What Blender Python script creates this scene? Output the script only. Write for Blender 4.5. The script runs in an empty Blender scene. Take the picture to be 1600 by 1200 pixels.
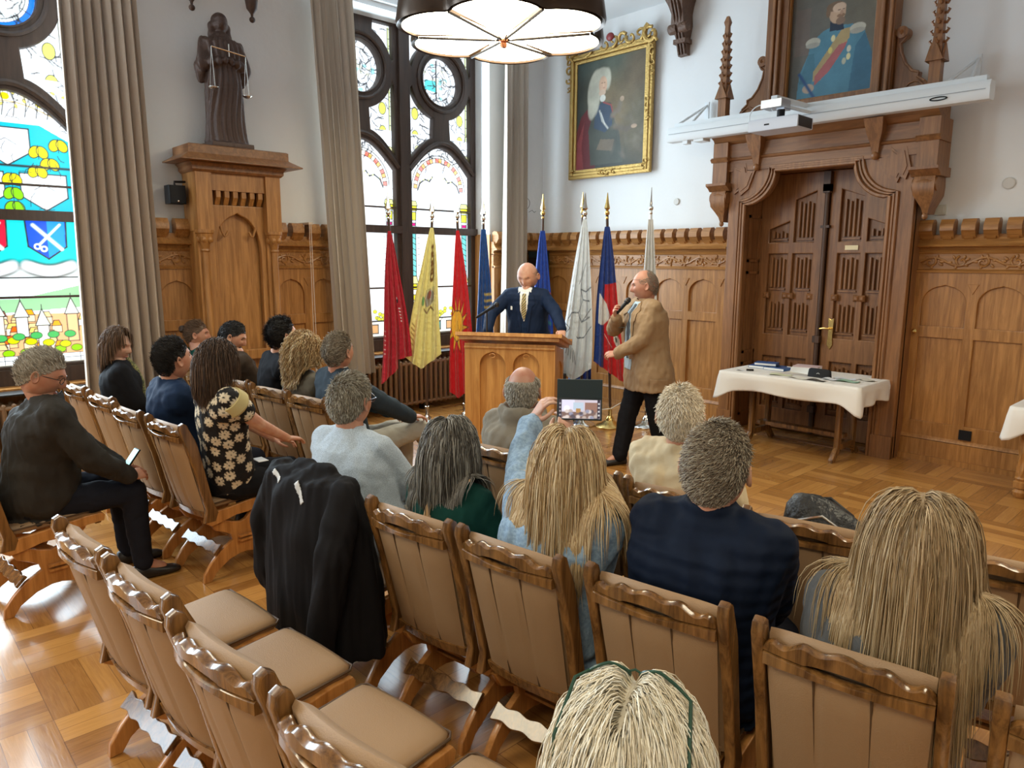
import bpy, bmesh, math, random
import numpy as np
from mathutils import Vector, Matrix, noise
from mathutils.bvhtree import BVHTree
PI = math.pi
random.seed(7); RNG = np.random.default_rng(7)
SC = bpy.context.scene; COL = SC.collection
# ------------------------------------------------------------------ camera
cam = bpy.data.cameras.new('camera'); cam.sensor_width = 36; cam.lens = 1129.56/1600*36; cam.clip_start = .05
cam_o = bpy.data.objects.new('camera', cam); COL.objects.link(cam_o)
_y, _p, _r = 0.81987, 0.168591, 0.0043534
_f = Vector((-math.sin(_y)*math.cos(_p), math.cos(_y)*math.cos(_p), -math.sin(_p)))
_rt = Vector((math.cos(_y), math.sin(_y), 0)); _up = _rt.cross(_f)
_a = math.cos(_r)*_rt+math.sin(_r)*_up; _b = -math.sin(_r)*_rt+math.cos(_r)*_up
M = Matrix((_a, _b, -_f)).transposed().to_4x4(); M.translation = (0, 0, 1.85)
cam_o.matrix_world = M; SC.camera = cam_o
# ------------------------------------------------------------------ light and exposure
SC.view_settings.view_transform = 'Standard'; SC.view_settings.look = 'None'; SC.view_settings.gamma = 1
SC.view_settings.use_curve_mapping = False; SC.view_settings.exposure = 0.35
SC.cycles.use_denoising = True; SC.cycles.max_bounces = 6; SC.cycles.diffuse_bounces = 4; SC.cycles.glossy_bounces = 3
SC.cycles.caustics_reflective = False; SC.cycles.caustics_refractive = False; SC.cycles.sample_clamp_indirect = 6
W_ = bpy.data.worlds.new('sky'); SC.world = W_; W_.use_nodes = True
W_.node_tree.nodes['Background'].inputs[0].default_value = (.75, .88, 1, 1); W_.node_tree.nodes['Background'].inputs[1].default_value = 1.0
DAY = 6.5      # strength of the daylight glowing in the stained glass
LAMP = 12.0     # strength of the lamp diffusers
def area(name, loc, rot, sx, sy, power, color):
    l = bpy.data.lights.new(name, 'AREA'); l.shape = 'RECTANGLE'; l.size = sx; l.size_y = sy; l.energy = power; l.color = color
    o = bpy.data.objects.new(name, l); o.location = loc; o.rotation_euler = rot; COL.objects.link(o); return o
# daylight entering through each tall window of the left wall (just inside the panes)
for wy, pw in ((-4.0, 170), (.68, 210), (5.36, 170)):
    area('window_daylight', (-7.62, wy, 2.7), (0, -PI/2, 0), 3.6, 2.2, pw, (.70, .87, 1))
# ------------------------------------------------------------------ helpers
def tag(o, label=None, cat=None, group=None, kind=None):
    if label: o['label'] = label
    if cat: o['category'] = cat
    if group: o['group'] = group
    if kind: o['kind'] = kind
    return o
def empty(name, loc=(0, 0, 0), rz=0):
    o = bpy.data.objects.new(name, None); o.location = loc; o.rotation_euler = (0, 0, rz); o.empty_display_size = .1
    COL.objects.link(o); return o
def copy_tree(o, parent=None):
    c = o.copy(); COL.objects.link(c)
    if parent: c.parent = parent
    for ch in list(o.children): copy_tree(ch, c)
    return c
class MB:
    """collects geometry for ONE mesh"""
    def __init__(s): s.v = []; s.f = []; s.mi = []; s.n = 0; s.col = []; s.m = None; s.cur = 0
    def add(s, V, F, mi=None, M=None, col=None):
        V = np.asarray(V, float).reshape(-1, 3)
        if M is not None:
            A = np.array(M); V = V@A[:3, :3].T+A[:3, 3]
        s.v.append(V); n = s.n
        s.f += [tuple(i+n for i in f) for f in F]
        s.mi += [s.cur if mi is None else mi]*len(F)
        if col is None: s.col.append(np.ones((len(V), 3)))
        else: s.col.append(np.broadcast_to(np.asarray(col, float), (len(V), 3)))
        s.n += len(V); return s
    def box(s, a, b, M=None, mi=None, col=None):
        x0, y0, z0 = a; x1, y1, z1 = b
        V = [(x0,y0,z0),(x1,y0,z0),(x1,y1,z0),(x0,y1,z0),(x0,y0,z1),(x1,y0,z1),(x1,y1,z1),(x0,y1,z1)]
        return s.add(V, [(0,3,2,1),(4,5,6,7),(0,1,5,4),(1,2,6,5),(2,3,7,6),(3,0,4,7)], mi, M, col)
    def loft(s, rings, cap=True, M=None, mi=None, closed=True, col=None):
        """rings: list of (n,3) arrays, same n"""
        R = [np.asarray(r, float) for r in rings]; n = len(R[0]); V = np.concatenate(R); F = []
        for i in range(len(R)-1):
            for j in range(n if closed else n-1):
                k = (j+1) % n; F.append((i*n+j, i*n+k, (i+1)*n+k, (i+1)*n+j))
        if cap:
            F.append(tuple(range(n))[::-1]); F.append(tuple((len(R)-1)*n+j for j in range(n)))
        return s.add(V, F, mi, M, col)
    def lathe(s, prof, n=20, M=None, mi=None, cap=True, col=None):
        """prof: (r,z) pairs"""
        t = np.arange(n)*2*PI/n
        return s.loft([np.stack([r*np.cos(t), r*np.sin(t), np.full(n, z)], 1) for r, z in prof], cap, M, mi, True, col)
    def tube(s, pts, r, n=8, M=None, mi=None, cap=True, col=None):
        P = np.asarray(pts, float); r = np.broadcast_to(r, (len(P),)); rings = []
        T = np.gradient(P, axis=0); T /= np.linalg.norm(T, axis=1)[:, None]+1e-12
        u = np.cross(T[0], (0, 0, 1.)); 
        if np.linalg.norm(u) < .1: u = np.cross(T[0], (0, 1., 0))
        u /= np.linalg.norm(u)
        for i in range(len(P)):
            u = u-T[i]*(u@T[i]); u /= np.linalg.norm(u)+1e-12; w = np.cross(T[i], u); t = np.arange(n)*2*PI/n
            rings.append(P[i]+r[i]*(np.cos(t)[:, None]*u+np.sin(t)[:, None]*w))
        return s.loft(rings, cap, M, mi, True, col)
    def cap_(s, p0, r0, p1, r1, n=12, M=None):
        """tapered capsule"""
        p0 = np.array(p0, float); p1 = np.array(p1, float); d = p1-p0; L = np.linalg.norm(d); d = d/(L+1e-9)
        P = [p0+d*(-r0*math.cos(a)) for a in (.15, .6, 1.1)]+[p0, p1]+[p1+d*(r1*math.cos(a)) for a in (1.1, .6, .15)]
        R = [r0*math.sin(a) for a in (.15, .6, 1.1)]+[r0, r1]+[r1*math.sin(a) for a in (1.1, .6, .15)]
        u = np.cross(d, (0, 0, 1.)); 
        if np.linalg.norm(u) < .1: u = np.cross(d, (0, 1., 0))
        u /= np.linalg.norm(u); w = np.cross(d, u); t = np.arange(n)*2*PI/n
        return s.loft([P[i]+R[i]*(np.cos(t)[:, None]*u+np.sin(t)[:, None]*w) for i in range(len(P))], True, M)
    def ell(s, c, r, M=None, mi=None, n=16, m=10, R=None, col=None):
        t = np.arange(n)*2*PI/n; rings = []
        for i in range(m+1):
            a = PI*(i+.001)/(m+.002); z = -math.cos(a); q = math.sin(a)
            V = np.stack([q*np.cos(t)*r[0], q*np.sin(t)*r[1], np.full(n, z*r[2])], 1)
            if R is not None: V = V@np.array(R)[:3, :3].T
            rings.append(V+np.array(c, float))
        return s.loft(rings, True, M, mi, True, col)
    def plate(s, outer, holes=(), depth=.02, bevel=0, M=None, mi=None, col=None):
        V, F = plate_mesh(outer, holes, depth, bevel); return s.add(V, F, mi, M, col)
    def grid(s, P, M=None, mi=None, col=None):
        """P (a,b,3)"""
        a, b = P.shape[:2]; I = np.arange(a*b).reshape(a, b)
        F = np.stack([I[:-1, :-1], I[1:, :-1], I[1:, 1:], I[:-1, 1:]], -1).reshape(-1, 4)
        return s.add(P.reshape(-1, 3), [tuple(f) for f in F.tolist()], mi, M, None if col is None else np.asarray(col).reshape(-1, 3))
    def mesh(s, name, smooth=None, color=False):
        me = bpy.data.meshes.new(name); V = np.concatenate(s.v)
        me.from_pydata(V.tolist(), [], s.f); me.polygons.foreach_set('material_index', s.mi)
        if color:
            ca = me.color_attributes.new('Col', 'FLOAT_COLOR', 'POINT'); C = np.ones((len(V), 4)); C[:, :3] = np.concatenate(s.col)
            ca.data.foreach_set('color', C.ravel())
        me.update()
        if smooth == 'all': me.shade_smooth()
        elif smooth: 
            me.shade_smooth(); me.set_sharp_from_angle(angle=math.radians(smooth))
        return me
    def build(s, name, mats, parent=None, smooth=35, color=False, loc=None):
        me = s.mesh(name, smooth, color)
        for m in (mats if isinstance(mats, (list, tuple)) else [mats]): me.materials.append(m)
        o = bpy.data.objects.new(name, me); COL.objects.link(o)
        if parent is not None: o.parent = parent
        if loc is not None: o.location = loc
        return o
def plate_mesh(outer, holes=(), depth=.02, bevel=0):
    cu = bpy.data.curves.new('t', 'CURVE'); cu.dimensions = '2D'; cu.fill_mode = 'BOTH'; cu.extrude = max(depth/2-bevel, 0); cu.bevel_depth = bevel; cu.bevel_resolution = 1 if bevel else 0
    cu.offset = -bevel
    for poly in [outer]+list(holes):
        sp = cu.splines.new('POLY'); sp.points.add(len(poly)-1)
        sp.points.foreach_set('co', [c for p in poly for c in (p[0], p[1], 0, 1)]); sp.use_cyclic_u = True
    o = bpy.data.objects.new('t', cu); me = bpy.data.meshes.new_from_object(o)
    V = np.empty(len(me.vertices)*3); me.vertices.foreach_get('co', V); F = [tuple(p.vertices) for p in me.polygons]
    bpy.data.objects.remove(o); bpy.data.curves.remove(cu); bpy.data.meshes.remove(me)
    return V.reshape(-1, 3), F
def frame(o, x, y, z):
    m = Matrix((Vector(x), Vector(y), Vector(z))).transposed().to_4x4(); m.translation = Vector(o); return m
def back(Y): return frame((0, Y, 0), (1, 0, 0), (0, 0, 1), (0, -1, 0))      # plates on the back wall: local x=X, y=Z, z toward the room
def left(X): return frame((X, 0, 0), (0, 1, 0), (0, 0, 1), (1, 0, 0))       # plates on the left wall: local x=Y, y=Z
def arc(cx, cy, r, a0, a1, n=16, ry=None):
    return [(cx+r*math.cos(math.radians(a0+(a1-a0)*i/n)), cy+(ry or r)*math.sin(math.radians(a0+(a1-a0)*i/n))) for i in range(n+1)]
def rect(x0, y0, x1, y1): return [(x0, y0), (x1, y0), (x1, y1), (x0, y1)]
def gothic(x0, x1, y0, ys, rise=None, n=10):
    """panel with straight sides up to ys and a blunt pointed arch of the given rise"""
    w = x1-x0; cx = (x0+x1)/2; h = rise or w*.55; P = [(x0, y0), (x1, y0)]
    for i in range(n+1):
        t = i/n*PI/2; P.append((x1-w/2*(1-math.cos(t)), ys+h*math.sin(t)**.9))
    P[-1] = (cx, ys+h*1.05)
    return P+[(2*cx-x, y) for x, y in P[2:-1]][::-1]
# ------------------------------------------------------------------ materials
def new_mat(name):
    m = bpy.data.materials.new(name); m.use_nodes = True; return m, m.node_tree.nodes, m.node_tree.links, m.node_tree.nodes['Principled BSDF']
def plain(name, c, rough=.5, metal=0, bump=0, bscale=60, spec=None, coat=0, sheen=0):
    m, N, L, B = new_mat(name); B.inputs['Base Color'].default_value = (*c, 1); B.inputs['Roughness'].default_value = rough; B.inputs['Metallic'].default_value = metal
    if spec is not None: B.inputs['Specular IOR Level'].default_value = spec
    if coat: B.inputs['Coat Weight'].default_value = coat; B.inputs['Coat Roughness'].default_value = .15
    if sheen: B.inputs['Sheen Weight'].default_value = sheen
    if bump:
        t = N.new('ShaderNodeTexCoord'); n = N.new('ShaderNodeTexNoise'); n.inputs['Scale'].default_value = bscale; n.inputs['Detail'].default_value = 4
        b = N.new('ShaderNodeBump'); b.inputs['Strength'].default_value = bump; b.inputs['Distance'].default_value = 1/bscale
        L.new(t.outputs['Object'], n.inputs['Vector']); L.new(n.outputs['Fac'], b.inputs['Height']); L.new(b.outputs['Normal'], B.inputs['Normal'])
    return m
def wood(name, c1, c2, rough=.4, axis=2, scale=9, bump=.10, coat=0, blotch=.2):
    m, N, L, B = new_mat(name); t = N.new('ShaderNodeTexCoord'); mp = N.new('ShaderNodeMapping'); L.new(t.outputs['Object'], mp.inputs['Vector'])
    s = [scale*2.2]*3; s[axis] = scale*.16; mp.inputs['Scale'].default_value = s
    n = N.new('ShaderNodeTexNoise'); n.inputs['Scale'].default_value = 1; n.inputs['Detail'].default_value = 6; n.inputs['Roughness'].default_value = .65; n.inputs['Distortion'].default_value = .6
    L.new(mp.outputs['Vector'], n.inputs['Vector'])
    n2 = N.new('ShaderNodeTexNoise'); n2.inputs['Scale'].default_value = 1.3; L.new(t.outputs['Object'], n2.inputs['Vector'])
    mx = N.new('ShaderNodeMath'); mx.operation = 'MULTIPLY_ADD'; mx.inputs[1].default_value = blotch; L.new(n2.outputs['Fac'], mx.inputs[0]); L.new(n.outputs['Fac'], mx.inputs[2])
    r = N.new('ShaderNodeValToRGB'); r.color_ramp.elements[0].position = .42+blotch*.3; r.color_ramp.elements[1].position = .62+blotch*.6
    r.color_ramp.elements[0].color = (*c1, 1); r.color_ramp.elements[1].color = (*c2, 1); L.new(mx.outputs[0], r.inputs[0]); L.new(r.outputs[0], B.inputs['Base Color'])
    B.inputs['Roughness'].default_value = rough
    if coat: B.inputs['Coat Weight'].default_value = coat; B.inputs['Coat Roughness'].default_value = .12
    b = N.new('ShaderNodeBump'); b.inputs['Strength'].default_value = bump; b.inputs['Distance'].default_value = .004
    L.new(n.outputs['Fac'], b.inputs['Height']); L.new(b.outputs['Normal'], B.inputs['Normal']); return m
def vcol(name, rough=.6, emit=0, spec=.3, mul=None, bump=0):
    m, N, L, B = new_mat(name); a = N.new('ShaderNodeVertexColor'); a.layer_name = 'Col'
    if emit:
        e = N.new('ShaderNodeEmission'); e.inputs['Strength'].default_value = emit; L.new(a.outputs['Color'], e.inputs['Color']); L.new(e.outputs[0], N['Material Output'].inputs[0])
    else:
        L.new(a.outputs['Color'], B.inputs['Base Color']); B.inputs['Roughness'].default_value = rough; B.inputs['Specular IOR Level'].default_value = spec
        if bump:
            t = N.new('ShaderNodeTexCoord'); n = N.new('ShaderNodeTexNoise'); n.inputs['Scale'].default_value = bump; n.inputs['Detail'].default_value = 3
            b = N.new('ShaderNodeBump'); b.inputs['Strength'].default_value = .5; b.inputs['Distance'].default_value = .6/bump
            L.new(t.outputs['Object'], n.inputs['Vector']); L.new(n.outputs['Fac'], b.inputs['Height']); L.new(b.outputs['Normal'], B.inputs['Normal'])
    return m
def emis(name, c, s):
    m, N, L, B = new_mat(name); B.inputs['Emission Color'].default_value = (*c, 1); B.inputs['Emission Strength'].default_value = s; B.inputs['Base Color'].default_value = (*c, 1); return m
M_ = dict(
    oak=wood('golden_oak', (.28, .118, .028), (.46, .215, .062), .38, scale=14),
    oak_h=wood('golden_oak_rail', (.26, .11, .026), (.43, .20, .058), .38, axis=0, scale=14),
    portal=wood('brown_oak', (.175, .072, .024), (.30, .132, .046), .42, scale=13),
    portal_h=wood('brown_oak_rail', (.165, .068, .023), (.28, .122, .043), .42, axis=0, scale=13),
    walnut=wood('dark_wood', (.035, .016, .009), (.09, .042, .022), .5),
    winframe=wood('window_frame_paint', (.03, .016, .010), (.055, .03, .02), .5),
    chairw=wood('polished_chair_wood', (.085, .036, .010), (.27, .125, .036), .25, coat=.6, scale=14),
    chairside=wood('honey_chair_wood', (.36, .14, .032), (.56, .25, .07), .3, coat=.3, scale=12),
    lect=wood('lectern_oak', (.46, .2, .05), (.66, .34, .1), .4, blotch=.1),
    leather=plain('tan_leather', (.34, .208, .108), .5, bump=.25, bscale=260),
    leather_d=plain('dark_tan_leather', (.09, .05, .024), .45, bump=.25, bscale=260),  # darker tan leather of the seams and piping
    brass=plain('brass', (.75, .52, .18), .25, 1), gold=plain('gilt', (.50, .33, .11), .42, .8, bump=.6, bscale=50),
    chrome=plain('polished_silver', (.8, .78, .72), .12, 1), iron=plain('black_iron', (.02, .016, .015), .4, .4),
    black=plain('black_plastic', (.010, .010, .012), .5, spec=.2), white=plain('white_paint', (.74, .77, .78), .5),
    paper=plain('paper', (.8, .8, .78), .6), cloth_w=plain('white_tablecloth', (.80, .76, .70), .75, bump=.15, bscale=300),
    curtain=plain('beige_curtain', (.52, .42, .325), .85, bump=.2, bscale=400, sheen=.3),
    carved=plain('carved_oak', (.12, .062, .036), .5, bump=.6, bscale=45),
    statue=plain('bronze_statue', (.075, .042, .030), .45, .3, bump=.3, bscale=40),
)
# ================================================================== THE ROOM
LX, LW, BY = -7.45, -7.78, 7.53        # left wall plane, window plane, back wall plane
CEIL = 4.85
def mat_wall():
    m, N, L, B = new_mat('wall_paint'); t = N.new('ShaderNodeTexCoord'); n = N.new('ShaderNodeTexNoise'); n.inputs['Scale'].default_value = 1.5; n.inputs['Detail'].default_value = 5
    L.new(t.outputs['Object'], n.inputs['Vector']); r = N.new('ShaderNodeValToRGB'); r.color_ramp.elements[0].color = (.72, .72, .71, 1); r.color_ramp.elements[1].color = (.80, .80, .79, 1)
    L.new(n.outputs['Fac'], r.inputs[0]); L.new(r.outputs[0], B.inputs['Base Color']); B.inputs['Roughness'].default_value = .85
    b = N.new('ShaderNodeBump'); b.inputs['Strength'].default_value = .3; b.inputs['Distance'].default_value = .01; n2 = N.new('ShaderNodeTexNoise'); n2.inputs['Scale'].default_value = 12
    L.new(t.outputs['Object'], n2.inputs['Vector']); L.new(n2.outputs['Fac'], b.inputs['Height']); L.new(b.outputs['Normal'], B.inputs['Normal']); return m
M_['wall'] = mat_wall()
def mat_floor():
    # parquet: a chequer of squares, each of five strips, alternately turned
    m, N, L, B = new_mat('parquet'); t = N.new('ShaderNodeTexCoord'); sp = N.new('ShaderNodeSeparateXYZ'); L.new(t.outputs['Object'], sp.inputs[0])
    def mth(op, a, b=None, c=None):
        n = N.new('ShaderNodeMath'); n.operation = op
        for i, x in enumerate((a, b, c)):
            if x is None: continue
            if isinstance(x, (int, float)): n.inputs[i].default_value = x
            else: L.new(x, n.inputs[i])
        return n.outputs[0]
    S = .46; ux = mth('DIVIDE', sp.outputs[0], S); uy = mth('DIVIDE', sp.outputs[1], S)
    ix = mth('FLOOR', ux); iy = mth('FLOOR', uy); fx = mth('SUBTRACT', ux, ix); fy = mth('SUBTRACT', uy, iy)
    par = mth('ABSOLUTE', mth('MODULO', mth('ADD', ix, iy), 2))
    def mix(a, b): return mth('ADD', mth('MULTIPLY', a, mth('SUBTRACT', 1, par)), mth('MULTIPLY', b, par))
    s = mth('MULTIPLY', mix(fx, fy), 5); g = mix(fy, fx); isx = mth('FLOOR', s); fs = mth('SUBTRACT', s, isx)
    cb = N.new('ShaderNodeCombineXYZ'); L.new(mth('ADD', mth('MULTIPLY', ix, 7.3), isx), cb.inputs[0]); L.new(mth('MULTIPLY', iy, 3.7), cb.inputs[1])
    wn = N.new('ShaderNodeTexWhiteNoise'); L.new(cb.outputs[0], wn.inputs['Vector'])
    cg = N.new('ShaderNodeCombineXYZ'); L.new(mth('MULTIPLY', s, 3.2), cg.inputs[0]); L.new(mth('MULTIPLY', g, 1.2), cg.inputs[1]); L.new(mth('MULTIPLY', wn.outputs['Value'], 50), cg.inputs[2])
    gn = N.new('ShaderNodeTexNoise'); gn.inputs['Scale'].default_value = 2.2; gn.inputs['Detail'].default_value = 5; gn.inputs['Distortion'].default_value = 1; L.new(cg.outputs[0], gn.inputs['Vector'])
    v = mth('ADD', mth('MULTIPLY', wn.outputs['Value'], .55), mth('MULTIPLY', gn.outputs['Fac'], .6))
    r = N.new('ShaderNodeValToRGB'); r.color_ramp.elements[0].position = .2; r.color_ramp.elements[1].position = .95
    r.color_ramp.elements[0].color = (.25, .10, .022, 1); r.color_ramp.elements[1].color = (.55, .27, .075, 1); L.new(v, r.inputs[0])
    e1 = mth('LESS_THAN', fs, .035); e2 = mth('LESS_THAN', g, .008); ed = mth('MAXIMUM', e1, e2)
    mc = N.new('ShaderNodeMix'); mc.data_type = 'RGBA'; L.new(mth('MULTIPLY', ed, .6), mc.inputs[0]); L.new(r.outputs[0], mc.inputs[6]); mc.inputs[7].default_value = (.10, .035, .01, 1)
    L.new(mc.outputs[2], B.inputs['Base Color']); n3 = N.new('ShaderNodeTexNoise'); n3.inputs['Scale'].default_value = 3; L.new(t.outputs['Object'], n3.inputs['Vector'])
    mr = N.new('ShaderNodeMapRange'); mr.inputs[3].default_value = .16; mr.inputs[4].default_value = .32; L.new(n3.outputs['Fac'], mr.inputs[0]); L.new(mr.outputs[0], B.inputs['Roughness'])
    B.inputs['Coat Weight'].default_value = .25; B.inputs['Coat Roughness'].default_value = .1
    b = N.new('ShaderNodeBump'); b.inputs['Strength'].default_value = .12; b.inputs['Distance'].default_value = .004; L.new(mth('ADD', gn.outputs['Fac'], wn.outputs['Value']), b.inputs['Height']); L.new(b.outputs['Normal'], B.inputs['Normal'])
    return m
M_['floor'] = mat_floor()
def st(o): o['kind'] = 'structure'; return o
st(MB().box((-8.1, -6.5, -.1), (4.2, 8.2, 0)).build('floor', M_['floor']))
st(MB().box((-8.1, -6.5, CEIL), (4.2, 8.2, CEIL+.1)).build('ceiling', M_['white']))
st(MB().box((4, -6.5, 0), (4.1, 8.2, CEIL)).build('wall_right', M_['wall']))
st(MB().box((-8.1, -6.6, 0), (4.2, -6.5, CEIL)).build('wall_rear', M_['wall']))
# back wall with the doorway opening
mb = MB(); mb.box((-8.1, BY, 0), (-4.22, BY+.45, CEIL)); mb.box((-2.5, BY, 0), (4.2, BY+.45, CEIL)); mb.box((-4.22, BY, 2.95), (-2.5, BY+.45, CEIL))
st(mb.build('wall_back', M_['wall']))
# left wall with three window recesses
WIN = [(-5.2, -2.8), (-.49, 1.85), (4.19, 6.53)]; SILL, HEAD = .80, 4.78
mb = MB(); ys = [-6.5]+[y for w in WIN for y in w]+[BY]
for i in range(0, len(ys), 2): mb.box((LX-.6, ys[i], 0), (LX, ys[i+1], CEIL))
for a, b in WIN: mb.box((LX-.6, a, 0), (LW-.12, b, SILL-.05)); mb.box((LX-.6, a, HEAD), (LX, b, CEIL))
st(mb.build('wall_left', M_['wall']))
# plaster cove along the ceiling
mb = MB(); mb.box((LX-.35, -6.5, 4.70), (LX+.12, BY, CEIL)); mb.box((LX-.33, -6.5, 4.64), (LX+.06, BY, 4.70)); st(mb.build('trim_1', M_['white']))
# ------------------------------------------------------------------ painting of pictures: a small raster painter in mesh vertex colours
class Pic:
    lk = 1.0
    def __init__(s, w, h, res, bg):
        s.nx = int(w/res)+1; s.ny = int(h/res)+1; s.w, s.h = w, h
        s.X, s.Y = np.meshgrid(np.linspace(0, w, s.nx), np.linspace(0, h, s.ny)); s.X0, s.Y0 = s.X.copy(), s.Y.copy(); s.C = np.ones((s.ny, s.nx, 3))*np.array(bg)
    def put(s, mask, c, a=1.0):
        m = (mask*a)[..., None]; s.C = s.C*(1-m)+np.array(c)*m; return s
    def soft(s, d, e): return np.clip(.5-d/e, 0, 1)
    def ell(s, cx, cy, rx, ry, c, a=1, e=.004, rot=0):
        co, si = math.cos(rot), math.sin(rot); x = (s.X-cx)*co+(s.Y-cy)*si; y = -(s.X-cx)*si+(s.Y-cy)*co
        d = (np.sqrt((x/rx)**2+(y/ry)**2)-1)*min(rx, ry); return s.put(s.soft(d, e), c, a)
    def inside(s, P):
        m = np.zeros_like(s.X, bool); n = len(P)
        for i in range(n):
            x0, y0 = P[i]; x1, y1 = P[(i+1) % n]
            if y0 == y1: continue
            c = ((s.Y > y0) != (s.Y > y1)) & (s.X < (x1-x0)*(s.Y-y0)/(y1-y0)+x0); m ^= c
        return m
    def poly(s, P, c, a=1, line=None, lw=.004):
        s.put(s.inside(P).astype(float), c, a)
        if line is not None: s.line(list(P)+[P[0]], lw, line)
        return s
    def line(s, P, w, c, a=1):
        if c is LEAD: w = w*s.lk
        for (x0, y0), (x1, y1) in zip(P[:-1], P[1:]):
            X0, X1 = sorted((x0, x1)); Y0, Y1 = sorted((y0, y1)); q = 2*w
            i0 = max(int((X0-q)/s.w*(s.nx-1)), 0); i1 = min(int((X1+q)/s.w*(s.nx-1))+2, s.nx); j0 = max(int((Y0-q)/s.h*(s.ny-1)), 0); j1 = min(int((Y1+q)/s.h*(s.ny-1))+2, s.ny)
            if hasattr(s, 'free'): i0, i1, j0, j1 = 0, s.nx, 0, s.ny
            if i0 >= i1 or j0 >= j1: continue
            X = s.X[j0:j1, i0:i1]; Y = s.Y[j0:j1, i0:i1]; dx, dy = x1-x0, y1-y0; L2 = dx*dx+dy*dy+1e-12
            t = np.clip(((X-x0)*dx+(Y-y0)*dy)/L2, 0, 1); d = np.hypot(X-x0-t*dx, Y-y0-t*dy)-w/2
            m = (np.clip(.5-d/(w*.6), 0, 1)*a)[..., None]; s.C[j0:j1, i0:i1] = s.C[j0:j1, i0:i1]*(1-m)+np.array(c)*m
        return s
    def noise(s, sc, amp, seed=0, sy=1):
        r = np.random.default_rng(seed); z = np.zeros_like(s.X)
        for k in range(5):
            f = sc*2**k; a = amp/1.7**k
            for _ in range(3):
                th = r.uniform(0, 6.28); z += a*np.sin(f*(s.X*math.cos(th)+s.Y*sy*math.sin(th))+r.uniform(0, 6.28)+2*np.sin(f*.5*(s.X*math.sin(th)-s.Y*math.cos(th))+r.uniform(0, 6)))/3
        s.C = np.clip(s.C*(1+z[..., None]), 0, 4); return s
    def text(s, x, y, h, t, c, w=None, rot=0):
        w = w or h*.13; co, si = math.cos(rot), math.sin(rot); q = x
        for ch in t:
            for st_ in GLYPH.get(ch, []):
                P = [(a*h*.6, b*h) for a, b in st_]; P = [(q-x+u, v) for u, v in P]; s.line([(x+u*co-v*si, y+u*si+v*co) for u, v in P], w, c)
            q += h*.82
        return s
    def add_to(s, mb, M, mask=None, bulge=None):
        P = np.stack([s.X0, s.Y0, np.zeros_like(s.X)], -1); a, b = s.X.shape; I = np.arange(a*b).reshape(a, b)
        F = np.stack([I[:-1, :-1], I[:-1, 1:], I[1:, 1:], I[1:, :-1]], -1).reshape(-1, 4)
        if mask is not None:
            F = F[(mask.reshape(-1)[F]).all(1)]
            u = np.unique(F); rm = np.zeros(a*b, int); rm[u] = np.arange(len(u)); F = rm[F]
            mb.add(P.reshape(-1, 3)[u], F.tolist(), None, M, s.C.reshape(-1, 3)[u]); return
        mb.add(P.reshape(-1, 3), F.tolist(), None, M, s.C.reshape(-1, 3))
O_ = [(.5, 0), (.15, .1), (0, .35), (0, .65), (.15, .9), (.5, 1), (.85, .9), (1, .65), (1, .35), (.85, .1), (.5, 0)]
GLYPH = {'N': [[(0, 0), (0, 1), (1, 0), (1, 1)]], 'O': [O_], 'R': [[(0, 0), (0, 1), (.8, 1), (1, .75), (.8, .5), (0, .5)], [(.45, .5), (1, 0)]], 'D': [[(0, 0), (0, 1), (.6, 1), (1, .7), (1, .3), (.6, 0), (0, 0)]],
 'H': [[(0, 0), (0, 1)], [(1, 0), (1, 1)], [(0, .5), (1, .5)]], 'A': [[(0, 0), (.5, 1), (1, 0)], [(.2, .35), (.8, .35)]], 'U': [[(0, 1), (0, .3), (.3, 0), (.7, 0), (1, .3), (1, 1)]], 'S': [[(1, .85), (.7, 1), (.25, 1), (0, .75), (.25, .55), (.8, .45), (1, .25), (.75, 0), (.2, 0), (0, .15)]],
 'E': [[(1, 0), (0, 0), (0, 1), (1, 1)], [(0, .5), (.8, .5)]], 'I': [[(.5, 0), (.5, 1)]], 'T': [[(.5, 0), (.5, 1)], [(0, 1), (1, 1)]], 'L': [[(0, 1), (0, 0), (1, 0)]], 'M': [[(0, 0), (0, 1), (.5, .4), (1, 1), (1, 0)]],
 'C': [[(1, .85), (.7, 1), (.3, 1), (0, .65), (0, .35), (.3, 0), (.7, 0), (1, .15)]], 'K': [[(0, 0), (0, 1)], [(1, 1), (0, .45), (1, 0)]], 'V': [[(0, 1), (.5, 0), (1, 1)]], 'P': [[(0, 0), (0, 1), (.8, 1), (1, .75), (.8, .5), (0, .5)]], 'G': [[(1, .85), (.7, 1), (.3, 1), (0, .65), (0, .35), (.3, 0), (.8, 0), (1, .2), (1, .45), (.6, .45)]]}
# ------------------------------------------------------------------ stained-glass windows

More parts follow.
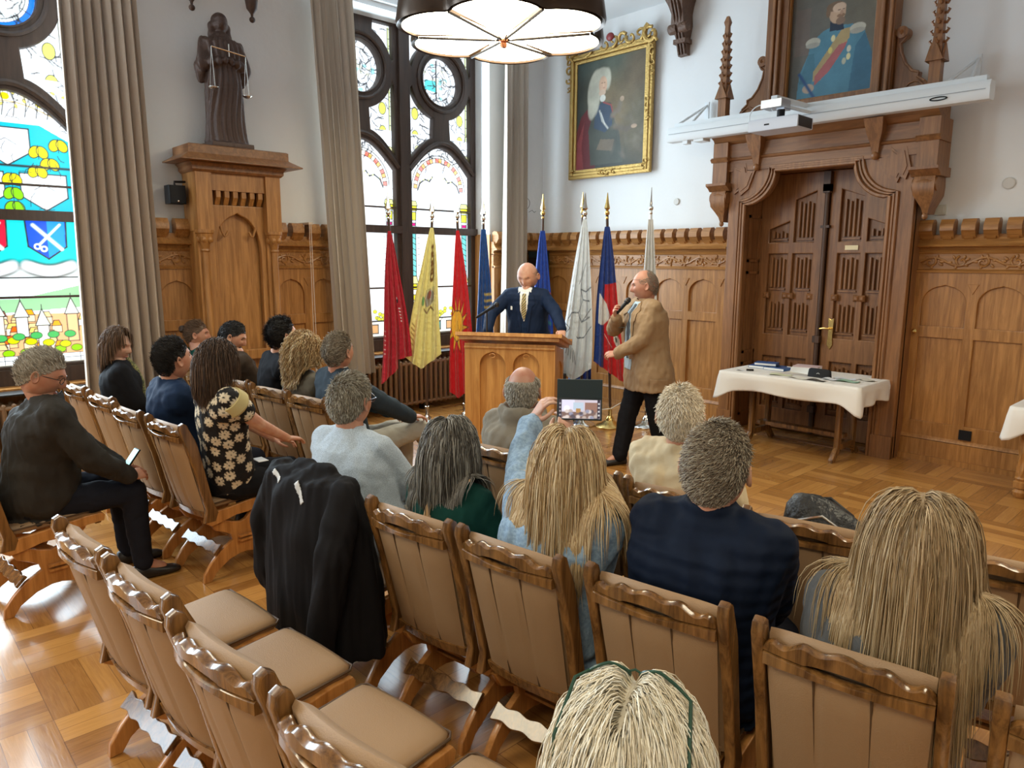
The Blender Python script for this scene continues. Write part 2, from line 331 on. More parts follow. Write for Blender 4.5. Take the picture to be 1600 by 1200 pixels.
def glass_mat(strength):
    m, N, L, B = new_mat('stained_glass'); a = N.new('ShaderNodeVertexColor'); a.layer_name = 'Col'; L.new(a.outputs['Color'], B.inputs['Base Color'])
    L.new(a.outputs['Color'], B.inputs['Emission Color']); B.inputs['Emission Strength'].default_value = strength; B.inputs['Roughness'].default_value = .25; return m
M_['glass'] = glass_mat(1.0)
LEAD = (.015, .015, .02)
WH = (.86, .93, 1.0)
def window(idx, y0, y1, detail):
    root = empty('window_%d' % idx, (LW, (y0+y1)/2, 0)); st(root)
    cy = (y0+y1)/2; hw = (y1-y0)/2; F = left(0)   # local x = Y - cy
    lw = hw-.06                                      # light width
    holes = []; LT = []
    for s in (-1, 1):
        c = s*(hw*.5+.015); h = .48
        # lower casement openings below and above the transom
        holes.append(rect(c-h, SILL+.10, c+h, 2.19)); 
        top = 2.95; holes.append([(c-h, 2.27), (c+h, 2.27)]+[(c+h-2*h*i/14, top+.33*math.sin(PI*i/14)) for i in range(15)])
        # roundel and four spandrels
        cz = 4.09; holes.append(arc(c, cz, .29, 0, 355, 40))
        R = .47; b = 3.30
        for q in (-1, 1):
            # lower spandrel, bounded by arch below and roundel above
            P = [(c+q*h, 3.12)]+[(c+q*(h-(h-.14)*i/8), 3.12+.28*math.sin(PI/2*(i/8)*.86)) for i in range(1, 9)]
            P += [(c+q*R*math.sin(t), cz-R*math.cos(t)) for t in np.linspace(.27, 1.33, 9)]; P += [(c+q*h, cz-.14)]
            holes.append(P)
            P = [(c+q*h, 4.62), (c+q*.2, 4.62)]+[(c+q*R*math.sin(t), cz+R*math.cos(t)) for t in np.linspace(.42, 1.33, 9)]+[(c+q*h, cz+.14)]
            holes.append(P)
    mb = MB(); mb.plate(rect(-hw, SILL, hw, HEAD), holes, .10, .012, F)
    # raised mullion, transom and sill mouldings
    mb.box((.0, -.065, SILL), (.09, .065, HEAD)); mb.box((.0, -hw, 2.185), (.085, hw, 2.275)); mb.box((-.05, -hw, SILL-.08), (.10, hw, SILL+.07))
    for s in (-1, 1):
        c = s*(hw*.5+.015)
        for R0, w in ((.36, .045), (.30, .02)):
            t = np.linspace(0, 2*PI, 49)[:-1]; ring = []
            P = np.stack([np.full(48, .055), c+R0*np.cos(t), 4.09+R0*np.sin(t)], 1); P = np.vstack([P, P[:1]])
            mb.tube(P, w*.5, 6, cap=False)
        P = [(.06, c-.52+1.04*i/16, 2.98+.36*math.sin(PI*i/16)) for i in range(17)]; mb.tube(P, .028, 6)
        mb.box((.03, c-.5, 2.485), (.045, c+.5, 2.505)); mb.box((.03, c-.5, 1.5), (.045, c+.5, 1.52))
    mb.build('window_frame', M_['winframe'], root)
    # glass: lower lights, arched lights, tracery
    for s in (-1, 1):
        c = s*(hw*.5+.015); y_a = c-.52
        for (za, zb, nm) in ((SILL+.05, 2.22, 'lower_pane'), (2.24, 3.42, 'arched_pane'), (3.0, 4.72, 'tracery_pane')):
            if nm == 'tracery_pane': continue
            g = Pic(1.04, zb-za, .005 if detail[0 if s < 0 else 1] else .02, WH)
            g.lk = 1.2 if idx == 1 else 2.3; glass_art(g, idx, s, nm, za); deepen(g); m2 = MB(); g.add_to(m2, frame((-.03, y_a, za), (0, 1, 0), (0, 0, 1), (1, 0, 0))); m2.build('glass_pane', M_['glass'], root, None, True)
        g = Pic(1.08, 4.70-3.15, .006 if detail[0 if s < 0 else 1] else .02, WH); g.lk = 1.9; glass_art(g, idx, s, 'tracery', 3.15); deepen(g)
        m2 = MB(); g.add_to(m2, frame((-.035, c-.54, 3.15), (0, 1, 0), (0, 0, 1), (1, 0, 0))); m2.build('glass_pane', M_['glass'], root, None, True)
    return root
YL = (.72, .68, .10); GR = (.25, .55, .08); CY = (.05, .62, .72); RD = (.75, .12, .10); PK = (.9, .3, .4)
def deepen(g):
    m = g.C.mean(-1, keepdims=True); sat = np.clip((g.C.max(-1, keepdims=True)-g.C.min(-1, keepdims=True))*2.5, 0, 1); C = np.clip(m+(g.C-m)*(1+.45*sat), .004, 1)*(1-.22*sat); g.C = np.where(m < .1, g.C, C)
def vine(g, pts, c, lw=.004, leaf=.03, seed=0):
    r = random.Random(seed); g.line(pts, lw, LEAD)
    for i in range(1, len(pts)):
        x, y = pts[i]; a = r.uniform(0, 6.28); g.ell(x+leaf*math.cos(a), y+leaf*math.sin(a), leaf*.8, leaf*.5, LEAD, rot=a); g.ell(x+leaf*math.cos(a), y+leaf*math.sin(a), leaf*.62, leaf*.36, c, rot=a)
def leads(g, x0, x1, y0, y1, n, seed, w=.004):
    r = random.Random(seed)
    for _ in range(n):
        x, y = r.uniform(x0, x1), r.uniform(y0, y1); a = r.uniform(0, 6.28); L = r.uniform(.05, .12); P = [(x, y)]
        for k in range(3): a += r.uniform(-.8, .8); x += L*.4*math.cos(a); y += L*.4*math.sin(a); P.append((x, y))
        g.line(P, w, LEAD, .8)
def glass_art(g, idx, s, nm, za):
    w, h = g.w, g.h; c = w/2
    if nm == 'tracery':
        cz = 4.09-za; leads(g, 0, w, 0, h, 120, idx*7+s, .007); r = random.Random(idx*3+s)
        for q in (-1, 1):
            for yy, cc in ((.28, YL), (.55, YL)):
                g.ell(c+q*.36, yy-.03, .055, .075, LEAD); g.ell(c+q*.36, yy-.03, .047, .066, (.75, .78, .3)); g.ell(c+q*.36, yy-.05, .02, .035, (.35, .45, .5)) if yy < .4 else None
            g.line([(c+q*.465, .05), (c+q*.465, h-.1)], .018, (.6, .68, .35)); g.line([(c+q*.452, .05), (c+q*.452, h-.1)], .004, LEAD)
        for k in range(26):
            a = r.uniform(0, 6.28); R = r.uniform(.0, .27); g.ell(c+R*math.cos(a), cz+R*math.sin(a), .03, .02, (.45, .8, .85) if k % 2 else (.8, .85, .7), .9)
        if idx == 2:
            g.poly([(c-.2, cz+.02), (c-.02, cz+.02), (c-.02, cz-.12), (c-.2, cz-.1)], (.25, .68, .72)); g.line([(c-.02, cz+.26), (c-.02, cz-.2)], .012, LEAD)
        else:
            g.ell(c, cz, .29, .29, (.02, .25, .75)); g.ell(c, cz, .25, .25, LEAD); g.ell(c, cz, .245, .245, (.85, .95, 1)); g.ell(c, cz, .16, .16, (.9, .92, .95)); g.ell(c+.02, cz-.03, .09, .04, PK)
        for a in range(0, 360, 30): g.line([(c+.2*math.cos(math.radians(a)), cz+.2*math.sin(math.radians(a))), (c+.29*math.cos(math.radians(a)), cz+.29*math.sin(math.radians(a)))], .004, LEAD)
        g.line(arc(c, cz, .22, 0, 360, 40), .004, LEAD); leads(g, c-.22, c+.22, cz-.22, cz+.22, 34, 5, .007)
        for k in range(14): g.line([(c-.52, h*k/14), (c-.46, h*k/14)], .004, LEAD); g.line([(c+.46, h*k/14), (c+.52, h*k/14)], .004, LEAD)
        return
    if idx != 1:
        if nm == 'arched_pane':
            # scrolled border above a banded red and gold arch
            leads(g, .02, w-.02, .80, h, 60, 11+s, .006)
            for k in range(8): x = .06+.13*k; y = h-.27+.17*math.sin(PI*x/w); g.ell(x, y, .045, .05, LEAD); g.ell(x, y, .038, .043, (.86, .88, .6) if k % 2 else (.85, .93, .95)); g.ell(x, y-.01, .016, .02, YL if k % 2 else (.7, .8, .3))
            ra = .40; cy = .52
            for i in range(24):
                a0, a1 = math.radians(180*i/24), math.radians(180*(i+1)/24)
                P = [(c+R*math.cos(a), cy+R*math.sin(a)) for R, a in ((ra, a0), (ra, a1), (ra-.055, a1), (ra-.055, a0))]
                g.poly(P, [(.85, .25, .2), (.9, .85, .75), (.8, .5, .15)][i % 3], .75, LEAD, .003)
            g.line(arc(c, cy, ra-.075, 0, 180, 30), .006, (.6, .35, .35)); g.line(arc(c, cy, ra+.03, 0, 180, 30), .004, LEAD)
            for q in (-1, 1):
                P = [(c+q*.34, cy-.02), (c+q*.3, cy+.07), (c+q*.22, cy+.12), (c+q*.15, cy+.10), (c+q*.1, cy+.16)]; vine(g, P, (.7, .75, .5), .008, .022, 3)
                x = c+q*.42; g.poly([(x-.07, .30), (x+.07, .30), (x+.05, .36), (x-.05, .36)], (.85, .9, .5), 1, LEAD); g.poly([(x-.06, .24), (x+.06, .24), (x+.06, .30), (x-.06, .30)], YL, .9, LEAD)
                g.poly([(x-.045, .12), (x+.045, .12), (x+.05, .22), (x-.05, .22)], (.75, .78, .15), .9, LEAD); g.poly([(x-.035, .05), (x+.035, .05), (x+.035, .085), (x-.035, .085)], (.85, .1, .3), .95, LEAD)
                g.line([(x-.045, 0), (x-.045, .25)], .004, LEAD); g.line([(x+.045, 0), (x+.045, .25)], .004, LEAD)
            for k in range(12): g.line([(0, h*k/12), (.04, h*k/12)], .004, LEAD); g.line([(w-.04, h*k/12), (w, h*k/12)], .004, LEAD)
        else:
            for q in (-1, 1):
                x = c+q*.42
                g.poly([(x-.04, .80), (x+.04, .80), (x+.04, h), (x-.04, h)], (.30, .72, .74), .95, LEAD, .005)
                for k in range(8): g.line([(x-.04, .82+.07*k), (x+.04, .78+.07*k)], .004, LEAD)
                g.poly([(x-.07, .70), (x+.07, .70), (x+.04, .80), (x-.04, .80)], (.85, .85, .5), 1, LEAD, .005)
                for k in range(4): g.poly([(x-.045, .42+.07*k), (x+.045, .42+.07*k), (x+.045, .49+.07*k), (x-.045, .49+.07*k)], YL if k % 2 else (.85, .88, .8), .9, LEAD)
                for k in range(18): g.line([(x-.1*q-.0, .1+.07*k), (x-.06*q, .1+.07*k)], .003, LEAD)
            r = random.Random(4)
            for k in range(24):
                x = .14+r.random()*.76; y = .26+.16*r.random()*abs(math.cos((x-c)*4)); g.ell(x, y, .032, .026, LEAD); g.ell(x, y, .026, .02, (.72, .74, .22))
            g.line([(0, .245), (w, .245)], .008, LEAD); g.poly([(.2, .05), (w-.2, .05), (w-.2, .24), (.2, .24)], (.88, .92, .85), 1, LEAD, .006)
            g.poly([(.27, .09), (.52, .09), (.52, .20), (.27, .20)], (.03, .55, .65), 1, LEAD, .008); g.poly([(.62, .09), (.74, .09), (.74, .20), (.62, .20)], (.6, .4, .25), 1, LEAD, .006)
            g.line([(.2, .05), (.27, .09)], .004, LEAD); g.line([(.52, .2), (.56, .24)], .004, LEAD)
            for j in range(4):
                for i in range(4): g.ell(.3+.15*i, .5+.2*j, .006, .006, (.3, .3, .35))
        return
    # window 1: coats of arms over a walled town
    if nm == 'arched_pane':
        g.poly([(.0, .0), (w, 0), (w, .62), (.75, .78), (.3, .78), (0, .62)], (.02, .45, .58))
        for a, b, cc in ((.08, .02, WH), (.56, .02, WH), (.30, .40, WH)):
            P = [(a, b+.34), (a+.36, b+.34), (a+.36, b+.14), (a+.18, b+.02), (a, b+.14)]; g.poly([(x, y) for x, y in P], cc, 1, LEAD, .010)
            g.line([(a+.1, b+.2), (a+.18, b+.25), (a+.26, b+.2)], .005, LEAD)
        for k in range(9):
            x, y = [(.5, .30), (.5, .18), (.5, .06), (.72, .55), (.80, .45), (.2, .5), (.12, .62), (.88, .62), (.7, .38)][k]; cc = [YL, GR, GR, YL, YL, YL, GR, YL, YL][k]
            for q in (-1, 1): g.ell(x+.03*q, y, .045, .06, LEAD, rot=.5*q); g.ell(x+.03*q, y, .037, .051, cc, rot=.5*q)
            g.line([(x, y-.06), (x, y+.06)], .004, LEAD)
        for k in range(26): 
            x = .05+k*.037; y = .88+.16*math.sin(PI*x/w); g.line([(x, y-.06), (x+.01, y+.02)], .004, LEAD)
        for k in range(7): g.ell(.12+.13*k, .86+.14*math.sin(PI*(.12+.13*k)/w), .035, .03, YL if k % 2 else (.9, .88, .7))
        g.line([(c-.45+.9*i/20, .80+.16*math.sin(PI*i/20)) for i in range(21)], .010, (.5, .4, .2)); g.line([(0, .42), (w, .42)], .018, LEAD)
        leads(g, 0, w, .02, h, 40, 3, .006); leads(g, 0, w, .8, h, 40, 9, .006)
        for k in range(12): vine(g, [(.05+.085*k, .84), (.07+.085*k, .95), (.05+.085*k, 1.06)], (.70, .66, .30), .007, .026, k)
        return
    # town picture, with banners and shields above
    g.poly([(0, .86), (w, .86), (w, h), (0, h)], (.10, .66, .70))
    g.poly([(0, .82), (w, .82), (w, .93), (0, .93)], (.8, .93, .97))
    for x, cc in ((.10, (.80, .10, .14)), (.56, (.03, .16, .75))):
        g.poly([(x, h-.02), (x+.32, h-.02), (x+.31, h-.26), (x+.16, h-.37), (x+.01, h-.26)], cc, 1, LEAD, .012)
        if x > .3: g.poly([(x+.17, h-.03), (x+.31, h-.03), (x+.30, h-.26), (x+.16, h-.36)], (.05, .42, .85), .8)
        g.line([(x+.06, h-.07), (x+.27, h-.28)], .030, WH); g.line([(x+.27, h-.06), (x+.10, h-.24)], .020, WH); g.line(arc(x+.08, h-.26, .022, 0, 360, 14), .012, WH); g.line(arc(x+.13, h-.28, .022, 0, 360, 14), .012, WH)
        P = [(x-.02+.36*i/12, h-.43-.05*math.sin(PI*i/12)) for i in range(13)]; g.line(P, .085, LEAD); g.line(P, .07, WH)
        for i in (3, 4, 6, 7, 8): g.line([(x+.03*i, h-.46), (x+.03*i, h-.49)], .006, (.3, .25, .3))
    g.line([(0, .83), (w, .835)], .012, LEAD)
    g.poly([(0, .50), (w, .56), (w, .78), (.7, .70), (.45, .64), (0, .66)], (.32, .56, .36)); g.poly([(0, .64), (.4, .64), (.8, .72), (w, .80), (w, .82), (0, .82)], (.72, .86, .9))
    g.put(g.inside(rect(0, 0, w, .5)).astype(float), (.80, .52, .34))
    r = random.Random(12)
    for k in range(46):
        x = r.uniform(-.05, w-.03); y = .17+.32*(1-k/46)+r.uniform(-.02, .02); a = r.uniform(.07, .13); b = .05; cc = [(.86, .45, .16), (.82, .66, .3), (.8, .22, .12), (.88, .72, .45)][k % 4]
        g.poly([(x, y), (x+a, y), (x+a-.02, y+b), (x+.02, y+b)], cc, 1, LEAD, .006); g.poly([(x, y-.06), (x+a, y-.06), (x+a, y), (x, y)], [(.85, .74, .56), (.82, .62, .40), (.88, .82, .70)][k % 3], 1, LEAD, .005)
    for x, y, hh, cc in ((.12, .26, .27, (.92, .93, .95)), (.46, .42, .13, (.88, .9, .9)), (.86, .36, .3, (.85, .62, .42)), (.62, .33, .15, (.93, .9, .85)), (.28, .44, .12, (.9, .8, .7))):
        g.poly([(x-.045, y-.12), (x+.045, y-.12), (x+.045, y+hh*.45), (x-.045, y+hh*.45)], cc, 1, LEAD, .007); g.poly([(x-.06, y+hh*.45), (x+.06, y+hh*.45), (x, y+hh*.45+.15)], (.75, .84, .78), 1, LEAD, .007); g.line([(x, y+hh*.45+.15), (x, y+hh*.45+.19)], .006, LEAD)
    for k in range(16):
        x = .2+.05*k*.9; y = .15+(.16 if k % 3 else .04)*abs(math.sin(k)); g.ell(x, y, .05, .035, LEAD); g.ell(x, y, .044, .029, [(.30, .55, .06), (.55, .62, .06), (.10, .40, .14)][k % 3])
    g.put(g.inside(rect(0, 0, w, .13)).astype(float), (.85, .92, 1)); 
    for y in (.13, .09, .05): g.line([(0, y), (w, y)], .005, LEAD)
    for k in range(7): g.line([(.15*k, .05), (.15*k, .13)], .004, LEAD)
    g.put(g.inside(rect(0, .0, w, .05)).astype(float), (.85, .85, .6)); [g.line([(.3+.03*k, .012), (.31+.03*k, .012+.012*(1+k % 3))], .005, (.3, .3, .2)) for k in range(20)]
W1 = window(1, *WIN[1], (True, True)); W2 = window(2, *WIN[2], (True, True)); W3 = window(3, *WIN[0], (False, False))
# ================================================================== PANELLING
def scroll(mb, x0, x1, zc, h, zo, F, r=.012):
    """running vine carved in relief along a frieze: a wave with spiral tendrils and leaves"""
    n = max(1, round((x1-x0)/.21)); p = (x1-x0)/n
    P = [(x0+(x1-x0)*i/(n*12), zc+h*.30*math.sin(2*PI*i/24), zo) for i in range(n*12+1)]; mb.tube(P, r, 5, F)
    for k in range(n):
        s = 1 if k % 2 else -1; cx = x0+p*(k+.5)
        S = [(cx+s*(.2*h)+(.46*h)*(1-t/16)*math.cos(2+.5*t)*s, zc+s*.02*h+(.46*h)*(1-t/16)*math.sin(2+.5*t), zo+.003) for t in range(15)]; mb.tube(S, r*.85, 5, F)
        for j in range(6):
            a = j*1.15+k; mb.ell((cx+.075*math.cos(a), zc+.38*h*math.sin(a), zo), (.024, .013, .011), F, None, 8, 4, Matrix.Rotation(a, 3, 'Z'))
def merlons(mb, x0, x1, F, pitch=.172, z0=2.10):
    n = max(1, round((x1-x0)/pitch)); p = (x1-x0)/n
    for k in range(n):
        a = x0+p*k+.02; b = a+p-.062
        prof = [(.05, z0-.05), (.105, z0-.005), (.125, z0+.03), (.135, z0+.035), (.135, z0+.085), (.10, z0+.135), (.04, z0+.14), (.01, z0+.12), (.01, z0-.05)]
        mb.loft([np.array([(x, z, o) for o, z in prof]) for x in (a, a+.008, b-.008, b)], True, F)
        mb.loft([np.array([(x, z, o) for o, z in [(.04, z0-.07), (.085, z0-.035), (.10, z0), (.04, z0)]]) for x in (a+.02, b-.02)], True, F)
def cornice(mb, x0, x1, F, prof):
    mb.loft([np.array([(x, z, o) for o, z in prof]) for x in (x0, x1)], True, F)
TOPP = [(0, 1.93), (.06, 1.93), (.07, 1.945), (.055, 1.965), (.065, 1.985), (.125, 1.995), (.13, 2.005), (.095, 2.03), (.07, 2.06), (.06, 2.10), (0, 2.105)]
def wainscot(root, F, x0, x1, npan, ornament=True, bottom=.0, first=None, pitch=None, names=('panelling_frame', 'carved_frieze', 'battlement')):
    pitch = pitch or (x1-x0)/npan; mar = .045; holes = []
    first = x0 if first is None else first
    for k in range(npan):
        a = first+k*pitch+mar; b = a+pitch-2*mar
        if b > x1-.02 or a < x0+.01: continue
        holes.append(gothic(a, b, 1.27, 1.47, .17)); holes.append(rect(a, .37, b, 1.165))
    mb = MB(); mb.plate(rect(x0, .0, x1, 1.775), holes, .035, .006, F@Matrix.Translation((0, 0, .055)))
    mb.box((x0, 0, -.0), (x1, 1.775, .048), F); mb.box((x0, 0, .06), (x1, .20, .10), F); mb.box((x0, 0, .06), (x1, .05, .125), F)
    cornice(mb, x0, x1, F, [(.07, .20), (.095, .205), (.085, .225), (.07, .24)])
    for k in range(npan+1):                       # small carved triangles between the arch heads
        x = first+k*pitch
        if x-.05 > x0 and x+.05 < x1: mb.plate([(x-.045, 1.66), (x+.045, 1.66), (x, 1.57)], [], .012, .003, F@Matrix.Translation((0, 0, .075)))
    mb.build(names[0], M_['oak'], root)
    mb = MB(); mb.box((x0, 1.77, 0), (x1, 1.94, .055), F); cornice(mb, x0, x1, F, [(.03, 1.755), (.085, 1.76), (.09, 1.78), (.055, 1.795)])
    if ornament: scroll(mb, x0+.04, x1-.04, 1.86, .12, .058, F)
    mb.build(names[1], M_['oak_h'], root)
    mb = MB(); cornice(mb, x0, x1, F, TOPP); merlons(mb, x0, x1, F); mb.build(names[2], M_['oak_h'], root)
FB = back(BY-.03); FL = left(LX+.02)
wl = st(empty('trim_2')); wainscot(wl, FB, LX, -4.40, 6, True, first=-4.47-6*.465, pitch=.465)
wr = st(empty('trim_3')); wainscot(wr, FB, -2.44, 1.0, 8, True, first=-2.40, pitch=.455)
MB().lathe([(.008, 0), (.008, .03), (.02, .035), (.022, .05), (.01, .062)], 14, frame((-2.375, BY-.12, 1.22), (1, 0, 0), (0, 0, 1), (0, -1, 0))).build('cupboard_knob', M_['brass'], wr)
MB().box((-1.93, BY-.12, .25), (-1.83, BY-.105, .34)).build('floor_socket', M_['black'], wr)
wm = st(empty('trim_4')); wainscot(wm, FL, 1.85, 2.62, 2, True, first=1.85, pitch=.39)
wm2 = st(empty('trim_5')); wainscot(wm2, FL, 3.42, 4.19, 2, True, first=3.42, pitch=.385)
wm3 = st(empty('trim_6')); wainscot(wm3, FL, 6.53, BY-.03, 2, False, first=6.55, pitch=.46)
wm4 = st(empty('trim_7')); wainscot(wm4, FL, -2.8, -.49, 5, False)
# oak lining of the window recesses up to the transom, and white reveals above
mb = MB()
for a, b in WIN:
    mb.box((LW-.1, b-.02, .0), (LX+.02, b+.0, 2.2)); mb.box((LW-.1, a, .0), (LX+.02, a+.02, 2.2)); mb.box((LW-.06, a, .0), (LW-.02, b, SILL-.02))
    mb.box((LW-.0, a, SILL-.10), (LX-.05, b, SILL-.07))
st(mb.build('trim_8', M_['oak']))
# ------------------------------------------------------------------ doorway
D = st(empty('door_1')); CY_ = 7.22; F = back(CY_); XL, XR = -4.28, -2.42
def shoulder(x0, x1, z0, zt, r):
    P = [(x0, z0), (x1, z0), (x1, zt-r)]
    P += [(x1-r*math.sin(t), zt-r*math.cos(t)) for t in np.linspace(0, PI/2, 12)][1:]
    Q = [(x0+x1-x, z) for x, z in P[2:]][::-1]; return P+Q
mb = MB(); out = rect(XL, 0, XR, 2.98); mb.plate(out, [shoulder(-4.09, -2.63, .012, 2.78, .33)], .10, .006, F@Matrix.Translation((0, 0, -.02)))
for k, (dx, w) in enumerate(((.0, .02), (.035, .014), (.065, .018))):         # mouldings that follow the opening
    P = shoulder(-4.09-dx, -2.63+dx, 0, 2.78+dx*.6, .33); P = [(x, z, .04) for x, z in P]; mb.tube(P[1:]+[P[0]], w, 6, F)
mb.box((XL, 0, .0), (-4.11, .22, .06), F); mb.box((-2.61, 0, .0), (XR, .22, .06), F)
mb.box((XL, 0, -.3), (-4.14, 2.98, -.04), F); mb.box((-2.56, 0, -.3), (XR, 2.98, -.04), F)
mb.build('door_casing', M_['portal'], D)
mb = MB()                                                          # panelled reveals either side of the doors, the soffit, and an added light block
for x, s in ((-4.14, 1), (-2.58, -1)):
    a, b = sorted((x, x+.035*s)); mb.box((a, CY_+.05, 0), (b, 7.64, 2.8))
    for za, zb in ((.15, .75), (.85, 1.75), (1.85, 2.35)):
        u0, u1 = sorted((x+.035*s, x+.050*s)); mb.box((u0, CY_+.10, za), (u1, 7.58, za+.03)); mb.box((u0, CY_+.10, zb-.03), (u1, 7.58, zb)); mb.box((u0, CY_+.10, za), (u1, CY_+.13, zb)); mb.box((u0, 7.55, za), (u1, 7.58, zb))
mb.box((-4.2, CY_+.03, 2.78), (-2.5, 7.64, 2.82)); mb.box((-4.2, 7.66, 0), (-2.5, 7.70, 2.9)); mb.build('door_reveal_light_block', M_['portal'], D)  # last box: unseen board behind the leaves, added to block light through the gap
# lintel, cornice, corbels and bracketed ends
FH = F@Matrix.Translation((0, 0, .03))
mb = MB(); mb.box((-4.30, 2.80, -.2), (-2.38, 3.14, .02), FH)
cornice(mb, -4.30, -2.38, FH, [(.0, 2.90), (.035, 2.915), (.045, 2.935), (.0, 2.95)])
cornice(mb, -4.46, -2.26, FH, [(-.2, 3.08), (.02, 3.08), (.05, 3.10), (.07, 3.13), (.11, 3.15), (.13, 3.185), (.19, 3.20), (.20, 3.235), (-.2, 3.26)])
mb.build('door_cornice', M_['portal_h'], D)
for x in (-3.96, -2.78):
    mb = MB(); mb.loft([np.array([(x-w, z, 0), (x+w, z, 0), (x+w, z, o), (x-w, z, o)]) for z, w, o in ((3.14, .085, .15), (3.02, .07, .11), (2.92, .04, .07), (2.84, .028, .05))], True, FH); mb.ell((x, 2.82, .035), (.035, .04, .04), FH); mb.build('corbel', M_['portal'], D)
for x, s in ((-4.37, -1), (-2.33, 1)):
    mb = MB(); mb.box((x-.085, 2.66, -.25), (x+.085, 3.10, .07), FH)
    cornice(mb, x-.10, x+.10, FH, [(-.2, 2.90), (.08, 2.90), (.105, 2.93), (.08, 2.95), (-.2, 2.95)])
    cornice(mb, x-.12, x+.12, FH, [(-.2, 2.60), (.06, 2.60), (.09, 2.63), (.14, 2.655), (.14, 2.68), (-.2, 2.68)])
    mb.loft([np.array([(x-w, z, -.2), (x+w, z, -.2), (x+w, z, o), (x-w, z, o)]) for z, w, o in ((2.60, .085, .07), (2.52, .09, .10), (2.44, .085, .08), (2.38, .055, .03), (2.33, .03, 0), (2.28, .02, -.02))], True, FH)
    mb.lathe([(.001, -.10), (.06, -.10), (.068, 0), (.06, .10), (.001, .10)], 16, FH@Matrix.Translation((x, 2.53, .03))@Matrix.Rotation(PI/2, 4, 'Y')); mb.ell((x, 2.26, -.02), (.025, .03, .025), FH); mb.build('scroll_bracket', M_['portal'], D)
# heraldic shields carved in the spandrels
for x, a in ((-4.13, -.25), (-2.60, .35)):
    sh = [(-.10, .07), (-.03, .06), (.0, .11), (.03, .06), (.10, .07), (.085, -.06), (.03, -.12), (.0, -.09), (-.03, -.12), (-.085, -.06)]
    R = F@Matrix.Translation((x, 2.72 if a < 0 else 2.74, .04))@Matrix.Rotation(a, 4, 'Z')@Matrix.Scale(1.25, 4); mb = MB(); mb.plate([(p*1.0, q*1.15) for p, q in sh], [], .022, .0, R); mb.plate([(p*.78, q*.86) for p, q in sh], [], .034, .0, R); mb.build('carved_shield', M_['portal'], D)
# two door leaves with linenfold panels
def leaf(x0, x1, side):
    Fd = back(7.60); mb = MB(); m = (x0+x1)/2; g = .028; a, b = x0+.11, x1-.11
    cols = [(a, m-g), (m+g, b)]
    if side < 0: tops = [2.28, 2.58]
    else: tops = [2.58, 2.28]
    holes = []
    for k, (c, d) in enumerate(cols):
        tl = tops[k]; t0, t1 = (tl-.08, tl) if side < 0 else (tl, tl-.08)
        holes += [[(c, 2.06), (d, 2.06), (d, t1+.0), (c, t0)], rect(c, 1.07, d, 1.94), rect(c, .25, d, .82)]
    mb.plate(rect(x0, .015, x1, 2.775), holes, .05, .009, Fd); mb.box((x0, .015, -.03), (x1, 2.775, -.018), Fd)
    o = mb.build('door_leaf', M_['portal'], D)
    mb = MB()
    for k, (c, d) in enumerate(cols):
        for za, zb in ((2.09, tops[k]-.10), (1.56, 1.90), (1.12, 1.42), (.30, .77)):
            for j in range(4):
                x = c+(d-c)*(.2+.2*j); mb.tube([(x, za+.02, 0), (x, zb-.02*(j % 2), 0)], .014, 6, Fd); 
            mb.box((c+.02, za-.01, -.02), (d-.02, za+.005, .005), Fd)
        for xx in (c, d): 
            mb.loft([np.array([(xx-w, 1.49-w, o), (xx+w, 1.49-w, o), (xx+w, 1.49+w, o), (xx-w, 1.49+w, o)]) for w, o in ((.035, .01), (.03, .03), (.012, .045))], True, Fd)
    mb.build('linenfold', M_['portal'], o); return o
leaf(-4.10, -3.385, -1); lf = leaf(-3.345, -2.62, 1)
mb = MB(); mb.tube([(-3.365, 7.54, .03), (-3.365, 7.54, 2.55)], .024, 10)
for z in (2.60, 1.05, .3): mb.box((-3.40, 7.50, z-.035), (-3.33, 7.58, z+.035))
mb.box((-3.40, 7.5, 2.55), (-3.33, 7.6, 2.76)); mb.box((-3.41, 7.52, 2.20), (-3.32, 7.57, 2.225)); mb.build('door_astragal', M_['walnut'], D)
mb = MB(); mb.plate([(-.03, -.14), (0, -.19), (.03, -.14), (.022, -.05), (.028, .10), (.03, .14), (0, .12), (-.03, .14), (-.028, .10), (-.022, -.05)], [], .008, .002, back(7.565)@Matrix.Translation((-3.24, 1.14, 0)))
mb.tube([(-3.24, 7.56, 1.17), (-3.24, 7.51, 1.17), (-3.28, 7.50, 1.175), (-3.33, 7.50, 1.165)], .009, 8); mb.build('door_handle', M_['brass'], D)
MB().box((-3.16, 7.565, 1.975), (-3.03, 7.573, 2.02)).build('name_plate', plain('cream_enamel', (.75, .62, .36), .4), D)
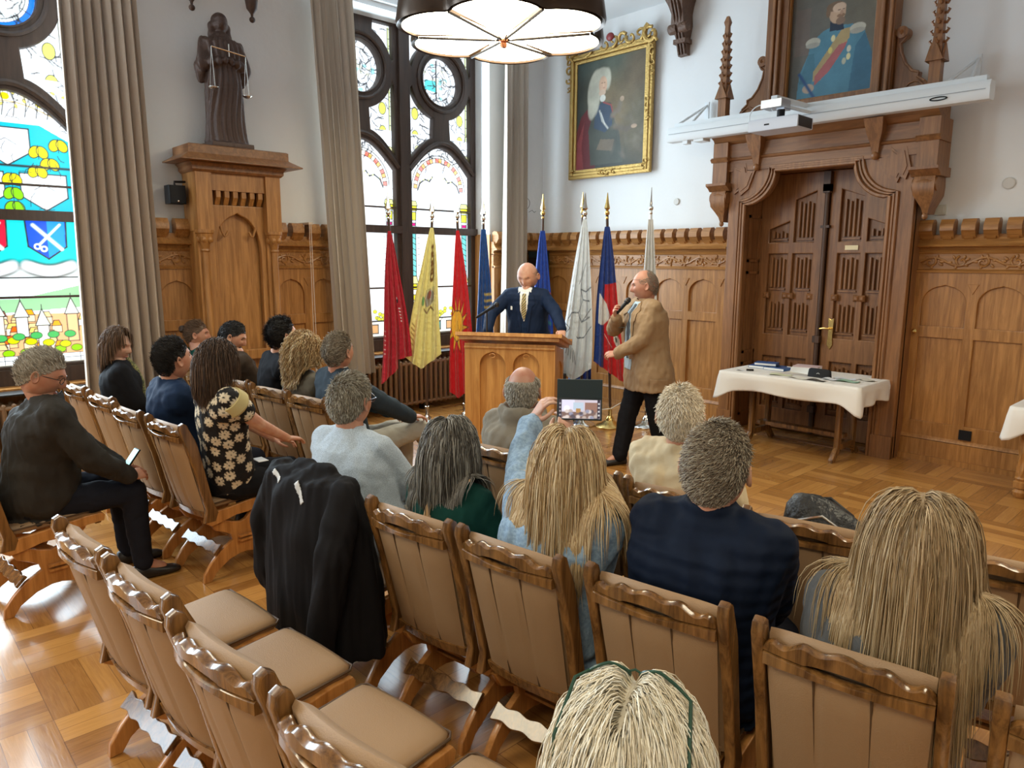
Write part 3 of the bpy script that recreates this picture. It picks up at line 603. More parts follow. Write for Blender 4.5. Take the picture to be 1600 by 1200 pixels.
# ------------------------------------------------------------------ oak surround with the officer portrait above the door
pr = empty('portrait_surround', (-3.4, 7.42, 3.25)); tag(pr, 'tall brown oak surround with moulded stiles above the door cornice, framing the officer portrait', 'frame')
def par(o, root):
    o.parent = root; o.matrix_parent_inverse = root.matrix_basis.inverted(); return o
F = back(7.40); mb = MB(); mb.plate(rect(-4.03, 3.26, -2.77, 4.83), [rect(-3.80, 3.46, -2.95, 4.70)], .16, .01, F)
for w, d in ((.10, .10), (.165, .085)):
    mb.plate(rect(-3.80-w, 3.46-w, -2.95+w, 4.70+w), [rect(-3.80-w+.035, 3.46-w+.035, -2.95+w-.035, 4.70+w-.035)], .05, .012, F@Matrix.Translation((0, 0, d)))
mb.box((-4.12, 3.26, -.05), (-2.68, 3.36, .12), F); par(mb.build('oak_surround', M_['portal']), pr)
def volute(s):
    pts = [(0, 0)]; pts = [(.0, .0), (.34, .0), (.345, .10), (.29, .19), (.225, .24), (.23, .28), (.17, .30), (.10, .38), (.055, .48), (.04, .56), (.07, .58), (.095, .62), (.09, .67), (.05, .70), (.01, .69), (.0, .66)]
    return [(s*x, y) for x, y in pts]
for s, x in ((1, -2.77), (-1, -4.03)):
    mb = MB(); Fv = F@Matrix.Translation((x, 3.27, -.02)); P = volute(s); mb.plate(P if s > 0 else P[::-1], [], .07, .012, Fv)
    S = [(s*(.18+.10*(1-t/20)*math.cos(t*.5)), .12+.10*(1-t/20)*math.sin(t*.5), .04) for t in range(19)]; mb.tube(S, .010, 6, Fv)
    mb.tube([(s*q[0]*.93, q[1]*.97+.01, .035) for q in volute(1)[3:12]], .012, 6, Fv)
    mb.lathe([(.001, -.06), (.052, -.06), (.052, .06), (.02, .065), (.001, .05)], 16, Fv@Matrix.Translation((s*.052, .645, .0))); par(mb.build('carved_volute', M_['portal']), pr)
pic = Pic(.86, 1.26, .006, (.10, .10, .085)); q = pic; q.Y = q.Y/.88; q.free = 1
q.ell(.15, .9, .3, .5, (.13, .12, .10), .7, .2); q.ell(.75, .8, .25, .5, (.16, .14, .10), .6, .2); q.poly([(.05, .5), (.2, .5), (.2, 1.0), (.05, 1.0)], (.17, .12, .10), .5)
q.poly([(.10, .0), (.12, .30), (.20, .50), (.22, .62), (.34, .72), (.44, .75), (.62, .73), (.74, .63), (.80, .45), (.84, .1), (.84, 0)], (.075, .20, .27)); q.poly([(.62, .0), (.66, .5), (.74, .62), (.82, .4), (.86, 0)], (.04, .12, .19), .8); q.poly([(.12, .2), (.2, .5), (.26, .5), (.28, .3), (.24, .15)], (.05, .14, .19), .7)
q.poly([(.26, .20), (.34, .20), (.60, .60), (.60, .70), (.52, .70), (.26, .30)], (.36, .27, .13)); q.poly([(.28, .15), (.42, .28), (.56, .50), (.58, .56), (.50, .54), (.28, .25)], (.36, .11, .11))
for x, y in ((.24, .62), (.67, .68)):
    q.ell(x, y, .075, .05, (.46, .44, .36)); q.ell(x, y-.03, .07, .03, (.34, .33, .28))
for x, y, cc in ((.42, .5, (.6, .5, .15)), (.60, .48, (.5, .5, .4)), (.60, .40, (.6, .55, .3)), (.56, .36, (.4, .4, .3)), (.44, .62, (.6, .55, .3))): q.ell(x, y, .02, .035, cc)
q.poly([(.40, .70), (.54, .69), (.52, .80), (.40, .82)], (.02, .03, .05)); q.ell(.465, .88, .08, .11, (.44, .30, .20)); q.ell(.44, .95, .085, .05, (.16, .10, .06)); q.ell(.48, .93, .065, .05, (.50, .36, .26)); q.ell(.375, .90, .022, .05, (.16, .10, .06))
q.ell(.50, .845, .04, .02, (.22, .13, .08)); q.ell(.50, .79, .045, .04, (.2, .13, .09)); q.ell(.505, .875, .014, .025, (.36, .23, .16)); q.line([(.47, .905), (.49, .905)], .008, (.05, .03, .03)); q.line([(.515, .905), (.53, .905)], .008, (.05, .03, .03))
q.ell(.22, .13, .06, .05, (.40, .30, .22)); q.line([(.12, .30), (.30, .0)], .03, (.02, .07, .18)); q.noise(14, .10, 3)
M_['oil'] = vcol('oil_paint', .35, bump=120)
mb = MB(); q.add_to(mb, F@Matrix.Translation((-3.805, 3.455, .0))); po = par(mb.build('oil_painting', M_['oil'], None, None, True), pr); po['label'] = 'officer in a blue uniform with sash and epaulettes'
mb = MB(); mb.plate(rect(-3.83, 3.43, -2.92, 4.73), [rect(-3.79, 3.47, -2.96, 4.69)], .06, .012, F@Matrix.Translation((0, 0, .03))); par(mb.build('inner_frame', M_['oak']), pr)
# crocketed pinnacles on the ends of the cornice
for k, (x, lab) in enumerate(((-4.37, 'crocketed oak pinnacle standing on the left end of the door cornice'), (-2.33, 'crocketed oak pinnacle standing on the right end of the door cornice'))):
    root = tag(empty('pinnacle', (x, 7.14, 3.25)), lab, 'pinnacle', 'pinnacles on the door cornice'); mb = MB()
    mb.box((-.045, -.045, 0), (.045, .045, .36)); 
    for a in range(4):
        R = Matrix.Rotation(a*PI/2, 4, 'Z'); mb.loft([np.array([(-.07, .05, .30), (.07, .05, .30), (.07, .075, .30), (-.07, .075, .30)]), np.array([(-.004, .05, .44), (.004, .05, .44), (.004, .065, .44), (-.004, .065, .44)])], True, R)
    mb.build('shaft', M_['portal'], root)
    mb = MB(); H = .62 if k == 0 else .8; mb.loft([np.array([(-w, -w, z), (w, -w, z), (w, w, z), (-w, w, z)]) for w, z in ((.045, .36), (.035, .5), (.02, .5+H-.1), (.03, .5+H-.06), (.012, .5+H))], True); mb.build('spire', M_['portal'], root)
    mb = MB(); n = 7 if k == 0 else 9
    for i in range(n):
        z = .46+H*.88*i/n; w = .05*(1-.45*i/n)
        for a in range(4):
            R = Matrix.Rotation(a*PI/2, 4, 'Z'); mb.tube([(w*.3, 0, z), (w*1.1, 0, z-.01), (w*1.5, 0, z+.015), (w*1.15, 0, z+.028)], [.014, .013, .011, .004], 6, R)
    mb.build('crocket', M_['portal'], root)
# ------------------------------------------------------------------ baroque portrait in a gilt frame
gp = empty('gilt_framed_painting', (-6.2, 7.45, 3.7)); tag(gp, 'large oil portrait of a man in armour and white wig in a carved gilt frame', 'painting')
F = back(7.47); x0, x1, z0, z1 = -6.88, -5.54, 2.93, 4.50
mb = MB()
for k, (o, w, t, d) in enumerate(((0, .05, .06, 0), (.035, .04, .05, .02), (.075, .045, .04, .0))):
    mb.plate(rect(x0+o, z0+o, x1-o, z1-o), [rect(x0+o+w, z0+o+w, x1-o-w, z1-o-w)], t, .014, F@Matrix.Translation((0, 0, d)))
par(mb.build('gilt_frame', M_['gold']), gp)
mb = MB(); r = random.Random(3)
def acan(cx, cz, s, a0, n=12):
    mb = MB(); mb.tube([(cx+s*(1-t/n*.85)*math.cos(a0+t*.55), cz+s*(1-t/n*.85)*math.sin(a0+t*.55), .04+.01*math.sin(t)) for t in range(n)], [s*.30*(1-t/n*.6) for t in range(n)], 8, F); par(mb.build('gilt_scroll', M_['gold']), gp)
for i in range(10): acan(x0+.06+(x1-x0-.12)*i/9, z1+.02+.05*math.sin(i*1.7)**2, .075, i*2.2)
acan(x0+.02, z1, .10, 0); acan(x1-.02, z1+.02, .12, 2)
for s, x in ((-1, x0), (1, x1)):
    for i in range(4): acan(x+s*.0, z1-.08-.11*i, .06-.008*i, i*1.4)
for i in range(5): acan((x0+x1)/2-.12+.06*i, z0+.05, .035, i*2.0)
for z in (z0+.14, z0+.62, z0+.70, z0+.78, z0+.86): acan(x1-.05, z, .032, z*9)
for x in (x0+.08, x1-.08): acan(x, z0+.07, .045, 1)
mb = MB(); mb.ell((-6.18, 4.60, .06), (.06, .05, .03), F); par(mb.build('red_cartouche', plain('red_lacquer', (.25, .03, .03), .4)), gp)
q = Pic(1.14, 1.37, .007, (.032, .036, .028)); q.X = q.X*.86+.07; q.Y = q.Y*.80; q.free = 1; q.ell(.75, .8, .45, .5, (.11, .10, .055), .8, .3); q.ell(.6, .55, .25, .3, (.20, .13, .06), .6, .25); q.ell(.55, 1.2, .5, .25, (.06, .09, .08), .7, .3); q.ell(1.0, .3, .25, .3, (.13, .10, .05), .6, .2); q.ell(.95, .9, .2, .25, (.15, .09, .05), .5, .2)
q.poly([(.05, .0), (.02, .25), (.15, .55), (.24, .62), (.32, .45), (.40, .15), (.36, 0)], (.11, .014, .016)); q.poly([(.08, .0), (.10, .3), (.20, .5), (.16, .25), (.2, 0)], (.26, .05, .05), .6)
q.poly([(.30, .05), (.26, .40), (.34, .60), (.42, .68), (.58, .64), (.64, .45), (.70, .35), (.76, .05)], (.055, .06, .045)); q.poly([(.34, .42), (.36, .62), (.48, .67), (.60, .60), (.60, .42), (.50, .36)], (.03, .05, .085))
q.line([(.42, .58), (.46, .48), (.54, .40)], .02, (.42, .42, .38)); q.line([(.44, .56), (.5, .44)], .008, (.7, .7, .65)); q.line([(.47, .66), (.58, .62), (.62, .50)], .014, (.3, .05, .04))
for x, y, rx, ry in ((.33, .74, .09, .20), (.38, .85, .10, .14), (.45, .93, .10, .07), (.52, .88, .05, .10), (.30, .60, .05, .09)): q.ell(x, y, rx, ry, (.40, .38, .30), .95, .02)
q.ell(.46, .83, .058, .085, (.52, .33, .22)); q.ell(.45, .755, .05, .03, (.5, .36, .26)); q.ell(.46, .70, .04, .035, (.55, .54, .48)); q.line([(.44, .85), (.455, .85)], .006, (.1, .06, .04)); q.line([(.475, .85), (.49, .85)], .006, (.1, .06, .04)); q.line([(.465, .80), (.485, .80)], .006, (.35, .12, .10)); q.ell(.468, .825, .01, .018, (.6, .38, .26))
q.line([(.60, .52), (.68, .56), (.71, .64)], .05, (.16, .12, .08)); q.ell(.73, .66, .028, .026, (.36, .25, .16)); q.line([(.64, .40), (.80, .36), (.88, .38)], .045, (.12, .09, .06)); q.ell(.90, .38, .04, .02, (.38, .26, .17)); q.poly([(.38, .2), (.60, .17), (.64, .28), (.44, .30)], (.20, .14, .09), .6)
for i in range(30): x = .6+.5*r.random(); y = .1+.5*r.random(); q.ell(x, y, .05, .02, (.16, .13, .09), .35, .03, r.uniform(0, 3))
q.noise(16, .14, 5); mb = MB(); q.add_to(mb, F@Matrix.Translation((x0+.10, z0+.10, .0))); par(mb.build('oil_painting', M_['oil'], None, None, True), gp)
# ------------------------------------------------------------------ carved bracket high on the back wall
cb = empty('ceiling_bracket', (-5.14, 7.5, 4.5)); tag(cb, 'carved brown wooden ceiling bracket on the back wall right of the gilt painting', 'bracket')
F = back(7.52); mb = MB(); mb.loft([np.array([(-5.14-w, z, 0), (-5.14+w, z, 0), (-5.14+w, z, o), (-5.14-w, z, o)]) for z, w, o in ((4.84, .13, .35), (4.70, .09, .24), (4.62, .075, .20), (4.50, .085, .19), (4.38, .06, .12), (4.26, .055, .08), (4.19, .06, .06))], True, F); par(mb.build('bracket_body', M_['carved']), cb)
mb = MB()
for s in (-1, 1): mb.lathe([(.001, -.05), (.055, -.05), (.06, 0), (.055, .05), (.001, .05)], 14, F@Matrix.Translation((-5.14+s*.07, 4.47, .15))@Matrix.Rotation(PI/2, 4, 'Y'))
mb.box((-5.22, 4.31, .0), (-5.06, 4.36, .14), F)
for i in range(3): mb.tube([(-5.18+.04*i, 4.80, .30), (-5.18+.04*i, 4.6, .21), (-5.18+.04*i, 4.4, .14), (-5.18+.04*i, 4.2, .075)], .014, 6, F)
par(mb.build('bracket_scroll', M_['carved']), cb)
# ------------------------------------------------------------------ statue on its panelled console (left wall between the windows)
cs = empty('statue_console', (-7.2, 2.98, 0)); tag(cs, 'tall panelled oak console with slender columns carrying the robed statue', 'console')
def pc(mb, name, mat, **k): return par(mb.build(name, mat, **k), cs)
y0, y1 = 2.57, 3.40; F = left(-7.07)
mb = MB(); mb.plate(rect(y0+.06, 0, y1-.06, 2.52), [rect(y0+.14, 2.37, y1-.14, 2.50), gothic(y0+.19, y1-.19, .95, 1.90, .38), rect(y0+.19, .15, y1-.19, .85)], .06, .008, F@Matrix.Translation((0, 0, -.12)))
mb.box((y0+.06, 0, -.36), (y1-.06, 2.52, -.16), F); pc(mb, 'back_panel', M_['oak'])
mb = MB()
for a in (y0, y1-.15): mb.box((a, 2.12, -.34), (a+.15, 2.70, 0), F); mb.box((a+.01, 0, -.34), (a+.05, 2.12, -.06), F); mb.box((a+.10, 0, -.34), (a+.14, 2.12, -.10), F)
mb.box((y0+.14, 2.50, -.34), (y1-.14, 2.70, -.03), F); mb.box((y0-.02, 0, -.34), (y1+.02, .14, .02), F); pc(mb, 'pier', M_['oak'])
for a in (y0+.07, y1-.07):
    T = F@Matrix.Translation((a, 0, -.05))@Matrix.Rotation(-PI/2, 4, 'X'); mb = MB()
    mb.lathe([(.06, .14), (.06, .2), (.045, .22), (.034, .26), (.034, 1.92), (.045, 1.935), (.04, 1.95)], 16, T); pc(mb, 'column', M_['oak'])
    mb = MB(); mb.lathe([(.036, 1.95), (.045, 1.99), (.07, 2.05), (.075, 2.09), (.085, 2.10), (.085, 2.13)], 16, T)
    for i in range(6):
        an = i*PI/3; mb.ell((a+.055*math.cos(an), 2.04, -.05+.055*math.sin(an)), (.028, .035, .028), F, None, 8, 5)
    pc(mb, 'capital', M_['oak'])
for i in range(6):
    x = y0+.20+i*.083; mb = MB(); mb.loft([np.array([(x, z, -.10), (x+.045, z, -.10), (x+.045, z, o), (x, z, o)]) for z, o in ((2.50, -.04), (2.44, -.04), (2.40, -.07), (2.37, -.09))], True, F); pc(mb, 'dentil', M_['oak'])
mb = MB()
for s, x in ((1, y0+.24), (-1, y1-.24)): mb.tube([(x+s*t*.012, 2.17-.1*math.sin(t*.6)*.6-.012*t, -.085) for t in range(7)], .012, 6, F)
pc(mb, 'carved_scroll', M_['oak'])
def ring_mould(mb, prof, F=F):
    """moulding around front and both sides; prof: (outset, z)"""
    mb.loft([np.array([(y0-o, z, -.34), (y0-o, z, o), (y1+o, z, o), (y1+o, z, -.34)]) for o, z in prof], True, F)
mb = MB(); ring_mould(mb, [(.01, 2.66), (.03, 2.68), (.03, 2.71), (.045, 2.73), (.06, 2.74)]); ring_mould(mb, [(.17, 2.745), (.17, 2.755), (.08, 2.81), (.07, 2.82), (.07, 2.89), (.055, 2.90)]); pc(mb, 'cornice', M_['portal_h'])
# the statue: robed figure with scales
sta = empty('justice_statue', (-7.22, 2.95, 2.90)); tag(sta, 'dark bronze statue of a robed figure with scales, standing on the oak console', 'statue')
def bake_voxel(mb, voxel, smooth=2, factor=.5, disp=None):
    """fuse overlapping closed solids into one continuous skin"""
    me = mb.mesh('t'); o = bpy.data.objects.new('t', me); COL.objects.link(o)
    r = o.modifiers.new('r', 'REMESH'); r.mode = 'VOXEL'; r.voxel_size = voxel; r.use_smooth_shade = True
    if smooth: s = o.modifiers.new('s', 'SMOOTH'); s.iterations = smooth; s.factor = factor
    dg = bpy.context.evaluated_depsgraph_get(); dg.update(); ev = bpy.data.meshes.new_from_object(o.evaluated_get(dg))
    bpy.data.objects.remove(o); bpy.data.meshes.remove(me)
    if disp:
        n = len(ev.vertices); V = np.empty(n*3); ev.vertices.foreach_get('co', V); V = V.reshape(-1, 3); N = np.empty(n*3); ev.vertices.foreach_get('normal', N); N = N.reshape(-1, 3)
        V = V+N*disp(V, N)[:, None]; ev.vertices.foreach_set('co', V.ravel()); ev.update()
    return ev
def folds(amp, sc, seed=0, stretch=(1, 1, 1)):
    r = np.random.default_rng(seed); K = [(r.normal(size=3), r.uniform(0, 6.28), r.normal(size=3)*1.2, r.uniform(0, 6.28)) for _ in range(10)]
    def f(V, N):
        W = V*np.array(stretch)*sc; z = 0
        for i, (k, p, k2, p2) in enumerate(K):
            s = 1+.35*i; z = z+np.sin(W@k*s+p+1.6*np.sin(W@k2+p2))/(1+.5*i)
        return amp*z/2.5
    return f
def from_mesh(me, name, mats, parent=None):
    for p in me.polygons: break
    me.name = name; me.materials.clear()
    for m in (mats if isinstance(mats, (list, tuple)) else [mats]): me.materials.append(m)
    o = bpy.data.objects.new(name, me); COL.objects.link(o)
    if parent is not None: o.parent = parent
    return o
# ---- statue body (local: x = toward the room is +X world; figure faces the room)
def ringz(c, a, b, z, n=20, rot=0, p=2.0):
    t = np.arange(n)*2*PI/n; cx, cy = c; x = a*np.sign(np.cos(t))*np.abs(np.cos(t))**(2/p); y = b*np.sign(np.sin(t))*np.abs(np.sin(t))**(2/p)
    return np.stack([cx+x*math.cos(rot)-y*math.sin(rot), cy+x*math.sin(rot)+y*math.cos(rot), np.full(n, z)], 1)
mb = MB()
mb.loft([ringz((0, 0), a, b, z, 24, 0, 2.3) for z, a, b in ((.03, .15, .21), (.10, .14, .19), (.35, .13, .17), (.60, .125, .165), (.72, .11, .15), (.86, .12, .17), (.96, .11, .18), (1.02, .07, .09), (1.06, .05, .05))])
mb.cap_((0, 0, 1.02), .045, (0, 0, 1.10), .042); mb.ell((.01, 0, 1.15), (.075, .06, .09)); mb.ell((-.02, 0, 1.15), (.085, .078, .10)); mb.cap_((-.03, .07, 1.13), .035, (-.02, .09, 1.0), .025); mb.cap_((-.03, -.07, 1.13), .035, (-.02, -.09, 1.0), .025)
for s in (-1, 1):
    mb.cap_((0, s*.15, .95), .06, (.02, s*.20, .75), .06); mb.cap_((.02, s*.20, .75), .055, (.12, s*.08, .78), .035); mb.cap_((.12, s*.07, .78), .03, (.14, s*.0, .80), .025); mb.cap_((.0, s*.20, .74), .06, (-.02, s*.20, .62), .03)
mb.box((-.15, -.20, 0), (.16, .20, .05))
me = bake_voxel(mb, .010, 3, .5, lambda V, N: np.where((V[:, 2] > .06) & (V[:, 2] < 1.0), .009*np.sin(np.arctan2(V[:, 1], V[:, 0])*16+3*np.sin(V[:, 2]*7)), .002*np.sin(V[:, 2]*80)))
from_mesh(me, 'figure', M_['statue'], sta)
mb = MB(); mb.tube([(.16, -.16, .885), (.17, 0, .865), (.16, .16, .85)], .006, 6); mb.tube([(.165, 0, .82), (.168, 0, .93)], .005, 6)
for y, z in ((-.16, .885), (.16, .85)):
    for a in (0, 2.1, 4.2): mb.tube([(.16, y, z), (.16+.03*math.cos(a), y+.03*math.sin(a), z-.36)], .0015, 4)
    mb.lathe([(.001, -.385), (.03, -.375), (.045, -.36), (.045, -.355)], 14, Matrix.Translation((.16, y, z)))
mb.build('scales', M_['chrome'], sta)
for i, (x, y, z) in enumerate(((-7.25, 2.71, 4.14), (-7.20, 3.26, 4.14))):
    root = tag(empty('pendant_boss', (x, y, z)), ('dark turned wooden pendant on the left wall above the statue, left of its head' if i == 0 else 'dark turned wooden pendant on the left wall, right of the statue head'), 'pendant', 'turned pendants above the statue')
    mb = MB(); mb.ell((0, 0, 0), (.028, .028, .028)); mb.lathe([(.01, .02), (.014, .05), (.05, .10), (.065, .2), (.05, .3), (.06, .55), (.0601, .65)], 14); mb.box((-.2, -.04, .5), (0, .04, .64)); mb.build('turned_drop', M_['walnut'], root)
# small loudspeaker beside the console
sp = tag(empty('wall_speaker', (-7.3, 2.46, 2.45)), 'small black box loudspeaker fixed to the left side of the statue console', 'loudspeaker')
MB().plate(rect(-.075, -.085, .075, .085), [], .15, .01, frame((0, 0, 0), (0, 1, 0), (0, 0, 1), (1, 0, 0))).build('cabinet', M_['black'], sp); mb = MB(); mb.tube([(0, 0, .08), (0, 0, .12), (0, .10, .125)], .012, 6); mb.build('mount', M_['iron'], sp); MB().ell((.08, .0, -.06), (.006, .01, .01)).build('status_light', M_['chrome'], sp)
# ------------------------------------------------------------------ curtains
def curtain(name, label, ya, yb, yc, yd, zt, zb, x0, npl, seed=0, mat='curtain'):
    root = tag(empty(name, (x0, (ya+yb)/2, 0)), label, 'curtain', None); n = npl*12+1; t = np.linspace(0, 1, n); r = np.random.default_rng(seed); ph = np.cumsum(r.uniform(.6, 1.4, n)); ph = ph/ph[-1]*npl*2*PI; rings = []
    for k in range(24):
        s = k/23; z = zt+(zb-zt)*s; A = .045+.03*s; yy0 = ya+(yc-ya)*s; yy1 = yb+(yd-yb)*s
        y = yy0+(yy1-yy0)*t+.012*np.sin(ph*2); x = A*np.sin(ph+.3*math.sin(s*3+seed))+.02*np.sin(t*9+s*2)
        f = np.stack([x, y-root.location[1], np.full(n, z)], 1); b = f.copy(); b[:, 0] -= .006; rings.append(np.concatenate([f, b[::-1]]))
    mb = MB(); mb.loft(rings, True); mb.build('drapery', M_[mat], root, 60); return root
M_['curtain_g'] = plain('grey_beige_curtain', (.54, .47, .39), .85, bump=.2, bscale=400, sheen=.3)
curtain('curtain', 'beige pleated curtain between the town window and the statue console', 1.60, 2.20, 1.52, 2.26, 4.62, .35, -7.19, 8, 1)
curtain('curtain', 'beige pleated curtain hanging left of the flags, at the near side of their window', 3.85, 4.36, 4.02, 4.55, 4.62, .56, -7.19, 7, 2, 'curtain_g')
curtain('curtain', 'pale grey curtain in the corner behind the speaker at the lectern', 6.56, 6.98, 6.50, 6.98, 4.62, .40, -7.20, 6, 3, 'curtain_g')
# blind cord
mb = MB(); mb.tube([(0, 0, 0), (0, .0, -1.5)], .003, 5); mb.tube([(0, .02, 0), (0, .03, -1.5)], .003, 5); mb.lathe([(.006, -1.62), (.012, -1.6), (.014, -1.5), (.006, -1.48)], 10, Matrix.Translation((0, .015, 0))); mb.box((-.23, -.01, -.015), (.01, .04, .005))
tag(mb.build('blind_cord', plain('cream_cord', (.65, .55, .45), .6), loc=(-7.22, 3.78, 2.24)), 'thin cream blind cord with a long tassel hanging left of the flag window curtain', 'cord')
# ------------------------------------------------------------------ radiators under the windows
def radiator(ya, yb, label):
    root = tag(empty('radiator', (-7.34, (ya+yb)/2, 0)), label, 'radiator'); n = int((yb-ya)/.075); c = (ya+yb)/2; mb = MB()
    for i in range(n):
        y = ya+.0375+i*.075-c
        for x in (-.07, .07): mb.cap_((x, y, .10), .022, (x, y, .62), .022, 8)
    for x in (-.07, .07):
        mb.tube([(x, ya-c, .11), (x, yb-c, .11)], .02, 8); mb.tube([(x, ya-c, .60), (x, yb-c, .60)], .02, 8)
    mb.build('ribs', plain('brown_radiator_enamel', (.20, .115, .06), .4), root)
    for y in (ya+.1-c, 0, yb-.1-c): mb = MB(); mb.box((-.05, y-.015, 0), (.05, y+.015, .11)); mb.build('foot', M_['iron'], root)
    mb = MB(); mb.box((-.16, ya-c, .70), (.06, yb-c, .715)); mb.build('shelf', M_['iron'], root)
radiator(4.30, 6.30, 'long brown ribbed radiator under the window behind the flags'); radiator(-.3, 1.7, 'brown ribbed radiator under the town window at the far left')
# ------------------------------------------------------------------ flower-shaped ceiling lamps
EM = emis('lamp_glass', (1, .90, .66), LAMP)
def lamp(x, y, lab):
    root = tag(empty('ceiling_lamp', (x, y, 3.57)), lab, 'lamp'); root.scale = (1.09, 1.09, 1.1); R = .70; n = 6; a0 = math.radians(FA)
    def outline(sc, m=14):
        P = []
        for k in range(n):
            for i in range(m):
                d = -PI/6+PI/3*(i+.5)/m; r = .60+.155*abs(math.cos(3*d))**.75; P.append((sc*r*math.cos(a0+k*PI/3+d), sc*r*math.sin(a0+k*PI/3+d)))
        return P
    P = outline(1); mb = MB(); mb.loft([np.array([(x*s, y*s, z) for x, y in P]) for s, z in ((1.02, .0), (1.03, .02), (1.0, .16), (.9, .20), (.1, .22))], False); mb.loft([np.array([(x*s, y*s, z) for x, y in P]) for s, z in ((.975, 0), (.975, .02), (1.02, .0))], False); mb.build('metal_shade', plain('dark_bronze_shade', (.06, .035, .02), .3, .6), root, 50)
    for k in range(n):
        a = a0+k*2*PI/n; mb = MB(); Q = P[k*14:(k+1)*14]; Q = [(x*.975, y*.975) for x, y in Q]; rings = []
        for s in (1, .94, .8, .6, .4, .2, .08): rings.append(np.array([(x*s, y*s, .015-.045*(1-s)**.6*math.sin(PI*min(1, (i+.5)/14))-.01*(1-s)) for i, (x, y) in enumerate(Q)]))
        mb.loft(rings, False, closed=False); mb.build('glass_petal', EM, root, 'all')
    mb = MB()
    for k in range(n):
        a = a0+PI/6+k*2*PI/n; mb.tube([(.03*math.cos(a), .03*math.sin(a), -.03), (.2*math.cos(a), .2*math.sin(a), -.024), (.61*math.cos(a), .61*math.sin(a), -.002)], .009, 6)
    mb.build('rib', M_['iron'], root)
    mb = MB(); mb.lathe([(.001, -.085), (.02, -.08), (.026, -.06), (.02, -.045), (.034, -.04), (.034, -.025), (.01, -.02)], 16); mb.build('finial', plain('copper', (.45, .17, .08), .3, .8), root)
    MB().lathe([(.015, .2), (.015, CEIL-3.60-.04), (.07, CEIL-3.60-.03), (.07, CEIL-3.60)], 12).build('stem', M_['brass'], root); return root
FA = 12
lamp(-4.42, 4.02, 'flower-shaped ceiling lamp with six glowing glass petals near the flag window')
for x, y, t in ((-3.97, -1.2, 'far left'), (.2, 3.6, 'right'), (.2, -1.2, 'rear')): lamp(x, y, 'flower-shaped ceiling lamp with glowing petals above the %s part of the hall' % t)
# ------------------------------------------------------------------ projection screen housing and projector
sc = tag(empty('projection_screen_housing', (-3.41, 7.03, 3.23)), 'long white projection screen housing across the wall above the door cornice', 'screen housing')
mb = MB(); mb.loft([np.array([(x, o, z) for o, z in ((-.07, -.055), (-.055, -.075), (.055, -.075), (.07, -.05), (.07, .05), (.05, .075), (-.05, .075), (-.075, .03))]) for x in (-1.55, -1.535, 1.535, 1.55)]); mb.build('housing', M_['white'], sc)
mb = MB(); mb.box((-1.5, -.0, .075), (1.5, .075, .125)); mb.build('top_rail', M_['white'], sc); MB().box((-1.52, -.0785, .0), (1.52, -.074, .006)).build('seam', plain('grey_seam', (.35, .38, .4), .5), sc)
MB().plate([(x*.07, y*.018) for x, y in arc(0, 0, 1, 0, 350, 20)], [[(x*.055, y*.008) for x, y in arc(0, 0, 1, 0, 350, 20)]], .004, 0, frame((1.18, -.078, -.025), (1, 0, 0), (0, 0, 1), (0, -1, 0))).build('badge', M_['black'], sc)
mb = MB(); mb.box((-1.36, -.04, -.11), (-1.30, .04, -.07)); mb.box((-1.22, -.04, -.10), (-1.10, .1, -.07)); mb.build('winding_motor', M_['white'], sc)
for x in (-1.38, 1.30):
    mb = MB()
    mb.tube([(x-.10, .04, .12), (x, .44, .36)], .013, 6); mb.tube([(x+.08, .04, .12), (x, .44, .36)], .013, 6); mb.tube([(x, .06, .12), (x, .44, .12)], .012, 6); mb.box((x-.025, .44, .08), (x+.025, .46, .40)); mb.build('wall_bracket', M_['white'], sc)
mb = MB(); mb.box((-1.08, .30, .10), (-1.02, .46, .20)); mb.build('socket_box', M_['white'], sc)
pj = tag(empty('projector', (-3.44, 6.60, 3.10)), 'white projector hanging on an arm in front of the screen housing', 'projector')
mb = MB(); mb.plate([(-.24, -.15), (.24, -.15), (.24, .15), (-.24, .15)], [], .11, .012); mb.build('body', plain('projector_white', (.62, .66, .74), .4), pj); mb = MB(); mb.box((.232, -.13, -.045), (.243, .13, .045)); mb.build('vent_grille', plain('dark_grille', (.03, .02, .018), .6), pj)
mb = MB(); mb.tube([(0, 0, .05), (0, 0, .14)], .035, 12); mb.lathe([(.06, .055), (.06, .07)], 14); mb.build('ceiling_mount', M_['black'], pj)
mb = MB(); mb.box((-.04, -.02, .14), (.04, .10, .16)); mb.box((-.14, -.12, .15), (.06, .06, .22)); mb.build('mount_head', plain('brushed_steel', (.6, .62, .66), .3, .7), pj)
mb = MB(); mb.loft([np.array([(-.03, y, z-.025), (.03, y, z-.025), (.03, y, z+.025), (-.03, y, z+.025)])+np.array((x, 0, 0)) for x, y, z in ((-.05, -.05, .24), (.10, .85, .20))]); mb.loft([np.array([(-.012, y, z-.012), (.012, y, z-.012), (.012, y, z+.012), (-.012, y, z+.012)])+np.array((x, 0, 0)) for x, y, z in ((.02, -.02, .17), (.14, .5, .14))]); mb.box((.02, .82, .05), (.18, .90, .32)); mb.build('wall_arm', M_['white'], pj)
mb = MB(); mb.tube([(-.12+.12*math.cos(t)-.05, -.05, .10+.10*math.sin(t)) for t in np.linspace(.3, 3.6, 12)], .005, 6); mb.build('cable', M_['white'], pj)
MB().box((-.08, -.152, -.01), (-.03, -.1515, .004)).build('maker_badge', M_['black'], pj)
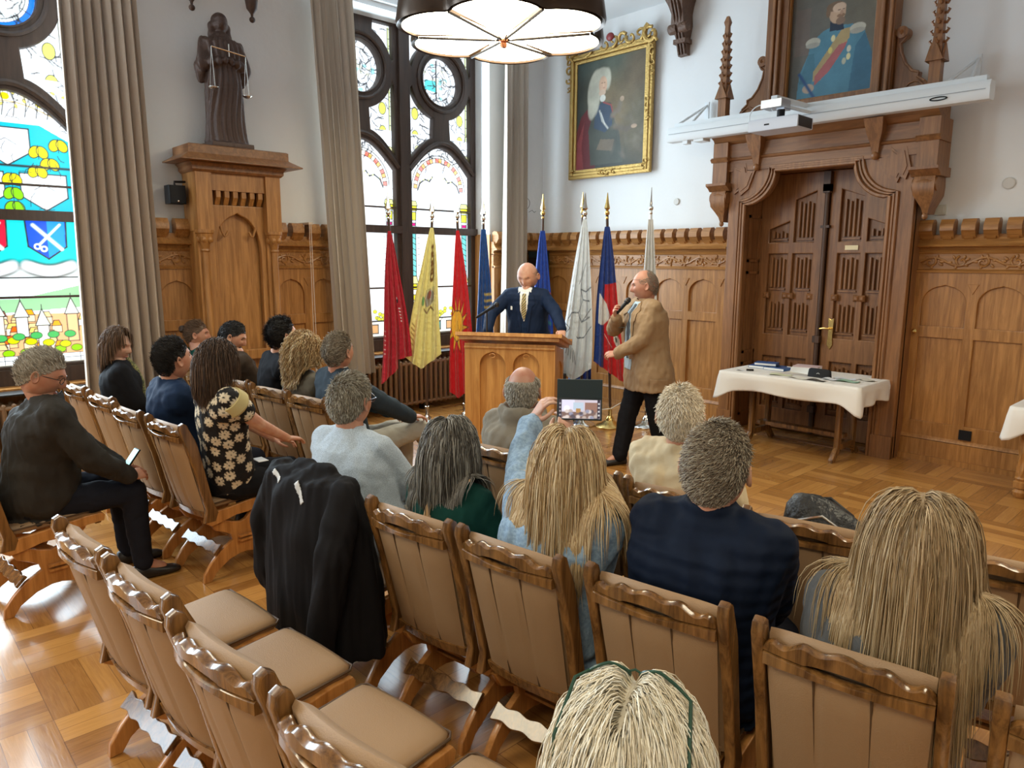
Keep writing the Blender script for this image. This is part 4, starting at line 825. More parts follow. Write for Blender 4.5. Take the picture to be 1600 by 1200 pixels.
for x, z, lab, s in ((-2.30, 2.33, 'square white thermostat on the wall just right of the door surround', .045),):
    th = MB(); th.box((x-s, BY-.02, z-s), (x+s, BY, z+s)); th.box((x-s*.6, BY-.028, z-s*.6), (x+s*.6, BY-.02, z+s*.6)); tag(th.build('thermostat', plain('cream_plastic', (.62, .60, .52), .5)), lab, 'thermostat')
for x, z, r, lab in ((-1.79, 2.53, .05, 'small round cream wall rosette at the far right above the panelling'), (-5.18, 2.56, .04, 'small round white wall rosette between the painting and the door')):
    tag(MB().lathe([(r*.8, 0), (r, .004), (r, .012), (r*.85, .018), (.001, .018)], 24, frame((x, BY, z), (1, 0, 0), (0, 0, 1), (0, -1, 0))).build('wall_rosette', plain('wall_cream', (.62, .60, .56), .7)), lab, 'rosette')
# ================================================================== CHAIRS
def bend(x, w=.2, k=.035): return -k*(1-(x/w)**2)      # the back curves away from the sitter
def chair_proto():
    """origin on the floor under the top of the back; the chair faces +y"""
    root = empty('leather_chair')
    L = lambda z: .135-.135*(z-.40)/.55                 # y of the back's rear face line at height z
    # back upholstery (rear cover with two seams, front cushion rolled over the top)
    def sheet(zt, zb, off, n=25, m=14, th=0):
        P = np.zeros((m, n, 3))
        for j in range(m):
            for i in range(n):
                s = i/(n-1)*2-1; w = .187-.016*(j/(m-1)); x = s*w; t = j/(m-1); z = zt+(zb-zt)*t+.018*(1-s*s)*(1-t)
                P[j, i] = (x, L(z)+bend(x)*(.9-.25*t)+off(s, t), z)
        return P
    seam = lambda s, t: -.012*(1-.9*math.exp(-((abs(s)-.36)/.035)**2))*min(1, 6*t, 6*(1-t)+.3)*(1-abs(s)**8)
    A = sheet(.862, .42, lambda s, t: -.004+seam(s, t)); Bk = sheet(.862, .42, lambda s, t: .012)
    mb = MB(); mb.grid(A[:, ::-1]); mb.grid(Bk); b = mb.build('back_cover', M_['leather'], root, 60)
    mb = MB(); 
    for s in (-.36, .36): mb.tube([(s*.18, L(z)+bend(s*.18)*(.9-.25*(.875-z)/.455)-.0085, z) for z in np.linspace(.425, .872, 12)], .0034, 6)
    mb.build('seam', M_['leather_d'], b)
    mb = MB(); rings = []
    for i in range(23):
        s = i/22*2-1; x = s*.186; e = (1-abs(s)**6); ring = []
        for (oy, z) in ((.015, .44), (.012, .84), (.010, .90), (.018, .935), (.040, .948), (.062, .935), (.07, .90), (.066, .8), (.06, .65), (.058, .5), (.055, .44)):
            zz = z-.012*(s*s) if z > .8 else z; k = .02+(oy-.02)*(.55+.45*e); ring.append((x, L(zz)+bend(x)*.85+k, zz))
        rings.append(np.array(ring))
    mb.loft(rings, True); mb.build('back_cushion', M_['leather'], root, 60)
    # carved wavy top rail with a long slot
    mb = MB(); n = 41; xs = np.linspace(-.19, .19, n)
    def top(x): s = abs(x)/.19; return .915+.030*(1-s**1.5)+.009*math.cos(s*PI*4.2)*(.3+s)-.02*max(0, s-.85)/.15
    def slot(x): s = x/.085; return 0 if abs(s) >= 1 else .012*(1-s*s)**.6
    for part in (0, 1):
        rings = []
        for x in xs:
            zc = .888+.005*(1-(x/.19)**2); h = slot(x); za, zb = (.850+.015*(1-(x/.19)**2), zc-h*.6) if part == 0 else (zc+h*.9, top(x)); y = L(.9)+bend(x)-.004; t = .015
            rings.append(np.array([(x, y-t, za+.003), (x, y-t-.003*part, zb-.006), (x, y-t*.4, zb), (x, y+t*.5, zb), (x, y+t, zb-.006), (x, y+t, za)]))
        mb.loft(rings, True)
    mb.build('top_rail', M_['chairw'], root, 50)
    mb = MB(); mb.loft([np.array([(x, L(z)+bend(x)*.7+o, z) for z, o in ((.385, -.012), (.425, -.016), (.425, .03), (.385, .03))]) for x in np.linspace(-.18, .18, 13)]); mb.build('bottom_rail', M_['chairw'], root)
    for s in (-1, 1):
        # stile: side profile with a rounded head, 30 mm thick
        P = [(-.018, .93), (-.012, .958), (.008, .968), (.028, .955), (.040, .925), (.070, .86), (.082, .82), (.145, .50), (.175, .42), (.155, .37), (.09, .37), (.108, .44), (.05, .70)]
        mb = MB(); mb.plate(P[::-1] if True else P, [], .032, .006, frame((s*.207, 0, 0), (0, 1, 0), (0, 0, 1), (1, 0, 0))); mb.build('stile', M_['chairw'], root)
        # seat side rail
        P = [(.10, .365), (.12, .425), (.25, .432), (.38, .447), (.50, .462), (.58, .462), (.592, .445), (.585, .415), (.50, .41), (.42, .392), (.36, .375), (.28, .375), (.20, .355), (.13, .345)]
        sr = MB(); sr.plate(P[::-1], [], .026, .004, frame((s*.208, 0, 0), (0, 1, 0), (0, 0, 1), (1, 0, 0))); sr.build('seat_rail', M_['chairside'], root)
        # trestle end: curved X with feet
        P = [(.13, .36), (.20, .362), (.27, .33), (.325, .315), (.355, .325), (.42, .39), (.50, .41), (.50, .39), (.455, .34), (.425, .28), (.40, .225), (.44, .195), (.50, .17), (.56, .12), (.585, .06), (.58, .0), (.535, .0), (.50, .06), (.44, .10), (.36, .12), (.31, .12), (.24, .10), (.16, .05), (.125, .0), (.08, .0), (.085, .05), (.13, .11), (.19, .17), (.27, .215), (.26, .25), (.22, .275), (.165, .30)]
        mb = MB(); mb.plate(P, [], .028, .005, frame((s*.175, 0, 0), (0, 1, 0), (0, 0, 1), (1, 0, 0))); mb.build('leg', M_['chairside'], root)
    # stretcher board with a wavy edge, and the two tenons
    mb = MB(); P = [(-.20+.40*i/40, .030+.0045*math.cos(i*PI/5)) for i in range(41)]; P += [(-x, -y) for x, y in P]
    mb.plate(P, [], .018, .003, frame((0, .17, .185), (1, 0, 0), (0, .72, .69), (0, -.69, .72))); mb.build('stretcher', M_['chairw'], root)
    mb = MB()
    for z in (.20, .225): mb.box((-.215, .30, z), (.215, .385, z+.012))
    mb.build('tie_slats', M_['chairside'], root)
    # seat frame front and cushion
    mb = MB(); mb.box((-.20, .545, .40), (.20, .575, .45)); mb.build('front_rail', M_['chairw'], root)
    mb = MB(); rings = []
    for i in range(19):
        t = i/18; y = .125+.475*t; e = (1-abs(2*t-1)**10)**.5; zt = .485+.022*t; zb = .43+.012*t; ring = []
        for k in range(24):
            a = 2*PI*k/24; cx = math.copysign(abs(math.cos(a))**.35, math.cos(a)); sz = math.copysign(abs(math.sin(a))**.5, math.sin(a)); w = (.19+.012*t)*(.90+.10*e); ring.append((cx*w, y, (zt+zb)/2+sz*(zt-zb)/2*(.35+.65*e)+(.008*(1-cx*cx) if sz > 0 else 0)))
        rings.append(np.array(ring)[::-1])
    mb.loft(rings, True); c = mb.build('seat', M_['leather'], root, 60)
    mb = MB(); P = [(-.196, .13, .468), (-.205, .35, .474), (-.206, .58, .482), (-.19, .598, .484), (.19, .598, .484), (.206, .58, .482), (.205, .35, .474), (.196, .13, .468)]; mb.tube(P, .005, 6); mb.build('piping', M_['leather_d'], c)
    return root
PROTO = chair_proto(); PROTO_USED = False
def chair(x, y, deg, label, group):
    global PROTO_USED
    o = PROTO if not PROTO_USED else copy_tree(PROTO); PROTO_USED = True
    o.location = (x, y, 0); o.rotation_euler = (0, 0, math.radians(deg)); tag(o, label, 'chair', group); return o
CH = {}
g1 = 'leather chairs of the right-hand block'; g2 = 'leather chairs of the left-hand block'
for key, x, y, d, lab, g in (
 ('A0', -2.66, 1.37, 9, 'tan leather chair hidden under the black jacket draped over its back', g1),
 ('A1', -2.10, 1.44, 8, 'empty-backed tan leather chair right of the draped black jacket, behind the woman in green', g1),
 ('A2', -1.63, 1.50, 7, 'tan leather chair directly behind the blonde woman in blue denim', g1),
 ('A3', -1.12, 1.59, 9, 'tan leather chair behind the man in the navy quilted jacket', g1),
 ('A4', -.61, 1.65, 9, 'tan leather chair at the lower right behind the long-haired blonde woman', g1),
 ('A5', -.10, 1.72, 9, 'tan leather chair at the right edge of the picture beyond the long-haired woman', g1),
 ('Z0', -2.64, .50, 5, 'empty tan leather chair at the lower left end of the nearest row', g1),
 ('Z1', -2.16, .54, 6, 'empty tan leather chair, second from the left in the nearest row', g1),
 ('Z2', -1.64, .565, 7, 'empty tan leather chair, third from the left in the nearest row', g1),
 ('Z3', -1.14, .61, 7, 'tan leather chair cut by the bottom edge, fourth in the nearest row', g1),
 ('Z4', -.56, .52, 14, 'tan leather chair under the white-haired person at the bottom edge', g1),
 ('B0', -2.56, 2.30, 8, 'tan leather chair behind the balding man in the hooded coat', g1),
 ('B1', -2.07, 2.33, 8, 'tan leather chair hidden beyond the denim woman, between the balding man and the cream jacket', g1),
 ('B2', -1.60, 2.38, 9, 'tan leather chair behind the white-haired man in the cream jacket', g1),
 ('B3', -1.07, 2.42, 14, 'tan leather chair with the black bag on its seat', g1),
 ('B4', -.52, 2.55, 12, 'tan leather chair beyond the long-haired woman, cut by the right edge', g1),
 ('L1', -4.25, 1.28, 7, 'honey-sided tan chair of the woman in the flowered blouse, on the aisle', g2),
 ('L2', -4.79, 1.23, 5, 'tan leather chair behind the man in the navy jacket, next to the flowered blouse', g2),
 ('L3', -5.38, 1.23, 5, 'tan leather chair between the navy jacket man and the woman in black', g2),
 ('L4', -5.95, 1.20, 5, 'tan leather chair behind the woman in the black jacket', g2),
 ('L5', -6.47, 1.16, 4, 'tan leather chair at the window end of the row, beside the grey-haired man with glasses', g2),
 ('M1', -4.44, 2.24, 9, 'tan leather chair behind the man in the dark suit, at the aisle', g2),
 ('M2', -4.93, 2.20, 9, 'tan leather chair behind the curly blonde woman', g2),
 ('M3', -5.46, 2.16, 8, 'tan leather chair behind the man in the black sweater', g2),
 ('M4', -6.05, 2.12, 8, 'tan leather chair of the bearded dark-haired man', g2),
 ('M5', -6.60, 2.08, 8, 'tan leather chair of the person with a hair bun', g2),
 ('N0', -4.52, .36, 6, 'tan leather chair of the grey-haired man looking at his phone', g2),
): CH[key] = chair(x, y, d, lab, g)
# ================================================================== LECTERN AND MICROPHONE
ang = math.atan2(.52, .78); lt = tag(empty('lectern', (-5.30, 4.99, 0), ang), 'golden oak lectern with pointed-arch panels where the man in the navy suit stands', 'lectern')
w, d = .455, .25                                     # local: -y is the audience side
Fl = frame((0, -d, 0), (1, 0, 0), (0, 0, 1), (0, -1, 0)); mb = MB()
holes = [gothic(-.30, -.04, .12, .82, .14), gothic(.04, .30, .12, .82, .14)]
mb.plate(rect(-w, 0, w, 1.05), holes, .03, .005, Fl); mb.box((-w+.01, -d+.02, .03), (w-.01, -d+.03, 1.04)); mb.box((-w-.015, -d-.03, 0), (w+.015, d+.015, .07)); mb.build('front_panel', M_['lect'], lt)
for s in (-1, 1):
    Fs = frame((s*(w-.012), 0, 0), (0, 1, 0), (0, 0, 1), (1, 0, 0)); mb = MB(); mb.plate([(-d, .0), (d, .0), (d, .95), (-d, 1.05)], [gothic(-.17, .17, .12, .72, .14)], .026, .004, Fs); mb.box((s*(w-.018)-.004, -d+.01, .03), (s*(w-.018)+.004, d-.01, .94)); mb.build('side_panel', M_['lect'], lt)
mb = MB(); Rm = Matrix.Translation((0, 0, 1.075))@Matrix.Rotation(-.21, 4, 'X')
mb.box((-.53, -.34, -.015), (.53, .34, .02), Rm); mb.box((-.50, -.31, -.05), (.50, .31, -.015), Rm); mb.box((-.53, .31, .02), (.53, .34, .045), Rm); mb.build('desk_top', M_['lect'], lt)
mb = MB()
for s in (-1, 1):
    mb.tube([(s*(.17)+.03*math.cos(a)*s, -d-.018, .93+.02*math.sin(a)) for a in np.linspace(0, 5, 10)], .006, 5)
mb.tube([(-w, -d-.015, 1.01), (w, -d-.015, 1.01)], .014, 8); mb.build('carved_moulding', M_['lect'], lt)
mc = tag(empty('desk_microphone', (-5.60, 4.87, 1.075), 0), 'black microphone on a short stand at the left side of the lectern', 'microphone')
mb = MB(); mb.lathe([(.001, 0), (.055, 0), (.05, .012), (.01, .02), (.008, .26)], 16); mb.build('stand', M_['iron'], mc)
mv = Vector((.57, .55, .50)).normalized(); p = Vector((0, 0, .27)); q0 = p-mv*.13; q1 = p+mv*.12
mb = MB(); mb.tube([q0, q0+mv*.03, p+mv*.05, q1-mv*.03], [.012, .013, .015, .02], 12); mb.build('handset', M_['black'], mc); mb = MB(); mb.ell(q1, (.026, .026, .028)); mb.build('grille', M_['iron'], mc)
pp = tag(MB().plate(rect(-.20, -.12, .12, .12), [], .006, 0, Matrix.Rotation(-.21, 4, 'X')).build('paper_sheets', M_['paper'], None, loc=(-5.40, 5.02, 1.108)), 'white sheets of paper lying on the lectern desk', 'papers'); pp.rotation_euler = (0, 0, ang)
# ================================================================== FLAGS
FLAGM = {}
def flag(bx, by, px, py, zt, label, colour, finial='silver', side=0, w0=.05, w1=.32, ztop=2.10, zbot=.55, pole='walnut', tails=None, seed=0, depth=.10):
    """bx,by base; px,py where the pole's tip is; the cloth gathers at the top and opens downward"""
    root = tag(empty('flag', (bx, by, 0)), label, 'flag', 'flags on stands along the window and back wall')
    mb = MB(); mb.lathe([(.001, .0), (.16, .0), (.165, .012), (.155, .022), (.10, .045), (.05, .075), (.045, .10), (.028, .12), (.022, .13), (.022, .22), (.026, .225), (.018, .23)], 28); mb.build('stand_base', M_['chrome'] if finial != 'gold' else M_['brass'], root)
    tip = np.array((px-bx, py-by, zt)); o = np.array((0, 0, .2)); u = tip-o; pl = o+u*.90
    mb = MB(); mb.tube([o, pl], .0155, 10); mb.build('pole', M_[pole], root)
    T = Matrix.Translation(Vector(pl)); m = M_['chrome'] if finial != 'gold' else M_['brass']; h = zt-pl[2]; mb = MB()
    mb.lathe([(.016, -.04), (.02, -.03), (.013, -.01), (.013, .0)], 12, T); mb.ell(pl+(0, 0, .025), (.028, .028, .028)); mb.lathe([(.012, .045), (.018, .06), (.03, .07), (.034, .075), (.02, .13), (.004, h)] if finial != 'spike' else [(.012, .045), (.014, .07), (.008, .12), (.003, h)], 6 if finial != 'spike' else 10, T); mb.build('finial', m, root)
    # cloth, in a frame facing the camera side: right = image right
    c = Vector((-bx, -by, 0)).normalized(); rt = Vector((-c.y, c.x, 0)); 
    nu, nv = 150, 260; U = np.linspace(0, 1, nu); V = np.linspace(0, 1, nv); UU, VV = np.meshgrid(U, V); r = np.random.default_rng(seed)
    wd = w0+(w1-w0)*VV**.8; 
    bot = zbot+(tails(UU) if tails else .12*np.abs(UU-.5)); z = ztop+(bot-ztop)*VV
    ph = r.uniform(0, 6); X = (UU-.5+side*.5*VV**.6)*wd+.012*np.sin(6*VV+ph)*VV
    nf = 3.5; Yd = depth*VV**.7*.5*(np.sin(UU*nf*2*PI+ph+1.2*VV)+.4*np.sin(UU*2*nf*2*PI+2.3*VV+ph))*.6+.03*VV
    px_ = o[0]+u[0]*(z-.2)/(zt-.2); py_ = o[1]+u[1]*(z-.2)/(zt-.2)
    P = np.stack([px_+rt.x*X+c.x*(Yd+.03), py_+rt.y*X+c.y*(Yd+.03), z], -1)
    Cc = np.array(colour(UU, VV)); mb = MB(); mb.grid(P, None, None, Cc); me = mb.build('cloth', M_['flagcloth'], root, 'all', True)
    return root
def solidc(c): return lambda U, V: np.ones(U.shape+(3,))*np.array(c)
def mask(C, m, c): C[m] = c; return C
def picture(fn, res=(150, 260)):
    def f(U, V):
        q = Pic(1, 2, .005, (0, 0, 0)); fn(q); i = np.clip((2*(1-V)/2*(q.ny-1)).astype(int), 0, q.ny-1); j = np.clip((U*(q.nx-1)).astype(int), 0, q.nx-1); return q.C[i, j]
    return f
def F_red(q):
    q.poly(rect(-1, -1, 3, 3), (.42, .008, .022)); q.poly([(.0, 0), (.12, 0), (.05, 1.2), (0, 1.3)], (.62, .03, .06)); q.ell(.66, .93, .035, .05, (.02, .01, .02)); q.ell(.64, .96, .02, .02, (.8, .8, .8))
    [q.line([(.68+.01*k, .80-.05*k), (.75, .79-.05*k)], .018, (.75, .7, .7)) for k in range(5)]; [q.line([(.03, .7-.06*k), (.09, .68-.06*k)], .014, (.8, .5, .5)) for k in range(6)]
def F_yel(q):
    q.poly(rect(-1, -1, 3, 3), (.74, .68, .27)); q.text(.58, 1.72, .16, 'NORD', (.16, .07, .01), .05, -1.5); q.ell(.62, .98, .2, .12, (.35, .32, .25)); q.ell(.60, 1.03, .10, .06, (.28, .04, .03))
    for i in range(7): q.line([(.45+.06*i, 1.12), (.40+.07*i, 1.0+.03*(i % 3)), (.50+.04*i, .90)], .02, [(.22, .14, .05), (.45, .42, .4), (.12, .18, .10)][i % 3])
    q.line([(.42, .85), (.55, .78), (.68, .84), (.8, .76)], .03, (.18, .10, .03)); q.ell(.35, .95, .05, .07, (.15, .35, .12)); [q.line([(.06, .55-.07*k), (.16, .53-.07*k)], .025, (.30, .24, .06)) for k in range(5)]
def F_sun(q):
    q.poly(rect(-1, -1, 3, 3), (.60, .008, .018)); c = (.30, .87); 
    for i in range(12):
        a = i*PI/6+.2; b = .13; q.poly([(c[0]+.26*math.cos(a-b*1.6), c[1]+.17*math.sin(a-b*1.6)), (c[0]+.58*math.cos(a+.05), c[1]+.36*math.sin(a+.05)), (c[0]+.26*math.cos(a+b*1.6), c[1]+.17*math.sin(a+b*1.6))], (.85, .52, .06), 1, (.12, .05, .02), .010)
    q.ell(c[0], c[1], .29, .19, (.12, .05, .02)); q.ell(c[0], c[1], .275, .178, (.85, .52, .06)); q.line(arc(c[0]+.12, c[1]-.02, .05, 160, 380, 10), .01, (.15, .06, .02)); q.line([(c[0]+.02, c[1]+.06), (c[0]+.05, c[1]-.02), (c[0]+.0, c[1]-.05)], .01, (.15, .06, .02)); q.line([(c[0]-.08, c[1]-.09), (c[0]+.1, c[1]-.09)], .01, (.15, .06, .02))
def F_blg(q):
    q.poly(rect(-1, -1, 3, 3), (.008, .07, .28))
    for y in (1.18, 1.10, 1.02): q.line([(.45, y+.03), (1, y-.01)], .03, (.60, .45, .12))
    q.ell(.75, .86, .22, .09, (.55, .40, .10)); q.ell(.7, .86, .12, .05, (.008, .05, .2)); q.line([(.5, .75), (.62, .62), (.8, .70), (.7, .55), (.95, .5)], .05, (.55, .45, .2)); q.line([(.6, .5), (.75, .40), (.95, .42)], .04, (.6, .55, .3)); q.ell(.8, .95, .06, .04, (.6, .45, .15))
def F_bl1(q): q.poly(rect(-1, -1, 3, 3), (.01, .055, .36)); q.poly([(.0, 0), (1, 0), (1, .2), (0, .3)], (.5, .6, .7)); q.line([(.3, 1.05), (.8, 1.15), (1, 1.1)], .04, (.45, .05, .08)); q.line([(.1, .95), (.6, 1.0)], .05, (.7, .7, .75)); q.line([(.2, .6), (.5, .8), (.9, .7)], .05, (.02, .25, .3))
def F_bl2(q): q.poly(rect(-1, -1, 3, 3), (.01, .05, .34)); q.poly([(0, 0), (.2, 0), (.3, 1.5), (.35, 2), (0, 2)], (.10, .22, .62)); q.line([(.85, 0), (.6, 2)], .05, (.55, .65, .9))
def F_wht(q):
    q.poly(rect(-1, -1, 3, 3), (.66, .73, .80)); G = (.10, .13, .18)
    for P in ([(.75, 1.45), (.55, 1.32), (.5, 1.15), (.62, 1.0), (.9, .93)], [(.5, 1.15), (.75, 1.08), (1, 1.1)], [(.62, 1.0), (.45, .85), (.2, .80), (.1, .7)], [(.45, .85), (.6, .72), (.9, .72)], [(.6, .72), (.95, .82)], [(.45, .55), (.7, .5), (.95, .58)], [(.55, 1.32), (.4, 1.2)]): q.line(P, .016, G)
    for i in range(7): q.line([(.10+.05*i, .42-.01*i), (.02+.08*i, .30-.015*i)], .022, (.2, .22, .25))
    q.line([(.0, .62), (.2, .60), (.1, .52)], .012, G)
def F_hai(q):
    q.poly(rect(-1, -1, 3, 3), (.50, .012, .018)); q.poly([(-.1, 2.1), (1.1, 2.1), (1.1, 1.32), (.35, 1.2), (.30, 0), (-.1, 0)], (.008, .035, .20)); q.poly([(.12, 1.05), (.45, .95), (.62, .80), (.30, .62), (.12, .60)], (.62, .62, .62)); q.ell(.80, .52, .12, .08, (.6, .6, .55)); q.ell(.78, .53, .04, .04, (.03, .08, .05)); q.line([(.35, .5), (.6, .38)], .015, (.7, .6, .6))
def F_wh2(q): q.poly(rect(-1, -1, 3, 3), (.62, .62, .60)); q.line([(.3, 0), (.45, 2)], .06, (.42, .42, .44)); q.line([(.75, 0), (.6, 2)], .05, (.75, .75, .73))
def flag_mat():
    m = vcol('flag_cloth', .6, bump=18); m.node_tree.nodes['Principled BSDF'].inputs['Sheen Weight'].default_value = .2; return m
M_['flagcloth'] = flag_mat()
SK = lambda k: (lambda U: k*np.abs(U-.5))
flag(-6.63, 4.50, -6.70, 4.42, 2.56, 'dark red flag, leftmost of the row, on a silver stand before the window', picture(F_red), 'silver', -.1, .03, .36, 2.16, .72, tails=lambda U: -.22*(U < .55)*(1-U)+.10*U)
flag(-6.52, 4.77, -6.44, 4.83, 2.53, 'pale yellow flag with a coat of arms and brown letters, second from the left', picture(F_yel), 'silver', -.35, .03, .40, 2.20, .66, tails=lambda U: .30*np.abs(U-.45)+.0, seed=2)
flag(-6.37, 5.20, -6.42, 5.14, 2.54, 'bright red flag with a large golden sun, hanging left of the lectern', picture(F_sun), 'silver', .0, .03, .34, 2.18, .30, tails=lambda U: .24*np.abs(U-.3)+0, seed=3)
flag(-6.33, 5.49, -6.34, 5.46, 2.53, 'blue flag with gold ornament, hanging just left of the lectern microphone', picture(F_blg), 'silver', .0, .05, .26, 2.20, .35, tails=SK(.2), seed=4)
flag(-6.10, 6.15, -6.10, 6.18, 2.62, 'blue flag behind the left shoulder of the man at the lectern', picture(F_bl1), 'gold', .1, .05, .34, 2.20, .45, tails=SK(.2), seed=5)
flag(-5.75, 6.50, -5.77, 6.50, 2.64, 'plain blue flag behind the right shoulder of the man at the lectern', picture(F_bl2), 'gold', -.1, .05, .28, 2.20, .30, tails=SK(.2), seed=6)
flag(-5.38, 6.10, -5.36, 6.08, 2.58, 'white flag with dark branching lines, right of the lectern', picture(F_wht), 'silver', -.45, .04, .40, 2.30, .52, tails=lambda U: .3*np.abs(U-.5), seed=7)
flag(-5.10, 6.28, -5.18, 6.22, 2.58, 'blue and red flag with a white patch, left of the tan-jacketed man', picture(F_hai), 'gold', -.05, .05, .36, 2.22, .50, pole='walnut', tails=lambda U: .25*(1-U), seed=8)
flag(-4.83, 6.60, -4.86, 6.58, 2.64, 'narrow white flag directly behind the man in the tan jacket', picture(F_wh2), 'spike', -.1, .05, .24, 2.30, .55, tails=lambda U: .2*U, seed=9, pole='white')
# ================================================================== TABLES
def cloth_table(root, x0, x1, y0, y1, z, drop, seed=0, corner=.10):
    """white cloth: top, four hanging sides with soft folds and pointed corners"""
    n = 36; r = random.Random(seed); per = []
    def pt(s):
        L = [(x0, y0), (x1, y0), (x1, y1), (x0, y1)]; k = int(s) % 4; f = s-int(s); a, b = L[k], L[(k+1) % 4]; return a[0]+(b[0]-a[0])*f, a[1]+(b[1]-a[1])*f
    S = np.linspace(0, 4, n*4+1)[:-1]; base = np.array([pt(s) for s in S]); c = np.array(((x0+x1)/2, (y0+y1)/2)); rings = []
    near = np.array([min(s % 1, 1-s % 1) for s in S]); cor = np.exp(-(near/.07)**2)
    dirs = []
    for s in S:
        k = int(s) % 4; f = s % 1; nn = [(0, -1), (1, 0), (0, 1), (-1, 0)]; a = np.array(nn[k], float)
        if f < .08: b = np.array(nn[(k-1) % 4], float); a = a*(.5+f/.16)+b*(.5-f/.16)
        elif f > .92: b = np.array(nn[(k+1) % 4], float); a = a*(.5+(1-f)/.16)+b*(.5-(1-f)/.16)
        dirs.append(a)
    dirs = np.array(dirs)
    for t in np.linspace(0, 1, 12):
        o = .012*min(1, t*4)+.018*t*np.sin(S*15+seed)*t+.05*t*cor; zz = z-t*(drop+corner*cor+.012*np.sin(S*11+1))-.004
        if t == 0: zz = np.full(len(S), z)
        P = base+dirs*o[:, None] if t else base; rings.append(np.column_stack([P, zz]))
    mb = MB(); inner = [np.column_stack([c+(base-c)*q, np.full(len(S), z)]) for q in (.02, .5, .97)]; mb.loft(inner+rings, False)
    o = mb.build('tablecloth', M_['cloth_w'], None, 'all'); sm = o.modifiers.new('s', 'SOLIDIFY'); sm.thickness = .003; return o
tb = tag(empty('trestle_table', (-3.19, 6.93, 0)), 'dark wood trestle table in front of the carved door', 'table')
mb = MB(); mb.box((-.62, -.36, .72), (.62, .36, .75)); mb.build('tabletop', M_['walnut'], tb)
for s in (-1, 1):
    mb = MB(); P = [(-.035, .12), (-.05, .72), (.05, .72), (.035, .12), (.27, .03), (.28, 0), (.22, 0), (.0, .06), (-.22, 0), (-.28, 0), (-.27, .03)]; P = [(-.30, 0), (-.30, .025), (-.20, .13), (-.20, .72), (-.13, .72), (-.13, .16), (.13, .16), (.13, .72), (.20, .72), (.20, .13), (.30, .025), (.30, 0), (.24, 0), (.14, .10), (-.14, .10), (-.24, 0)]
    mb.plate(P[::-1], [], .045, .005, frame((s*.44, 0, 0), (0, 1, 0), (0, 0, 1), (1, 0, 0))); mb.build('leg', M_['chairw'], tb)
mb = MB(); mb.box((-.44, -.05, .20), (.44, .05, .235)); mb.build('stretcher', M_['chairw'], tb)
tc = cloth_table(None, -.70, .70, -.40, .40, .757, .17, 1); tc.location = (-3.19, 6.93, 0); tag(tc, 'white cloth with fold creases draped over the table in front of the door', 'tablecloth')
def item(name, label, cat, mb, mat, loc, rz=0, group=None, smooth=35):
    o = mb.build(name, mat, None, smooth, loc=loc); o.rotation_euler = (0, 0, rz); return tag(o, label, cat, group)
BLU = plain('blue_book_cover', (.015, .09, .28), .35); ZT = .761
for i, (dx, dy, z, a) in enumerate(((-.50, .08, 0, .1), (-.40, .14, 0, -.1), (-.46, .11, .031, .25), (-.32, .06, .0, .0))):
    mb = MB(); mb.box((-.11, -.075, 0), (.11, .075, .028)); b = item('book', ['blue book on the door table, at the left end under another', 'blue book on the door table behind the left pile', 'blue book lying on top of the left pile', 'blue book nearest the white paper stack'][i], 'book', mb, BLU, (-3.19+dx, 6.93+dy, ZT+z), a, 'blue books on the door table'); mb = MB(); mb.box((-.105, -.0765, .004), (.108, -.07, .024)); mb.build('page_block', M_['paper'], b)
for i in range(6):
    mb = MB(); mb.box((-.12, -.08, 0), (.12, .08, .011)); item('brochure', ['bottom', 'second from the bottom', 'third from the bottom', 'third from the top', 'second from the top', 'topmost'][i]+' white brochure in the stack on the door table', 'brochure', mb, M_['paper'] if i < 5 else plain('rose_cover', (.6, .45, .45), .5), (-3.24+.004*i, 7.05, ZT+.0115*i), .05*i-.1, 'stacked white brochures')
mb = MB(); mb.loft([np.array([(x, -.035*s, z), (x, .035*s, z), (x, .01*s, z2), (x, -.01*s, z2)]) for x, s, z, z2 in ((-.11, .7, 0, .07), (-.09, 1, 0, .082), (.09, 1, 0, .082), (.11, .7, 0, .07))]); pch = item('pouch', 'small black zip pouch standing on the white cloth of the door table', 'pouch', mb, M_['black'], (-3.0, 6.84, ZT), -.1); 
mb = MB(); mb.tube([(-.015, -.031, .035), (0, -.030, .045), (.015, -.031, .035)], .002, 4); mb.build('emblem', M_['paper'], pch)
mb = MB(); mb.box((-.035, -.012, 0), (.035, .012, .018)); item('stapler', 'small dark stapler beside the white card on the left end of the door table', 'stapler', mb, M_['iron'], (-3.66, 6.72, ZT), .6)
